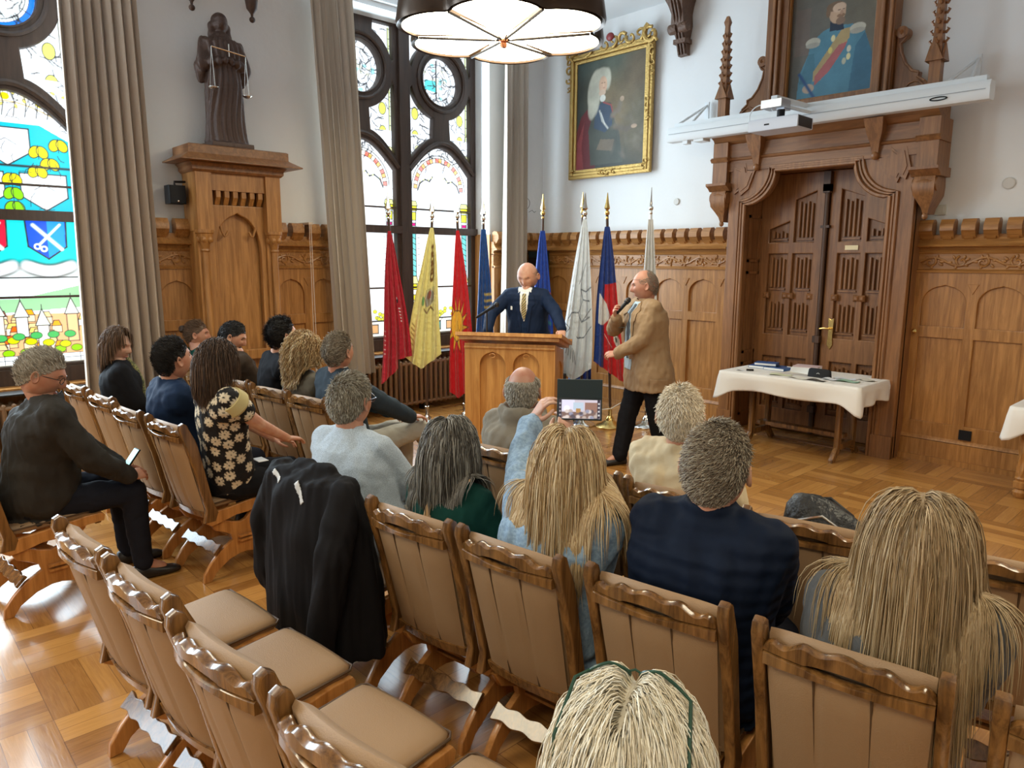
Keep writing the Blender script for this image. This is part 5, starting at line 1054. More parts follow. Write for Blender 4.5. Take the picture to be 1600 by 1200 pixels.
for i, (x, y, a, w_, h_, cc, lab) in enumerate(((-3.72, 6.68, .2, .12, .06, (.8, .8, .82), 'white card at the left front of the door table'), (-3.32, 6.70, .3, .2, .12, (.70, .72, .5), 'pale green leaflet left of the open booklet'), (-3.10, 6.64, -.2, .2, .11, (.8, .77, .68), 'cream open booklet at the front edge of the door table'), (-2.93, 6.62, -.1, .16, .08, (.10, .09, .08), 'dark folder half under the cream booklet'), (-2.78, 6.90, .5, .18, .1, (.75, .8, .85), 'pale blue leaflet behind the green one at the right end'), (-2.70, 6.78, .1, .18, .1, (.35, .55, .42), 'green leaflet near the right end of the door table'), (-2.62, 6.98, -.4, .16, .1, (.7, .68, .6), 'beige leaflet at the right rear corner of the door table'), (-2.86, 6.76, .0, .14, .09, (.78, .8, .83), 'white leaflet in front of the black pouch'))):
    mb = MB(); n = 7; P = np.array([[(-w_/2+w_*u/6, -h_/2+h_*v/2, .004+.006*math.sin(u*PI/3)) for v in range(3)] for u in range(n)]); T = P.copy(); T[..., 2] -= .003; mb.grid(P); mb.grid(T[::-1]); item('leaflet', lab, 'leaflet', mb, plain('leaflet_paper', cc, .6), (x, y, ZT+.001*i), a, 'leaflets spread on the door table')
rt_ = tag(empty('turned_leg_table', (-1.0, 6.95, 0)), 'carved oak table with twisted legs at the right edge', 'table')
mb = MB(); mb.box((-.36, -.26, .70), (.9, .40, .735)); mb.box((-.32, -.22, .62), (.86, .36, .70)); mb.build('tabletop', M_['oak'], rt_)
for lx, ly in ((-.29, -.19), (-.29, .33), (.83, -.19), (.83, .33)):
    mb = MB(); rings = []
    prof = [(.0, .03), (.02, .045), (.05, .05), (.075, .03), (.085, .05), (.13, .052), (.14, .035), (.16, .045)]+[(.16+.36*i/30, .036) for i in range(1, 30)]+[(.53, .045), (.545, .03), (.56, .055), (.62, .055), (.64, .04)]
    for z, rr in prof:
        t = np.arange(20)*2*PI/20; k = rr*(1+(.16*np.cos(4*t-z*32) if .165 < z < .515 else 0)); rings.append(np.stack([lx+k*np.cos(t), ly+k*np.sin(t), np.full(20, z)], 1))
    mb.loft(rings); mb.build('leg', M_['oak'], rt_)
tc2 = cloth_table(None, -.40, .94, -.30, .44, .742, .16, 4); tc2.location = (-1.0, 6.95, 0); tag(tc2, 'white cloth over the twisted-leg table at the right edge', 'tablecloth')
mb = MB(); mb.lathe([(.02, 0), (.03, .01), (.022, .05), (.028, .08)], 14); gl = item('yellow_booklet', 'yellow and green object on the right-hand table at the picture edge', 'booklet', MB().box((-.05, -.07, 0), (.05, .07, .10)), plain('yellow_cover', (.6, .5, .05), .5), (-1.08, 7.0, .745), .3)
# tall dark cabinet speaker in the corner and equipment behind the lectern
ts = tag(empty('tall_speaker', (-7.20, 7.22, 0)), 'tall dark column loudspeaker in the corner behind the man at the lectern', 'loudspeaker')
MB().plate(rect(-.13, 0, .13, 1.98), [], .16, .01, frame((0, 0, 0), (1, 0, 0), (0, 0, 1), (0, -1, 0))).build('cabinet', plain('dark_green_black', (.012, .022, .02), .5), ts); MB().plate(rect(-.11, .9, .11, 1.9), [], .01, .003, frame((0, -.085, 0), (1, 0, 0), (0, 0, 1), (0, -1, 0))).build('grille', M_['iron'], ts); MB().box((-.16, -.12, 0), (.16, .12, .02)).build('base_plate', M_['iron'], ts)
rk = tag(empty('equipment_case', (-5.55, 5.75, 0), .5), 'black equipment case with cables standing between the lectern and the white flag', 'case')
MB().plate(rect(-.16, .02, .16, .60), [], .30, .015, frame((0, 0, 0), (1, 0, 0), (0, 0, 1), (0, -1, 0))).build('case_body', M_['black'], rk); mb = MB(); mb.box((-.12, -.155, .38), (.10, -.15, .50)); mb.box((-.10, -.155, .18), (.05, -.15, .26)); mb.build('front_panel', plain('grey_panel', (.35, .38, .4), .4, .3), rk)
mb = MB(); mb.tube([(.17, 0, .30), (.4, -.05, .22), (.7, .0, .26), (.95, .05, .42)], .005, 6); mb.build('white_cable', M_['white'], rk)
wb = tag(empty('wire_wall_lamp', (LX+.03, 7.13, 2.50)), 'small white wall box with looped wires near the corner curtain', 'wall box')
MB().box((-.02, -.08, -.06), (.02, .08, .06)).build('box', M_['white'], wb); mb = MB(); mb.tube([(.03, .09*math.cos(t)*(1+.2*math.sin(t)), .13+.08*math.sin(t)) for t in np.linspace(-2, 4.1, 20)], .003, 5); mb.tube([(.02, .08, .02), (.03, .14, .05), (.03, .18, .02), (.02, .22, .04)], .003, 5); mb.build('wire', M_['black'], wb)
# ================================================================== PEOPLE
def smoothstep(a, b, x): t = np.clip((x-a)/(b-a), 0, 1); return t*t*(3-2*t)
def gs(x, s): return np.exp(-(x/s)**2)
def head_surf(D, p=None):
    """unit directions (n,3) -> points of a head (face toward +y, centre of the skull at the origin, crown at +.118)"""
    p = p or {}; x, y, z = D[:, 0], D[:, 1], D[:, 2]; fat = p.get('fat', 1.0)
    X = x*.077*fat; Y = y*.097; Z = z*.118
    lo = np.clip(-Z/.118, 0, 1); up = np.clip(Z/.118, 0, 1)
    X *= 1-.26*lo**1.6/fat+.02*up; Y = np.where(Y < 0, Y*(1-.42*lo**.9)*(1+.04*up), Y*(1-.06*lo)); Y = Y-.004*lo
    fr = smoothstep(.1, .75, y)                                           # frontness
    Y += fr*(.022*gs(X, .012)*np.where(Z > -.030, gs(Z+.028, .030), gs(Z+.028, .008)) + .006*gs(X, .010)*gs(Z, .03))
    Y += fr*(.006*gs(Z-.032, .012)*gs(X, .05)); Y -= fr*.011*gs(np.abs(X)-.031, .016)*gs(Z-.010, .012)
    Y += fr*(.006*gs(X, .022)*(gs(Z+.056, .0055)+gs(Z+.068, .0065))-.004*gs(X, .024)*gs(Z+.062, .0025))
    Y += fr*(.010*gs(X, .022)*gs(Z+.098, .016)); Y -= fr*.004*gs(X, .03)*gs(Z+.080, .008)
    Y += fr*.004*gs(np.abs(X)-.045, .018)*gs(Z+.02, .02)
    X += np.sign(x)*smoothstep(.3, .9, np.abs(x))*.004*gs(Z+.07, .03)*fat
    return np.stack([X, Y, Z], 1)
def sph(n, m):
    R = []; t = np.arange(n)*2*PI/n
    for i in range(m+1):
        a = PI*(i+.02)/(m+.04); R.append(np.stack([math.sin(a)*np.cos(t), math.sin(a)*np.sin(t), np.full(n, -math.cos(a))], 1))
    return R
def add_head(mb, M, p):
    R = sph(72, 60); mb.loft([head_surf(r, p) for r in R], True, M, 0)
    for s in (-1, 1):                                                    # ears
        t = np.arange(14)*2*PI/14
        rings = []
        for k, (sc, o) in enumerate(((.55, 0), (.95, .004), (1.05, .010), (.98, .015), (.75, .0125), (.45, .008))):
            rings.append(np.stack([s*(.070*p.get('fat', 1)+o+.010*(.4-np.sin(t)*.1)+.006*sc*np.cos(t+PI)*(1)), -.006+.017*sc*np.cos(t)-.004*np.sin(t), -.006+.031*sc*np.sin(t)*(1-.15*(np.sin(t) < 0))], 1))
        mb.loft(rings if s < 0 else [r[::-1] for r in rings], True, M, 0)
        e = (s*.031, .0685, .0105); cl = p.get('closed', False)
        if not cl: mb.ell(e, (.0125, .0115, .0095), M, 1, 14, 10); mb.ell((s*.0305, .0755, .009), (.0055, .0050, .0055), M, 2, 12, 8)
        mb.tube([(s*.031+q*.015, .0800-abs(q)*.005, .0165-.004*q*q if not cl else .006-.003*(1-q*q)) for q in np.linspace(-1, 1, 7)], .0030, 5, M, 4 if not cl else 2)
        mb.tube([(s*.031+q*.019, .0895-abs(q*s+.3)*.010, .031-.006*(q*s)*(q*s)) for q in np.linspace(-1, 1, 7)], [.0012, .0034, .0045, .0045, .0045, .0034, .0012], 5, M, 4)
    mb.tube([(q*.021, .0885-abs(q)**2*.008, -.0615-.001*abs(q)) for q in np.linspace(-1, 1, 9)], [.0014, .0026, .0036, .004, .0037, .004, .0036, .0026, .0014], 6, M, 3)
SKINS = {}
def skin(c):
    k = tuple(c)
    if k not in SKINS:
        m, N, L, B = new_mat('skin'); t = N.new('ShaderNodeTexCoord'); n = N.new('ShaderNodeTexNoise'); n.inputs['Scale'].default_value = 22; n.inputs['Detail'].default_value = 3; L.new(t.outputs['Object'], n.inputs['Vector'])
        r = N.new('ShaderNodeValToRGB'); r.color_ramp.elements[0].position = .35; r.color_ramp.elements[1].position = .7; r.color_ramp.elements[0].color = (c[0]*.92, c[1]*.74, c[2]*.70, 1); r.color_ramp.elements[1].color = (*c, 1)
        L.new(n.outputs['Fac'], r.inputs[0]); L.new(r.outputs[0], B.inputs['Base Color']); B.inputs['Roughness'].default_value = .48
        SKINS[k] = [m, plain('eye_white', (.7, .66, .6), .2), plain('iris', (.03, .02, .015), .15), plain('lips', (c[0]*.62, c[1]*.30, c[2]*.30), .4), plain('brow_hair', (.10, .06, .04), .8)]
    return SKINS[k]
SK1, SK2, SK3 = (.58, .33, .22), (.50, .26, .17), (.64, .40, .29)
def ik(S, W, a, b, pole):
    S = np.array(S, float); W = np.array(W, float); d = W-S; L = np.linalg.norm(d); L2 = min(L, (a+b)*.995); u = d/L; x = (a*a-b*b+L2*L2)/(2*L2); h = math.sqrt(max(a*a-x*x, 1e-6))
    p = np.array(pole, float); p = p-u*(p@u); p /= np.linalg.norm(p)+1e-9; return S+u*x+p*h, S+u*L2
def hand(mb, W, d, up, side, curl=.5, spread=.0, s=1.0, grip=None):
    """palm and five separate fingers; W wrist, d finger direction, up = back-of-hand normal; side +1 thumb toward d x up"""
    d = np.array(d, float); d /= np.linalg.norm(d); up = np.array(up, float); up = up-d*(up@d); up /= np.linalg.norm(up); lt = np.cross(d, up)*side; W = np.array(W, float)
    def T(a, b, c): return W+s*(d*a+lt*b+up*c)
    t = np.arange(12)*2*PI/12; rings = []
    for a, w, h in ((-.015, .024, .019), (.01, .028, .018), (.04, .038, .016), (.07, .042, .014), (.088, .040, .011)): rings.append(np.array([T(a, w*math.cos(q)*1.0, h*math.sin(q)) for q in t]))
    mb.loft(rings)
    for i, (b, L, r) in enumerate(((.031, .070, .0085), (.011, .078, .0088), (-.010, .072, .0084), (-.030, .056, .0074))):
        p = np.array((.082-.004*abs(i-1), b)); an = curl*.55; pos = np.array((p[0], 0.0)); x = b
        for k, (f, rr) in enumerate(((.46, 1), (.30, .92), (.24, .82))):
            q = pos+L*f*np.array((math.cos(an), -math.sin(an))); mb.cap_(T(pos[0], x, pos[1]), r*rr*s, T(q[0], x+spread*(1.5-i)*.2*L*f, q[1]), r*(rr-.08)*s, 8); x += spread*(1.5-i)*.2*L*f; pos = q; an += curl*(.95 if k == 0 else .8)
    q0 = (.012, .024, -.004); q1 = (.042, .050, -.014-.01*curl); q2 = (.070, .056-.012*curl, -.022-.016*curl); q3 = (.092, .052-.022*curl, -.026-.022*curl)
    for A, Bq, r0, r1 in ((q0, q1, .014, .0115), (q1, q2, .0112, .0098), (q2, q3, .0098, .0078)): mb.cap_(T(*A), r0*s, T(*Bq), r1*s, 8)
def torso_rings(sk, e=0.0, hem=None, belly=0.0, wide=1.0):
    """ellipses up the spine; e = ease of a garment"""
    H, Nk, sh = sk['hip'], sk['neck'], sk['sh']; ax = Nk-H; L = np.linalg.norm(ax); u = ax/L; X = sk['right']; Yv = np.cross(u, X)*-1; Yv = np.cross(X, u)*-1; Yv = np.cross(u, X)
    Yv = Yv if Yv[1] > 0 or sk.get('flip') else -Yv
    prof = [(-.14, .135, .100), (-.04, .172, .128), (.10, .172, .128), (.25, .158, .118), (.42, .155, .115), (.58, .168, .122), (.72, .178, .124), (.84, .168, .108), (.93, .120, .082), (1.0, .066, .062)]
    if hem is not None: prof = [q for q in prof if q[0] > (hem if hem > -.17 else .05)]; prof = ([(hem, .182, .138)] if hem > -.17 else [(hem, .195, .150), (-.12, .192, .146), (-.02, .186, .138)])+prof
    out = []; t = np.arange(28)*2*PI/28
    for f, a, b in prof:
        c = H+u*L*f; a = (a*wide*sk['s']+e*(1 if f < .9 else .5)); b = b*sk['s']*(.6+.4*wide)+e*(1 if f < .9 else .5); bl = belly*math.exp(-((f-.28)/.25)**2); cc = np.cos(t); ss = np.sin(t)
        pw = .85; x = a*np.sign(cc)*np.abs(cc)**pw; y = b*np.sign(ss)*np.abs(ss)**pw; y = np.where(y > 0, y+bl, y)
        out.append(c+x[:, None]*X+y[:, None]*Yv)
    return out, u, Yv
def skeleton(hip, head, s=1.0, lean_sh=.85, yaw=0, shw=1.0, standing=False, knees=None, feet=None, hands=None, elbows=None, shrug=0, twist=0):
    hip = np.array(hip, float); head = np.array(head, float); nk = head+np.array((0, -.018, -.132))*s
    nk[:2] = hip[:2]+(nk[:2]-hip[:2])*lean_sh; c, si = math.cos(twist), math.sin(twist); X = np.array((c, si, 0)); base = nk-np.array((0, 0, .045*s-shrug))
    sh = [base-X*.172*s*shw, base+X*.172*s*shw]; sk = dict(hip=hip, head=head, neck=nk, sh=sh, right=X, s=s)
    if standing:
        kn = knees or [(-.10, .04, .50*s), (.10, .04, .50*s)]; ft = feet or [(-.12, 0, .09), (.12, 0, .09)]
    else:
        kn = knees or [(hip[0]-.12, hip[1]+.44*s, .53), (hip[0]+.12, hip[1]+.44*s, .53)]; ft = feet or [(kn[0][0], kn[0][1]+.02, .10), (kn[1][0], kn[1][1]+.02, .10)]
    sk['kn'] = [np.array(k, float) for k in kn]; sk['ft'] = [np.array(k, float) for k in ft]
    hd = hands or [(hip[0]-.07, hip[1]+.28, .66), (hip[0]+.07, hip[1]+.28, .66)]; pol = elbows or [(-.5, -.6, -.5), (.5, -.6, -.5)]
    sk['el'] = []; sk['wr'] = []
    for i in (0, 1):
        e, w = ik(sh[i], hd[i], .285*s, .25*s, pol[i]); sk['el'].append(e); sk['wr'].append(w)
    return sk
def body_solids(mb, sk, e=0.0, arms=True, legs=True, torso=True, hem=None, belly=0, wide=1, sleeve=1.0, es=None):
    s = sk['s']; es = e if es is None else es
    if torso:
        R, u, Y = torso_rings(sk, e, hem, belly, wide); mb.loft(R)
        for i in (0, 1): mb.cap_(sk['neck']-(0, 0, .03)+(sk['sh'][i]-sk['neck'])*.2, (.055+e*.6)*s, sk['sh'][i]-(0, 0, .01), (.056+e*.55)*s)
        m = (sk['sh'][0]+sk['sh'][1])/2; mb.cap_(sk['sh'][0]*.75+m*.25-(0, 0, .05), (.085+e*.7)*s, sk['sh'][1]*.75+m*.25-(0, 0, .05), (.085+e*.7)*s)
    if arms:
        for i in (0, 1):
            S, E_, W = sk['sh'][i], sk['el'][i], sk['wr'][i]
            if sleeve <= .5: f = sleeve*2; mb.cap_(S, (.056+es)*s, S+(E_-S)*f, (.055+es)*s); continue
            mb.cap_(S-(0, 0, .015), (.054+es*.7)*s, E_, (.042+es)*s); W2 = E_+(W-E_)*(2*sleeve-1); mb.cap_(E_, (.043+es)*s, W2, (.029+es*.8)*s)
    if legs:
        for i in (0, 1):
            hj = sk['hip']+np.array(((-1, 1)[i]*.085*s, .0, -.01)); mb.cap_(hj, (.092+e)*s, sk['kn'][i], (.060+e)*s); mb.cap_(sk['kn'][i], (.060+e)*s, sk['ft'][i], (.038+e*1.2)*s)
def fabric(name, c, rough=.9, fs=14, fstr=.5, micro=90, c2=None, sheen=.05, chk=None):
    m, N, L, B = new_mat(name); t = N.new('ShaderNodeTexCoord'); B.inputs['Base Color'].default_value = (*c, 1); B.inputs['Roughness'].default_value = rough; B.inputs['Sheen Weight'].default_value = 0 if max(c) < .06 else sheen; B.inputs['Specular IOR Level'].default_value = .10 if max(c) < .06 else .25
    n = N.new('ShaderNodeTexNoise'); n.inputs['Scale'].default_value = fs; n.inputs['Detail'].default_value = 3; n.inputs['Distortion'].default_value = .8; L.new(t.outputs['Object'], n.inputs['Vector'])
    b = N.new('ShaderNodeBump'); b.inputs['Strength'].default_value = fstr*.6; b.inputs['Distance'].default_value = .012; L.new(n.outputs['Fac'], b.inputs['Height']); L.new(b.outputs['Normal'], B.inputs['Normal'])
    if chk:
        k = N.new('ShaderNodeTexChecker'); k.inputs['Scale'].default_value = chk; k.inputs['Color1'].default_value = (*c, 1); k.inputs['Color2'].default_value = (*c2, 1); L.new(t.outputs['Object'], k.inputs['Vector']); L.new(k.outputs['Color'], B.inputs['Base Color'])
    elif c2:
        n2 = N.new('ShaderNodeTexNoise'); n2.inputs['Scale'].default_value = micro; n2.inputs['Detail'].default_value = 2; L.new(t.outputs['Object'], n2.inputs['Vector']); r = N.new('ShaderNodeValToRGB'); r.color_ramp.elements[0].position = .4; r.color_ramp.elements[1].position = .6; r.color_ramp.elements[0].color = (*c, 1); r.color_ramp.elements[1].color = (*c2, 1); L.new(n2.outputs['Fac'], r.inputs[0]); L.new(r.outputs[0], B.inputs['Base Color'])
    return m
HM = {}
def hair_mat(cols, rough=.5):
    k = tuple(cols)
    if k in HM: return HM[k]
    m, N, L, B = new_mat('hair'); a = N.new('ShaderNodeVertexColor'); a.layer_name = 'Col'; L.new(a.outputs['Color'], B.inputs['Base Color']); B.inputs['Roughness'].default_value = rough; B.inputs['Specular IOR Level'].default_value = .35; HM[k] = m; return m
def hairline(y, x=None): return np.interp(y, [-.1, -.05, -.02, .0, .015, .035, .06, .1], [-.080, -.070, -.035, -.008, .010, .022, .052, .066])
def hair(root, Mh, n, length, cols, mode='short', keep=None, w=.0014, colliders=(), seg=None, seed=0, part=0.0, comb=(0, -1, -.6), lift=.35, cap=True, p=None, capoff=.004, wave=0.0, vol=.010, name='hair', ends=None, sweep=None, gather=None, region=None):
    r = np.random.default_rng(seed); A = np.array(Mh)
    D = r.normal(size=(n*4, 3)); D /= np.linalg.norm(D, axis=1)[:, None]; P = head_surf(D, p); ok = P[:, 2] > hairline(P[:, 1])
    if region is not None: ok = region(P)
    if keep is not None: ok &= keep(P)
    P = P[ok][:n]; D = D[ok][:n]; n = len(P); N0 = D/np.array((.077, .097, .118)); N0 /= np.linalg.norm(N0, axis=1)[:, None]
    C0 = np.array(cols); t = r.uniform(0, 1, n); ci = np.minimum((t*(len(C0))).astype(int), len(C0)-1); C = C0[ci]*r.uniform(.8, 1.15, (n, 1))
    ax = np.array((.077, .097, .118)); seg = seg or (4 if mode == 'short' else 15); L = length(P) if callable(length) else np.full(n, length); L = L*r.uniform(.75, 1.1, n)
    if mode == 'short' and region is None: L = L*(.25+.75*smoothstep(0, .045, P[:, 2]-hairline(P[:, 1])))
    
    pts = [P+N0*.001]
    if mode == 'short':
        cb = comb(P) if callable(comb) else np.broadcast_to(np.array(comb, float), P.shape); d = cb-N0*(cb*N0).sum(1)[:, None]; d /= np.linalg.norm(d, axis=1)[:, None]+1e-6; d = d+.25*r.normal(size=d.shape)
        for k in range(seg):
            v = N0*lift*(1-k/seg*.9)+d; v /= np.linalg.norm(v, axis=1)[:, None]; q = pts[-1]+v*(L/seg)[:, None]; dd = np.linalg.norm(q/ax, axis=1); 
            q = np.where((dd < 1.02)[:, None], q/dd[:, None]*1.02, q); pts.append(q)
    else:
        # long hair: combed away from the parting over the skull, then falling with gravity and sliding over head and shoulders
        sx = np.sign(P[:, 0]-part+1e-5); fr_ = smoothstep(-.075, .02, P[:, 1])*smoothstep(.0, .09, P[:, 2]); side = np.clip(np.abs(P[:, 0])/.06, 0, 1)
        vel = np.stack([sx*(.08+.55*fr_)*np.where(P[:, 1] < -.05, side, 1), -.55-.2*fr_, np.full(n, -.35)], 1)+.12*r.normal(size=P.shape)
        if sweep is not None: vel = vel+np.array(sweep)
        if gather is not None: vel = np.array(gather)[None]-P; vel /= np.linalg.norm(vel, axis=1)[:, None]
        v = vel-N0*(vel*N0).sum(1)[:, None]; Wd = P@A[:3, :3].T+A[:3, 3]; iA = np.linalg.inv(A); hv = r.uniform(0, vol, n); phs = r.uniform(0, 6.28, n); jit = r.normal(size=P.shape)*.10
        Wv = v@A[:3, :3].T; Wp = Wd.copy(); pts = [Wp.copy()]; st_ = (L/seg)[:, None]
        for k in range(seg):
            g = np.array((0, 0, -1.0)); f = min(1, .35+k*.14); Wv = Wv*(1-f*.55)+g*f*.75+jit*.25; Wv /= np.linalg.norm(Wv, axis=1)[:, None]
            if wave: Wv = Wv+wave*np.stack([np.sin(k*1.1+phs), np.cos(k*1.1+phs), 0*phs], 1)
            q = Wp+Wv*st_
            for it in range(2):
                ql = q@iA[:3, :3].T+iA[:3, 3]; dd = np.linalg.norm(ql/(ax+.004), axis=1); lim = 1.03+hv/.09*smoothstep(0, .035, np.abs(ql[:, 0]-part))+(.010-.010*smoothstep(0, .03, np.abs(ql[:, 0]-part)))/.09; m = dd < lim; ql[m] = ql[m]/dd[m, None]*lim[m, None]; q = ql@A[:3, :3].T+A[:3, 3]
                for (a, ra, b, rb) in colliders:
                    a = np.array(a); b = np.array(b); ab = b-a; tt = np.clip(((q-a)@ab)/(ab@ab), 0, 1); c = a+tt[:, None]*ab; dv = q-c; dl = np.linalg.norm(dv, axis=1)+1e-9; rr = ra+(rb-ra)*tt+.004+hv*.8; m = dl < rr; q[m] = c[m]+dv[m]/dl[m, None]*rr[m, None]
            Wv = (q-Wp); Wv /= np.linalg.norm(Wv, axis=1)[:, None]+1e-9; Wp = q; pts.append(q.copy())
    Pn = np.stack(pts, 1)
    if mode == 'short': Pn = Pn@A[:3, :3].T+A[:3, 3]
    m = Pn.shape[1]; T = np.gradient(Pn, axis=1); T /= np.linalg.norm(T, axis=2)[..., None]+1e-9; ref = r.normal(size=(n, 1, 3)); u = np.cross(T, ref); u /= np.linalg.norm(u, axis=2)[..., None]+1e-9; v = np.cross(T, u)
    rad = w*np.interp(np.arange(m)/(m-1), [0, .5, .85, 1], [.8, 1, .75, .15])[None, :, None]; V = np.stack([Pn+rad*(u*math.cos(a)+v*math.sin(a)) for a in (0, 2.094, 4.189)], 2)
    I = np.arange(n*m*3).reshape(n, m, 3); F = []
    for k in range(3): F.append(np.stack([I[:, :-1, k], I[:, 1:, k], I[:, 1:, (k+1) % 3], I[:, :-1, (k+1) % 3]], -1).reshape(-1, 4))
    F = np.concatenate(F); mb = MB(); tip = np.array(ends) if ends is not None else None; Cv = np.broadcast_to(C[:, None, None, :], V.shape).copy()
    if tip is not None: f = (np.arange(m)/(m-1))[None, :, None, None]; Cv = Cv*(1-f*.7)+tip*f*.7
    mb.add(V.reshape(-1, 3), F.tolist(), 0, None, Cv.reshape(-1, 3))
    if cap:
        R = np.concatenate(sph(64, 48)); Q = head_surf(R, p); nn = R/ax; nn /= np.linalg.norm(nn, axis=1)[:, None]; okc = Q[:, 2] > hairline(Q[:, 1])+.004
        if keep is not None: okc &= keep(Q)
        Q2 = Q+nn*(capoff+.0015*np.sin(Q[:, :1]*900)*np.cos(Q[:, 2:3]*700)); nR, nC = 49, 64; J = np.arange(nR*nC).reshape(nR, nC); G = np.stack([J[:-1], np.roll(J[:-1], -1, 1), np.roll(J[1:], -1, 1), J[1:]], -1).reshape(-1, 4); G = G[okc[G].all(1)]
        uu = np.unique(G); mp = np.zeros(nR*nC, int); mp[uu] = np.arange(len(uu)); mb.add(Q2[uu], mp[G].tolist(), 0, Mh, C0.mean(0)*.75)
    return mb.build(name, hair_mat(cols), root, 'all', True)
def glasses(root, Mh, c=(.02, .02, .02), oy=0, oz=0, tilt=0, th=1):
    mb = MB(); T = Mh@Matrix.Translation((0, oy, oz))@Matrix.Rotation(tilt, 4, 'X')
    for s in (-1, 1):
        mb.tube([(s*.033+.024*math.cos(a)*(1+.1*math.cos(2*a)), .101-.010*abs(math.cos(a)) if math.cos(a)*s > 0 else .101, .008+.017*math.sin(a)) for a in np.linspace(0, 2*PI, 21)], .0019*th, 6, T, cap=False)
        mb.tube([(s*.057, .092, .014), (s*.074, .078, .014), (s*.082, .0, .010), (s*.080, -.018, -.006)], .0019*th, 6, T)
    mb.tube([(-.010, .102, .010), (0, .105, .013), (.010, .102, .010)], .0018, 6, T); return mb.build('glasses', plain('spectacle_frame', c, .3), root)
def project(root, src, poly, fwd, off, name, mat, res=.0045, thick=.004, up=(0, 0, 1), origin=(0, 0)):
    """a patch of cloth lying on the garment: 2D outline (local right, height) cast onto the surface from the front"""
    bv = BVHTree.FromPolygons([v.co for v in src.data.vertices], [tuple(p.vertices) for p in src.data.polygons]); f = Vector(fwd).normalized(); rt = f.cross(Vector((0, 0, 1))).normalized()*1
    xs = [q[0] for q in poly]; zs = [q[1] for q in poly]; nx = max(2, int((max(xs)-min(xs))/res)+1); nz = max(2, int((max(zs)-min(zs))/res)+1); g = Pic(1, 1, 1, (0, 0, 0)); X, Z = np.meshgrid(np.linspace(min(xs), max(xs), nx), np.linspace(min(zs), max(zs), nz)); g.X, g.Y = X, Z; ins = g.inside([(a+1e-5, b-1e-5) for a, b in poly])
    P = np.zeros(X.shape+(3,)); okm = np.zeros(X.shape, bool)
    for i in range(nz):
        for j in range(nx):
            o = Vector((origin[0], origin[1], 0))+rt*X[i, j]+Vector((0, 0, Z[i, j]))+f*1.2; h = bv.ray_cast(o, -f)
            if h[0] is not None: P[i, j] = h[0]+f*off; okm[i, j] = True
    dpt = P@np.array(f); lim = np.median(dpt[okm & ins])+.07 if (okm & ins).any() else 9; okm &= dpt < lim
    I = np.arange(nx*nz).reshape(nz, nx); F = np.stack([I[:-1, :-1], I[1:, :-1], I[1:, 1:], I[:-1, 1:]], -1).reshape(-1, 4); c = ins.reshape(-1)[F].sum(1) >= 2; F = F[c & okm.reshape(-1)[F].all(1)]
    if len(F) == 0: return None
    u = np.unique(F); mp = np.zeros(nx*nz, int); mp[u] = np.arange(len(u)); mb = MB(); mb.add(P.reshape(-1, 3)[u], mp[F].tolist()); o = mb.build(name, mat, root, 'all'); m = o.modifiers.new('s', 'SOLIDIFY'); m.thickness = thick; m.offset = -1; return o
def shoe(root, ft, d, c=(.015, .013, .012)):
    d = np.array(d, float); d /= np.linalg.norm(d); n = np.array((-d[1], d[0], 0)); mb = MB(); rings = []
    for a, w, z0, z1 in ((-.07, .020, .0, .06), (-.055, .033, .0, .09), (0, .036, .0, .095), (.06, .040, .0, .07), (.12, .046, .0, .055), (.17, .040, .0, .045), (.20, .022, .004, .03)):
        c_ = np.array((ft[0], ft[1], 0))+d*a; ring = []
        for k in range(14): q = 2*PI*k/14; x = w*math.cos(q); z = (z0+z1)/2+(z1-z0)/2*np.sign(math.sin(q))*abs(math.sin(q))**.7; ring.append(c_+n*x+np.array((0, 0, z)))
        rings.append(ring)
    mb.loft([np.array(q) for q in rings]); return mb.build('shoe', plain('shoe_leather', c, .4), root, 60)
def tw(root, X, Y, Z):
    """world point -> the person's local frame"""
    v = Matrix.Rotation(-root.rotation_euler[2], 3, 'Z')@Vector((X-root.location[0], Y-root.location[1], Z)); return np.array(v)
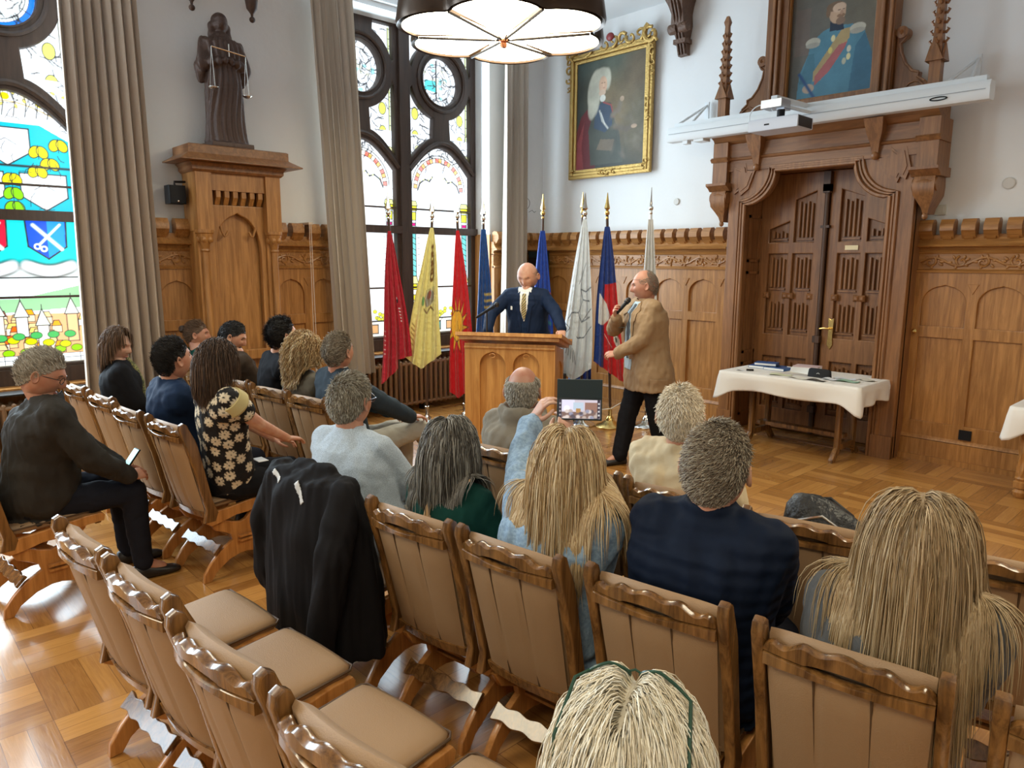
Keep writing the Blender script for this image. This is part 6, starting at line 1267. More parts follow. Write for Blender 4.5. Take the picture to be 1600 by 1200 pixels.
def make_person(label, x, y, deg, top, look=None, pitch=0, roll=0, s=1.0, skinc=SK1, top_c=None, top_name='jacket', top_mat=None, ease=.022, hem=-.16, sleeve=1.0, es=None, legs_mat=None, group=None, belly=0, wide=1.0, hp=None, hand_px=(False, False), knees=None, feet=None, hands=None, elbows=None, standing=False, hipz=.555, lean=.85, twist=0, collar=None, shoes=True, vox=.012, tfolds=.006, hand_dir=None, hand_up=None, curl=(.5, .5), hipy=0, shw=1.0, fine=False, shrug=0, hands_w=None, feet_w=None, legw=1.0, hs=1.10):
    if not standing: x -= .05*math.sin(math.radians(deg)); y += .05*math.cos(math.radians(deg))
    root = tag(empty('person', (x, y, 0), math.radians(deg)), label, 'person', group); hp = dict(hp or {})
    T = tw(root, top[0], top[1], top[2]-.012); hc = T-np.array((0, 0, .118))*s*hs
    if pitch: hc = hc+np.array((0, .0, .0))
    if hands_w: hands = [tw(root, *q) for q in hands_w]
    if feet_w: feet = [tw(root, *q) for q in feet_w]; knees = [f*.5+np.array((h, .03, .42)) for f, h in zip(feet, (-.055, .055))]
    hip = np.array((0, hipy, hipz)); sk = skeleton(hip, hc, s, lean, 0, shw, standing, knees, feet, hands, elbows, shrug, twist)
    yaw = 0 if look is None else math.atan2(-(look[0]-top[0]), look[1]-top[1])-math.radians(deg)
    Mh = Matrix.Translation(hc)@Matrix.Rotation(yaw, 4, 'Z')@Matrix.Rotation(roll, 4, 'Y')@Matrix.Rotation(-pitch, 4, 'X')@Matrix.Scale(s*hs, 4)
    # keep the crown at the wanted place when the head nods
    crown = Mh@Vector((0, 0, .118)); 
    Mh = Matrix.Translation(Vector((T[0]-crown.x, T[1]-crown.y, T[2]-max(crown.z, (Mh@Vector((0, -.05, .10))).z))))@Mh if pitch else Mh
    hcn = np.array(Mh.translation); sk['head'] = hcn
    # ---- body: one continuous skin
    mb = MB(); body_solids(mb, sk, -.004, legs=True, belly=belly*.8, wide=wide*.97); back_ = np.array(Mh@Vector((0, -.028, -.045))); mb.cap_(sk['neck']-(0, 0, .05), .062*s, back_, .054*s); mb.cap_(sk['neck'], .058*s, np.array(Mh@Vector((0, .01, -.05))), .05*s)
    nh = 0
    for i in (0, 1):
        if hand_px[i]:
            dd = np.array(hand_dir[i], float) if hand_dir else sk['wr'][i]-sk['el'][i]; uu = hand_up[i] if hand_up else (0, 0, 1); hand(mb, sk['wr'][i], dd, uu, 1 if i == 0 else -1, curl[i], .1, s); nh += 1
        else: d0 = sk['wr'][i]-sk['el'][i]; d0 /= np.linalg.norm(d0); hand(mb, sk['wr'][i], d0+np.array((0, .2, -.1)), (0, .2, 1), 1 if i == 0 else -1, .5, 0, s)
    for i in (0, 1): mb.cap_(sk['ft'][i], .036, sk['ft'][i]+np.array((0, .10, -.05)), .030)
    me = bake_voxel(mb, .0052 if nh else .011, 2 if nh else 3); V = np.empty(len(me.vertices)*3); me.vertices.foreach_get('co', V); F = [tuple(p.vertices) for p in me.polygons]; bpy.data.meshes.remove(me)
    mb = MB(); mb.add(V.reshape(-1, 3), F, 0); add_head(mb, Mh, hp); body = mb.build('body', skin(skinc), root, 'all')
    # ---- clothing
    mb = MB(); body_solids(mb, sk, ease, legs=False, hem=hem, belly=belly, wide=wide, sleeve=sleeve, es=es)
    if collar: mb.lathe([(r_, z) for r_, z in collar], 24, Matrix.Translation(sk['neck']))
    me = bake_voxel(mb, vox, 2, .5, folds(tfolds, 22, int(abs(x*100)) % 97, (1, 1, .6))); top_o = from_mesh(me, top_name, top_mat or M_['black'], root)
    mb = MB(); body_solids(mb, sk, .014*legw, arms=False, torso=False); t = np.arange(20)*2*PI/20
    mb.ell(hip+np.array((0, -.01, .0)), (.185*s*wide, .145*s+belly*.4, .13)); me = bake_voxel(mb, .013, 3, .5, folds(.006, 20, 5)); from_mesh(me, 'trousers', legs_mat or M_['black'], root)
    if shoes:
        for i in (0, 1): shoe(root, sk['ft'][i]-np.array((0, 0, 0)), (.0, 1, 0))
    return dict(root=root, sk=sk, Mh=Mh, body=body, top=top_o, p=hp, s=s)
def shoulders(P, e=.03):
    sk = P['sk']; s = P['s']; n = sk['neck']; c = [(n-(0, 0, .03), .065*s+e*.5, sk['sh'][i], .060*s+e) for i in (0, 1)]; c.append((sk['sh'][0]*.75+sk['sh'][1]*.25-(0, 0, .06), .09*s+e, sk['sh'][1]*.75+sk['sh'][0]*.25-(0, 0, .06), .09*s+e)); c.append((n, .06, sk['hip'], .14*s+e)); c.append((n, .055, P['Mh'].translation, .06)); 
    for i in (0, 1): c.append((sk['sh'][i], .06*s+e, sk['el'][i], .045*s+e))
    return c
LECT = (-5.5, 5.1)
def quilt(name, c):
    m, N, L, B = new_mat(name); t = N.new('ShaderNodeTexCoord'); w = N.new('ShaderNodeTexWave'); w.bands_direction = 'Z'; w.inputs['Scale'].default_value = 7; w.inputs['Distortion'].default_value = 1.2; w.inputs['Detail Scale'].default_value = 2
    b = N.new('ShaderNodeBump'); b.inputs['Strength'].default_value = .4; b.inputs['Distance'].default_value = .008; L.new(t.outputs['Object'], w.inputs['Vector']); L.new(w.outputs['Fac'], b.inputs['Height']); L.new(b.outputs['Normal'], B.inputs['Normal'])
    B.inputs['Base Color'].default_value = (*c, 1); B.inputs['Roughness'].default_value = .7; B.inputs['Specular IOR Level'].default_value = .12; return m
FB_ = dict(black=fabric('black_cloth', (.010, .010, .012), .8), navy=fabric('navy_cloth', (.010, .022, .055), .75), navy2=quilt('navy_quilted', (.006, .011, .026)),
 dgreen=fabric('dark_green_knit', (.008, .045, .036), .9), greyj=fabric('charcoal_jacket', (.030, .027, .024), .7, 9, .9), slate=fabric('slate_suit', (.030, .042, .055), .75), olive=fabric('olive_grey_blouse', (.12, .105, .08), .85),
 cream=fabric('cream_linen', (.62, .50, .32), .8, 10, .5), khaki=fabric('stone_parka', (.22, .19, .145), .8, 9, .9), tan=fabric('tan_jacket', (.30, .195, .105), .8, 12, .6), denim=fabric('light_denim', (.30, .42, .55), .85, 8, .9, c2=(.22, .32, .45)),
 chk=fabric('fine_check_shirt', (.50, .58, .66), .8, 10, .6, c2=(.32, .38, .45), micro=320), brown=fabric('dark_brown_knit', (.05, .035, .025), .95, 30, .3), jeans=fabric('dark_trousers', (.014, .015, .022), .85), ltr=fabric('light_grey_trousers', (.36, .34, .29), .8, 12, .8), dtr=fabric('grey_jeans', (.05, .06, .075), .85), suit=fabric('navy_pinstripe_suit', (.010, .020, .050), .6, 10, .35), greyk=fabric('grey_wool', (.10, .10, .10), .95, 40, .4))
GRY = ((.42, .38, .31), (.55, .51, .44), (.27, .23, .18)); WHT = ((.84, .72, .54), (.92, .84, .70), (.66, .54, .39)); DBR = ((.035, .020, .012), (.06, .035, .02), (.02, .012, .008)); BRN = ((.12, .065, .035), (.2, .115, .065), (.07, .04, .022)); BLK = ((.012, .010, .010), (.03, .025, .022))
BLD = ((.50, .34, .17), (.62, .46, .26), (.34, .21, .10), (.70, .56, .36)); DBL = ((.32, .21, .10), (.45, .31, .17), (.20, .125, .06), (.55, .42, .26)); SGR = ((.11, .10, .085), (.22, .20, .17), (.33, .31, .27), (.06, .05, .04))
SALT = ((.30, .24, .17), (.42, .36, .27), (.18, .13, .09))
g = 'seated listeners'
def short(P, cols, n=2600, L=.03, **k): return hair(P['root'], P['Mh'], n, L, cols, p=P['p'], w=k.pop('w', .0016)*P['s'], **k)
# ---------------- left block, nearest row
P = make_person('grey-haired man in charcoal jacket and glasses looking down at his phone, far left', -4.55, .62, 0, (-4.42, .80, 1.385), (-3.4, 3.6), .42, 0, 1.0, SK2, top_mat=FB_['greyj'], ease=.040, es=.030, legs_mat=FB_['jeans'], belly=.05, wide=1.12, hand_px=(True, True), hands=[(.10, .42, .66), (.26, .42, .66)], hand_dir=[(.25, .9, -.05), (-.35, .9, -.0)], hand_up=[(-.5, 0, .8), (.6, 0, .7)], curl=(.7, .7), hp=dict(fat=1.08), collar=[(.085, -.04), (.078, .03), (.070, .05), (.066, .0)], vox=.012, tfolds=.010, knees=[(-.14, .46, .54), (.16, .46, .54)])
short(P, GRY, 4200, .040, lift=.6, seed=1, comb=(.3, -.4, .3)); glasses(P['root'], P['Mh'], (.01, .01, .01))
ph = tag(empty('smartphone', (-4.42, 1.14, .72), .2), 'smartphone in the hands of the grey-haired man at the far left', 'phone'); ph.rotation_euler = (.9, 0, .1)
MB().plate(rect(-.035, -.07, .035, .07), [], .009, .002).build('case', M_['black'], ph); MB().box((-.031, -.064, .0046), (.031, .064, .0056)).build('screen', emis('phone_screen', (.45, .75, .75), .8), ph)
P = make_person('woman with chin-length light brown hair in a black jacket, eyes cast down', -5.93, 1.46, -12, (-5.93, 1.52, 1.345), (-3.7, 3.5), .20, 0, .95, SK3, top_mat=FB_['black'], ease=.026, legs_mat=FB_['black'], hp=dict(closed=True), collar=[(.075, -.04), (.066, .03), (.060, .035), (.058, 0)])
hair(P['root'], P['Mh'], 3000, .160, BRN, 'long', p=P['p'], w=.0020, colliders=(), part=.01, vol=.008, seed=2, sweep=(0, -1.0, .2), keep=lambda Q: (Q[:, 1] < .045) | (Q[:, 2] > .085)); sc_ = MB(); sk = P['sk']; sc_.tube([sk['neck']+np.array(q) for q in ((-.05, .05, .03), (-.03, .10, -.05), (-.02, .135, -.16), (-.01, .15, -.28))], [.022, .03, .032, .02], 10); sc_.build('patterned_scarf', fabric('yellow_green_scarf', (.30, .28, .10), .8, 60, .5, c2=(.05, .06, .04)), P['root'])
P = make_person('dark-haired man in a navy jacket next to the woman in the flowered blouse', -4.76, 1.47, 2, (-4.62, 1.46, 1.385), (-5.2, 4.5), -.12, 0, 1.0, SK2, top_mat=FB_['navy'], ease=.026, legs_mat=FB_['jeans'], collar=[(.078, -.04), (.066, .03), (.060, .035), (.058, 0)], belly=.02)
short(P, BLK, 3800, .038, seed=3, lift=.5, comb=(0, -.5, .4), keep=lambda Q: (Q[:, 2] > .0) | (Q[:, 1] < -.03)); P_ = MB(); P_.lathe([(.063, -.02), (.066, .03), (.061, .032), (.058, -.02)], 20, Matrix.Translation(P['sk']['neck']+np.array((0, .006, .008)))); P_.build('shirt_collar', fabric('beige_collar', (.42, .36, .28)), P['root'])
P = make_person('woman with a dark bob and a black blouse covered in cream daisies', -4.20, 1.56, -2, (-3.98, 1.50, 1.415), (-4.6, 4.6), .05, 0, .96, SK1, top_name='flowered_blouse', ease=.016, es=.016, sleeve=.22, hem=-.06, legs_mat=FB_['black'], hand_px=(True, True), hands=[(.02, .40, .655), (.14, .46, .66)], hand_dir=[(.5, .8, -.1), (-.3, .9, -.2)], vox=.0065, tfolds=.003, belly=.01, curl=(.5, .4))
o = P['top']; me = o.data; nv = len(me.vertices); V = np.empty(nv*3); me.vertices.foreach_get('co', V); V = V.reshape(-1, 3); N = np.empty(nv*3); me.vertices.foreach_get('normal', N); N = N.reshape(-1, 3); r = np.random.default_rng(5); C = np.ones((nv, 3))*np.array((.010, .009, .010)); cen = []
for i in r.permutation(nv):
    if all(np.sum((V[i]-V[j])**2) > .068**2 for j in cen): cen.append(i)
    if len(cen) > 170: break
for j in cen:
    d = V-V[j]; rr = np.linalg.norm(d, axis=1); m = (rr < .036) & ((N@N[j]) > .3); a = np.cross(N[j], (0, 0, 1.)); a /= np.linalg.norm(a)+1e-9; b = np.cross(N[j], a); th = np.arctan2(d[m]@b, d[m]@a)+r.uniform(0, 6); q = rr[m] < .033*(.45+.55*np.abs(np.cos(th*4.5))**.6); q &= rr[m] > .0055; idx = np.where(m)[0][q]; C[idx] = (.66, .57, .42)
ca = me.color_attributes.new('Col', 'FLOAT_COLOR', 'POINT'); C4 = np.ones((nv, 4)); C4[:, :3] = C; ca.data.foreach_set('color', C4.ravel()); me.materials.clear(); me.materials.append(vcol('daisy_print', .8, bump=20))
hair(P['root'], P['Mh'], 3600, .155, ((.075, .042, .026), (.12, .07, .042), (.045, .026, .017)), 'long', p=P['p'], w=.0017, part=-.015, vol=.012, seed=4, keep=lambda Q: Q[:, 1] < .066)
for i, s_ in enumerate((-1, 1)):
    mb = MB(); S, E_ = P['sk']['sh'][i], P['sk']['el'][i]; u = (E_-S)/np.linalg.norm(E_-S); mb.lathe([(.078, -.03), (.083, .0), (.086, .03), (.076, .045), (.074, .043), (.08, .028), (.076, 0), (.07, -.03)], 20, Matrix.Translation(S+u*.03)@Vector(u).to_track_quat('Z', 'Y').to_matrix().to_4x4()); mb.build('flutter_sleeve', fabric('cream_sleeve', (.55, .46, .22)), P['root'])
tag(MB().box((-.05, -.03, 0), (.05, .03, .004)).build('paper_card', M_['paper'], None, loc=(-4.14, 1.78, .655)), 'small white card lying on the lap of the woman in the flowered blouse', 'card')
# ---------------- left block, second row
P = make_person('person with dark hair tied in a bun, near the panelled console', -6.62, 2.36, -4, (-6.86, 2.42, 1.30), LECT, .05, 0, .95, SK2, top_mat=FB_['dgreen'], ease=.022)
short(P, BRN, 2200, .05, seed=6, lift=.12, comb=(0, -1, .25)); mb = MB(); mb.ell((0, -.115, .045), (.035, .032, .036), P['Mh']); me = bake_voxel(mb, .006, 1, .5, folds(.004, 90)); from_mesh(me, 'hair_bun', plain('dark_hair', (.035, .02, .013), .5, bump=.8, bscale=90), P['root'])
P = make_person('dark-haired bearded man in a brown jacket, looking down', -6.05, 2.40, -6, (-5.98, 2.44, 1.345), (-4.6, 5.0), .40, 0, .98, SK1, top_mat=FB_['brown'], ease=.022, hands=[(-.03, .33, .80), (.08, .33, .80)], hand_px=(False, True))
short(P, BLK, 3000, .026, seed=7, lift=.5, comb=(0, .3, .5))
hair(P['root'], P['Mh'], 1500, .010, BLK, p=P['p'], seed=8, cap=False, lift=.8, name='beard', w=.0016, comb=(0, 0, -1), region=lambda Q: (Q[:, 2] < -.040) & (Q[:, 2] > -.115) & (Q[:, 1] > .005) & ~((np.abs(Q[:, 0]) < .022) & (Q[:, 2] > -.074) & (Q[:, 2] < -.050)) & ((Q[:, 2] < -.075) | (Q[:, 1] < .05) | ((np.abs(Q[:, 0]) < .03) & (Q[:, 2] < -.044))))
P = make_person('dark-haired man with glasses in a black sweater, chin raised', -5.45, 2.44, -6, (-5.19, 2.44, 1.425), (-5.3, 5.0), -.10, 0, 1.02, SK1, top_mat=FB_['black'], ease=.020, collar=[(.078, -.04), (.066, .025), (.060, .03), (.058, 0)])
short(P, BLK, 3400, .05, seed=9, lift=.45, comb=(.2, -.3, .1)); glasses(P['root'], P['Mh'])
P = make_person('woman with curly shoulder-length blonde hair in an olive-grey top', -4.92, 2.44, 0, (-4.78, 2.42, 1.315), (-5.0, 4.8), .03, 0, .95, SK3, top_mat=FB_['olive'], ease=.022)
hair(P['root'], P['Mh'], 3600, .165, ((.42, .26, .11), (.55, .37, .18), (.28, .16, .07), (.62, .47, .26)), 'long', p=P['p'], w=.0022, part=.02, vol=.036, seed=10, wave=.55, colliders=shoulders(P, .02), keep=lambda Q: Q[:, 1] < .068)
P = make_person('greying man in a slate suit jacket with crossed legs, nearest the red flag', -4.40, 2.48, -2, (-4.30, 2.42, 1.385), (-5.1, 5.0), -.06, 0, 1.0, SK2, top_mat=FB_['slate'], ease=.028, legs_mat=FB_['ltr'], collar=[(.080, -.04), (.070, .03), (.064, .035), (.060, 0)], knees=[(-.02, .48, .62), (.22, .46, .66)], feet=[(-.06, .50, .10), (.02, .78, .30)], hands=[(.03, .38, .74), (.28, .36, .76)], hand_px=(False, True), hand_dir=[(0, 1, 0), (.1, 1, -.1)])
short(P, SALT, 3800, .032, seed=11, lift=.55, comb=(.1, -.5, .0)); mb = MB(); mb.lathe([(.060, -.02), (.064, .038), (.060, .04), (.056, -.02)], 20, Matrix.Translation(P['sk']['neck']+np.array((0, .006, .008)))); mb.build('shirt_collar', M_['paper'], P['root'])
# ---------------- right block, middle row
P = make_person('grey-haired man with glasses in a finely checked blue-grey shirt', -2.84, 1.66, 14, (-2.98, 1.74, 1.335), (-4.3, 5.2), .05, 0, 1.03, SK2, top_name='checked_shirt', top_mat=FB_['chk'], ease=.018, es=.018, legs_mat=FB_['ltr'], belly=.05, wide=1.10, collar=[(.078, -.04), (.070, .03), (.064, .034), (.060, 0)], tfolds=.008, hands=[(-.02, .34, .66), (.14, .42, .66)], vox=.010)
short(P, ((.20, .16, .115), (.32, .28, .21), (.46, .43, .36)), 7000, .028, seed=12, lift=.5, comb=lambda Q: np.stack([Q[:, 0]*0+.25, -.3+Q[:, 2]*4, -.8+Q[:, 2]*8], 1)); glasses(P['root'], P['Mh'], (.05, .04, .05))
P = make_person('woman with straight dark grey shoulder-length hair in a dark green top', -2.16, 1.70, 10, (-2.28, 1.78, 1.215), (-4.2, 5.2), .10, 0, .95, SK1, top_mat=FB_['dgreen'], ease=.022, legs_mat=FB_['black'], wide=1.05, vox=.010)
hair(P['root'], P['Mh'], 5200, .29, SGR, 'long', p=P['p'], w=.0019, part=-.012, vol=.014, seed=13, colliders=shoulders(P, .026), keep=lambda Q: Q[:, 1] < .062, wave=.06); glasses(P['root'], P['Mh'], (.05, .03, .04))
project(P['root'], P['top'], [(.055, .66), (.085, .66), (.105, 1.10), (.075, 1.10)], (0, -1, 0), .004, 'bag_strap', plain('tan_strap', (.45, .28, .14), .5), thick=.003)
P = make_person('long-haired blonde woman in light blue denim shirt holding up a phone', -1.67, 1.70, 8, (-1.62, 1.77, 1.30), (-3.6, 5.0), .10, 0, .98, SK3, top_name='denim_shirt', top_mat=FB_['denim'], ease=.034, es=.026, legs_mat=FB_['dtr'], wide=1.10, tfolds=.011, vox=.010, hands_w=[(-2.10, 2.08, 1.20), (-1.90, 2.04, 1.15)], elbows=[(-.6, .0, -.8), (1., .2, -.3)], hand_px=(True, True), hand_dir=[(.50, .15, .80), (-.05, .35, .85)], hand_up=[(-.6, -.7, .3), (.8, -.3, .3)], curl=(.6, .7), sleeve=.92)
DEN = P
hair(P['root'], P['Mh'], 7000, .43, BLD, 'long', p=P['p'], w=.0019, part=.0, vol=.011, seed=14, colliders=shoulders(P, .030), keep=lambda Q: Q[:, 1] < .078, wave=.04)
P = make_person('man with short grey-brown hair in a navy quilted jacket', -1.15, 1.82, 9, (-1.10, 1.86, 1.395), (-2.0, 5.2), .04, 0, 1.05, SK1, top_mat=FB_['navy2'], ease=.034, es=.030, legs_mat=FB_['jeans'], wide=1.15, belly=.03, tfolds=.007, collar=[(.088, -.05), (.080, .025), (.074, .05), (.066, .045), (.066, 0)], vox=.010, hands=[(-.02, .34, .66), (.12, .36, .66)])
short(P, SALT, 9500, .026, seed=15, lift=.55, comb=lambda Q: np.stack([Q[:, 1]*8+.2, -Q[:, 0]*8-.2, np.full(len(Q), -.3)], 1), w=.0014)
P = make_person('woman with very long straight blonde hair held by dark clips, at the right', -.63, 1.86, 8, (-.55, 1.88, 1.305), (-1.6, 5.2), .0, 0, .98, SK3, top_mat=FB_['greyk'], ease=.030, es=.026, legs_mat=FB_['black'], wide=1.08, vox=.010)
hair(P['root'], P['Mh'], 9500, .52, DBL, 'long', p=P['p'], w=.0016, part=.0, vol=.010, seed=16, colliders=shoulders(P, .022), keep=lambda Q: Q[:, 1] < .075, ends=(.42, .30, .16))
mb = MB(); 
for s_ in (-1, 1): mb.tube([(s_*.062, -.045, .055), (s_*.088, -.04, .055)], .006, 8, P['Mh']); mb.ell((s_*.086, -.042, .052), (.010, .014, .012), P['Mh'])
mb.build('hair_clip', M_['black'], P['root'])
# ---------------- right block, front row
P = make_person('balding man in a stone-coloured hooded parka in front of the lectern', -2.66, 2.56, 12, (-2.72, 2.62, 1.31), (-4.4, 5.2), .05, 0, 1.0, SK2, top_name='hooded_parka', top_mat=FB_['khaki'], ease=.045, es=.036, legs_mat=FB_['jeans'], wide=1.05, tfolds=.012, vox=.012, collar=[(.10, -.06), (.125, .0), (.13, .05), (.11, .075), (.085, .05), (.08, 0)])
short(P, GRY, 2600, .022, seed=17, lift=.4, keep=lambda Q: (Q[:, 2] < .055+.02*(np.abs(Q[:, 0]) > .06)) , comb=(0, -.2, -1)); 
P = make_person('white-haired man in a cream linen jacket at the right of the front row', -1.66, 2.63, 6, (-1.74, 2.62, 1.335), (-3.4, 5.2), .02, 0, 1.02, SK1, top_mat=FB_['cream'], ease=.032, es=.030, legs_mat=FB_['ltr'], wide=1.15, belly=.04, tfolds=.010, collar=[(.084, -.05), (.076, .03), (.070, .035), (.064, 0)], vox=.011)
short(P, WHT, 6000, .030, seed=18, lift=.5, comb=(.1, -.3, -.8)); mb = MB(); mb.tube([np.array(P['sk']['neck'])+np.array((.066*math.cos(a), .062*math.sin(a)+.004, .046)) for a in np.linspace(0, 2*PI, 25)], .003, 6); mb.build('shirt_trim', plain('brown_piping', (.15, .05, .03), .6), P['root'])
# ---------------- nearest: white-haired person with glasses pushed up
P = make_person('white-haired person with green-framed glasses pushed up, at the bottom edge', -.60, .74, 20, (-.545, .73, 1.285), (-2.4, 4.5), .02, 0, .98, SK3, top_mat=FB_['cream'], ease=.024, legs_mat=FB_['dtr'], vox=.012)
hair(P['root'], P['Mh'], 11000, .26, ((.74, .66, .52), (.82, .78, .68), (.60, .52, .38)), 'long', p=P['p'], w=.0011, part=.0, vol=.010, seed=19, colliders=shoulders(P, .03), keep=lambda Q: Q[:, 1] < .085, wave=.05)
glasses(P['root'], P['Mh'], (.02, .06, .04), -.05, .066, .55, 1.3)
# ---------------- the two standing men
P = make_person('bald stocky man in navy suit and striped tie standing at the lectern', -5.66, 5.52, 214, (-5.62, 5.44, 1.84), (-5.05, 4.2), .42, 0, 1.04, SK1, top_name='suit_jacket', top_mat=FB_['suit'], ease=.030, es=.024, legs_mat=FB_['suit'], standing=True, hs=1.2, hipz=.95, wide=1.15, belly=.06, hem=-.20, lean=.95, hands_w=[(-4.95, 5.38, 1.08), (-5.74, 5.00, 1.12)], elbows=[(-.9, -.6, .0), (.9, -.6, .0)], hand_px=(True, True), hand_dir=[(-.1, .8, -.5), (.1, .8, -.5)], curl=(.5, .6), hp=dict(fat=1.16, closed=True), vox=.010, collar=[(.086, -.05), (.072, .01), (.066, .012), (.06, 0)], hipy=-.10, tfolds=.005, shw=1.06)
LM = P; short(P, ((.10, .07, .05), (.2, .16, .12)), 1800, .005, seed=20, lift=.9, keep=lambda Q: Q[:, 2] < .05, cap=False, w=.001)
zc = P['sk']['neck'][2]; nx_ = P['sk']['neck'][0]
project(P['root'], P['top'], [(nx_-.075, zc+.03), (nx_+.075, zc+.03), (nx_+.042, zc-.20), (nx_, zc-.34), (nx_-.035, zc-.20)], (0, 1, 0), .006, 'shirt_front', M_['paper'])
project(P['root'], P['top'], [(nx_-.052, zc-.20), (nx_+.052, zc-.20), (nx_+.03, zc-.50), (nx_-.03, zc-.50)], (0, 1, 0), .003, 'waistcoat', FB_['navy'])
tm = new_mat('striped_tie'); w_ = tm[1].new('ShaderNodeTexWave'); w_.inputs['Scale'].default_value = 22; w_.bands_direction = 'DIAGONAL'; tcn = tm[1].new('ShaderNodeTexCoord'); tm[2].new(tcn.outputs['Object'], w_.inputs['Vector']); rr_ = tm[1].new('ShaderNodeValToRGB'); rr_.color_ramp.elements[0].color = (.03, .035, .05, 1); rr_.color_ramp.elements[1].color = (.55, .42, .14, 1); tm[2].new(w_.outputs['Fac'], rr_.inputs[0]); tm[2].new(rr_.outputs[0], tm[3].inputs['Base Color'])
project(P['root'], P['top'], [(nx_-.018, zc-.035), (nx_+.018, zc-.035), (nx_+.026, zc-.24), (nx_, zc-.32), (nx_-.026, zc-.24)], (0, 1, 0), .011, 'striped_tie', tm[0], .005)
for s_ in (-1, 1): project(P['root'], P['top'], [(nx_+s_*.05, zc-.01), (nx_+s_*.105, zc-.06), (nx_+s_*.12, zc-.15), (nx_+s_*.09, zc-.17), (nx_+s_*.045, zc-.46), (nx_+s_*.03, zc-.44)][::s_], (0, 1, 0), .007, 'lapel', FB_['suit'])
project(P['root'], P['top'], [(nx_+.13, zc-.17), (nx_+.15, zc-.17), (nx_+.15, zc-.21), (nx_+.13, zc-.21)], (0, 1, 0), .006, 'lapel_pin', M_['paper'], .004)
P = make_person('balding man in a tan jacket standing and speaking into a hand-held microphone', -3.88, 5.30, 154, (-3.93, 5.25, 1.785), (-5.4, 4.1), .14, 0, 1.02, SK2, top_name='tan_jacket', top_mat=FB_['tan'], ease=.036, es=.030, legs_mat=FB_['black'], standing=True, hs=1.14, hipz=.93, wide=1.22, belly=.02, hem=-.36, lean=.9, hands_w=[(-3.99, 5.01, 1.05), (-4.06, 5.05, 1.35)], elbows=[(-.9, -.5, -.3), (.9, -.1, -.7)], hand_px=(True, True), hand_dir=[(.35, .8, -.1), (-.2, .35, .8)], hand_up=[(-.5, .3, .7), (.5, .6, -.2)], curl=(.8, .95), hp=dict(fat=1.06), vox=.010, collar=[(.084, -.05), (.076, .03), (.070, .034), (.064, 0)], feet_w=[(-3.74, 5.42, .09), (-4.05, 5.14, .09)], legw=2.0, tfolds=.008)
JM = P; short(P, ((.22, .18, .14), (.36, .31, .25)), 2600, .012, seed=21, lift=.5, keep=lambda Q: (Q[:, 2] < .06) | (Q[:, 1] < -.02), comb=(0, -.4, -.7), cap=False, w=.0012)
zc = P['sk']['neck'][2]; nx_ = P['sk']['neck'][0]
project(P['root'], P['top'], [(nx_-.06, zc+.0), (nx_+.06, zc+.0), (nx_+.075, zc-.25), (nx_+.065, zc-.60), (nx_-.065, zc-.60), (nx_-.07, zc-.25)], (0, 1, 0), .004, 'striped_shirt', fabric('pale_blue_shirt', (.42, .54, .62), .8, 12, .5))
project(P['root'], P['top'], [(nx_-.035, zc-.02), (nx_+.0, zc-.02), (nx_+.015, zc-.50), (nx_-.03, zc-.50)], (0, 1, 0), .010, 'scarf', fabric('grey_scarf', (.07, .08, .10)))
for s_ in (-1, 1): project(P['root'], P['top'], [(nx_+s_*.055, zc+.01), (nx_+s_*.115, zc-.05), (nx_+s_*.125, zc-.16), (nx_+s_*.09, zc-.18), (nx_+s_*.065, zc-.36), (nx_+s_*.05, zc-.34)][::s_], (0, 1, 0), .009, 'lapel', FB_['tan'])
project(P['root'], P['top'], [(-.09, .84), (.07, .84), (.07, .67), (-.09, .67)], (-1, .15, 0), .008, 'jacket_pocket', FB_['tan'])
W = P['sk']['wr'][1]; hmv = Vector((.0, -.42, .9)).normalized(); mi = tag(empty('hand_microphone', (0, 0, 0)), 'black hand-held microphone at the mouth of the man in the tan jacket', 'microphone'); mi.location = P['root'].location; mi.rotation_euler = P['root'].rotation_euler
p0 = Vector(W)+Vector((-.02, .05, .0)); p1 = Vector(np.array(P['Mh']@Vector((-.005, .118, -.072)))); d_ = (p1-p0).normalized(); p0 = p1-d_*.22
mb = MB(); mb.tube([p0, p0+d_*.16], [.012, .017], 12); mb.build('handle', M_['black'], mi); mb = MB(); mb.ell(p0+d_*.185, (.026, .026, .026)); mb.tube([p0+d_*.155, p0+d_*.17], .024, 14); mb.build('grille', M_['iron'], mi)
# ---------------- phone held up by the woman in denim
Wl = DEN['root'].matrix_basis@Vector(DEN['sk']['wr'][0]); pc = tag(empty('raised_phone', (-1.86, 2.10, 1.275)), 'phone in a dark folding case held up by the blonde woman in denim', 'phone')
Rp = (Vector((0, 0, 1.85))-Vector((-1.86, 2.10, 1.275))).normalized(); q_ = Rp.to_track_quat('Z', 'Y'); pc.rotation_mode = 'QUATERNION'; pc.rotation_quaternion = q_
pc.scale = (1.15, 1.15, 1.15); hw_, hh_ = .077, .038
MB().plate([(x*1.0, y) for x, y in rect(-hw_, -hh_, hw_, hh_)], [], .010, .003).build('phone_case', plain('dark_teal_case', (.008, .018, .022), .5), pc)
MB().plate(rect(-hw_, hh_, hw_, hh_+.065), [], .006, .002, Matrix.Rotation(.12, 4, 'X')).build('case_flap', plain('dark_teal_leather', (.008, .022, .026), .5), pc)
q = Pic(.142, .064, .0012, (.62, .55, .62)); q.poly(rect(0, 0, .142, .022), (.20, .12, .10)); q.poly(rect(.005, .026, .055, .064), (.75, .72, .85)); q.poly(rect(.05, .03, .085, .055), (.50, .60, .70)); q.poly(rect(.09, .022, .138, .055), (.30, .16, .12)); q.ell(.028, .034, .010, .010, (.95, .93, .9)); q.poly(rect(.060, .020, .075, .034), (.45, .24, .08))
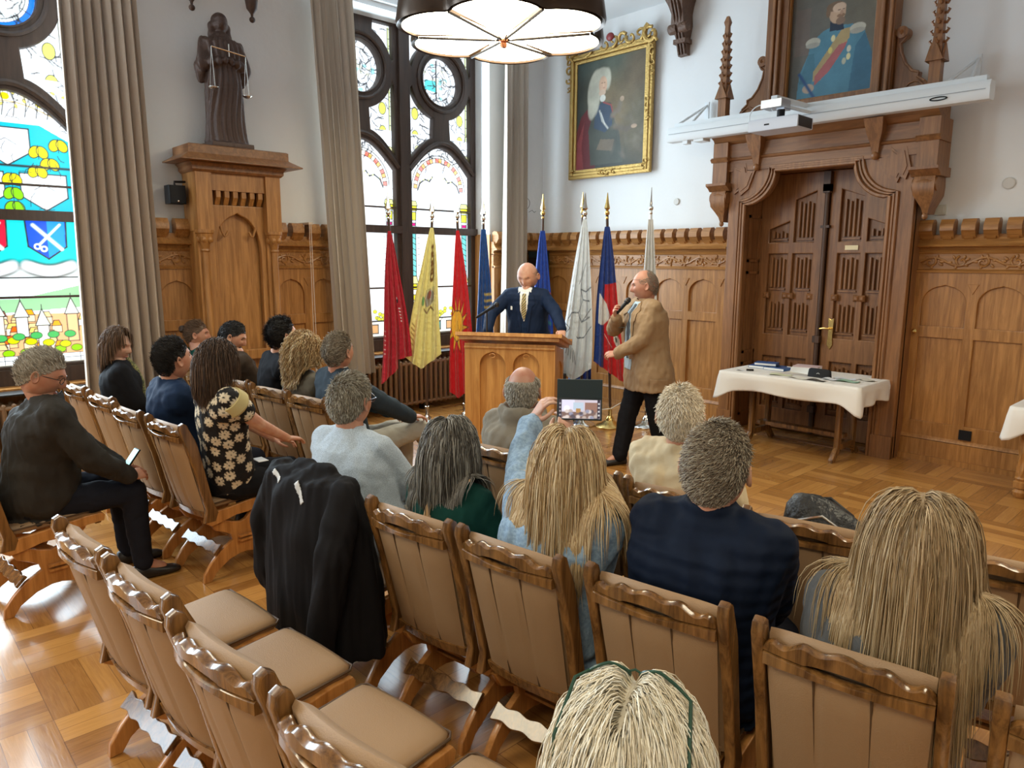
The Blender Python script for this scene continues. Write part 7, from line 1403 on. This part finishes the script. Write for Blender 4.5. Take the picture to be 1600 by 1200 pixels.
r = random.Random(5)
for i in range(26): x = r.uniform(0, .142); q.ell(x, r.uniform(0, .026), .007, .006, [(.5, .4, .35), (.1, .08, .1), (.7, .6, .55), (.3, .3, .4)][i % 4])
q.poly(rect(0, 0, .010, .064), (.03, .02, .04)); q.poly(rect(.132, 0, .142, .064), (.03, .02, .04))
for i in range(4): q.ell(.137, .012+.013*i, .0025, .0025, (.8, .8, .8)); q.ell(.005, .012+.013*i, .002, .002, (.6, .6, .6))
mm = new_mat('phone_display'); vc = mm[1].new('ShaderNodeVertexColor'); vc.layer_name = 'Col'; mm[2].new(vc.outputs['Color'], mm[3].inputs['Emission Color']); mm[3].inputs['Emission Strength'].default_value = .9; mm[3].inputs['Base Color'].default_value = (0, 0, 0, 1)
mb = MB(); q.add_to(mb, Matrix.Translation((-.071, -.032, .0060))); mb.build('display', mm[0], pc, None, True)
# ---------------- black jacket draped over the back of the first chair, bag on the seat
# ================================================================== JACKET OVER THE CHAIR, BAG
jk = tag(empty('black_jacket', (-2.66, 1.37, 0), math.radians(9)), 'long black jacket with pale reflective strips draped over the first chair of the middle row', 'jacket', None)
mb = MB(); rings = []
t = np.arange(56)*2*PI/56
for z, a, bb, y in ((1.005, .10, .03, .01), (1.00, .20, .055, .01), (.975, .262, .085, .01), (.90, .285, .115, .02), (.75, .300, .150, .035), (.55, .315, .175, .05), (.38, .325, .185, .06), (.30, .325, .185, .06)):
    k = (1-z)*.045; r_ = 1+k*np.sin(7*t+1)+k*.8*np.sin(11*t+z*4); x = a*np.cos(t)*r_; yy = y-.03+bb*np.sin(t)*r_; zz = np.full(56, z)-(.05*np.cos(t) if z < .5 else 0); rings.append(np.stack([x, yy, zz], 1))
mb.loft(rings)
for q0, q1, q2, q3 in (((.21, -.02, .95), (.27, -.13, .72), (.235, -.18, .40), (.22, -.17, .20)), ((-.22, -.01, .95), (-.32, -.03, .72), (-.34, -.02, .50), (-.33, .0, .42))):
    mb.cap_(q0, .065, q1, .070); mb.cap_(q1, .070, q2, .062); mb.cap_(q2, .062, q3, .05)
mb.cap_((-.10, .0, 1.0), .03, (.10, .0, 1.0), .035)
me = bake_voxel(mb, .010, 2, .5, folds(.012, 16, 3, (1.2, 1.2, .25))); jo = from_mesh(me, 'drape', fabric('black_softshell', (.011, .010, .011), .75, 8, .5), jk)
for a, b in (((-.16, .985), (-.10, .955)), ((.02, .975), (.075, .90))):
    d = Vector((b[0]-a[0], b[1]-a[1])); n_ = Vector((-d.y, d.x)).normalized()*.010
    project(jk, jo, [(-(a[0]-n_.x), a[1]-n_.y), (-(a[0]+n_.x), a[1]+n_.y), (-(b[0]+n_.x), b[1]+n_.y), (-(b[0]-n_.x), b[1]-n_.y)], (0, -1, 0), .004, 'reflective_strip', plain('reflective_tape', (.62, .62, .62), .4), .004, .002)
bg = tag(empty('black_bag', (-1.12, 2.70, .49), .25), 'black handbag with zips lying on the empty chair right of the cream jacket', 'bag'); bg.scale = (.85, 1, 1.35)
mb = MB(); rings = []
for i in range(15):
    s_ = i/14*2-1; e = (1-abs(s_)**4)**.5; ring = []
    for k in range(24): q = 2*PI*k/24; ring.append((s_*.20, .085*e*math.cos(q), .17+(.17*e)*math.sin(q)*(1-.25*s_)+.015*math.sin(5*q+i)*.4))
    rings.append(np.array(ring))
mb.loft(rings); mb.build('bag_body', plain('black_nylon', (.012, .012, .013), .45, bump=.5, bscale=25), bg, 60)
mb = MB(); mb.tube([(-.16, .06, .28), (-.10, .09, .31), (0, .10, .32), (.10, .09, .28), (.14, .06, .22)], .010, 8); mb.build('handle', M_['black'], bg); mb = MB(); mb.tube([(-.16, -.06, .27), (0, -.075, .31), (.15, -.06, .25)], .004, 6); mb.build('zip', M_['chrome'], bg)
cl = tag(empty('folded_coat', (-.86, 2.72, .50), .2), 'small dark coat bundle at the right end of the chair with the black bag', 'coat'); mb = MB()
for i in range(6): mb.ell((.02*i-.05, .03*math.sin(i*2), .10+.035*math.cos(i*1.7)), (.07, .05, .08))
me = bake_voxel(mb, .01, 2, .5, folds(.010, 30, 8)); from_mesh(me, 'coat_cloth', FB_['black'], cl)
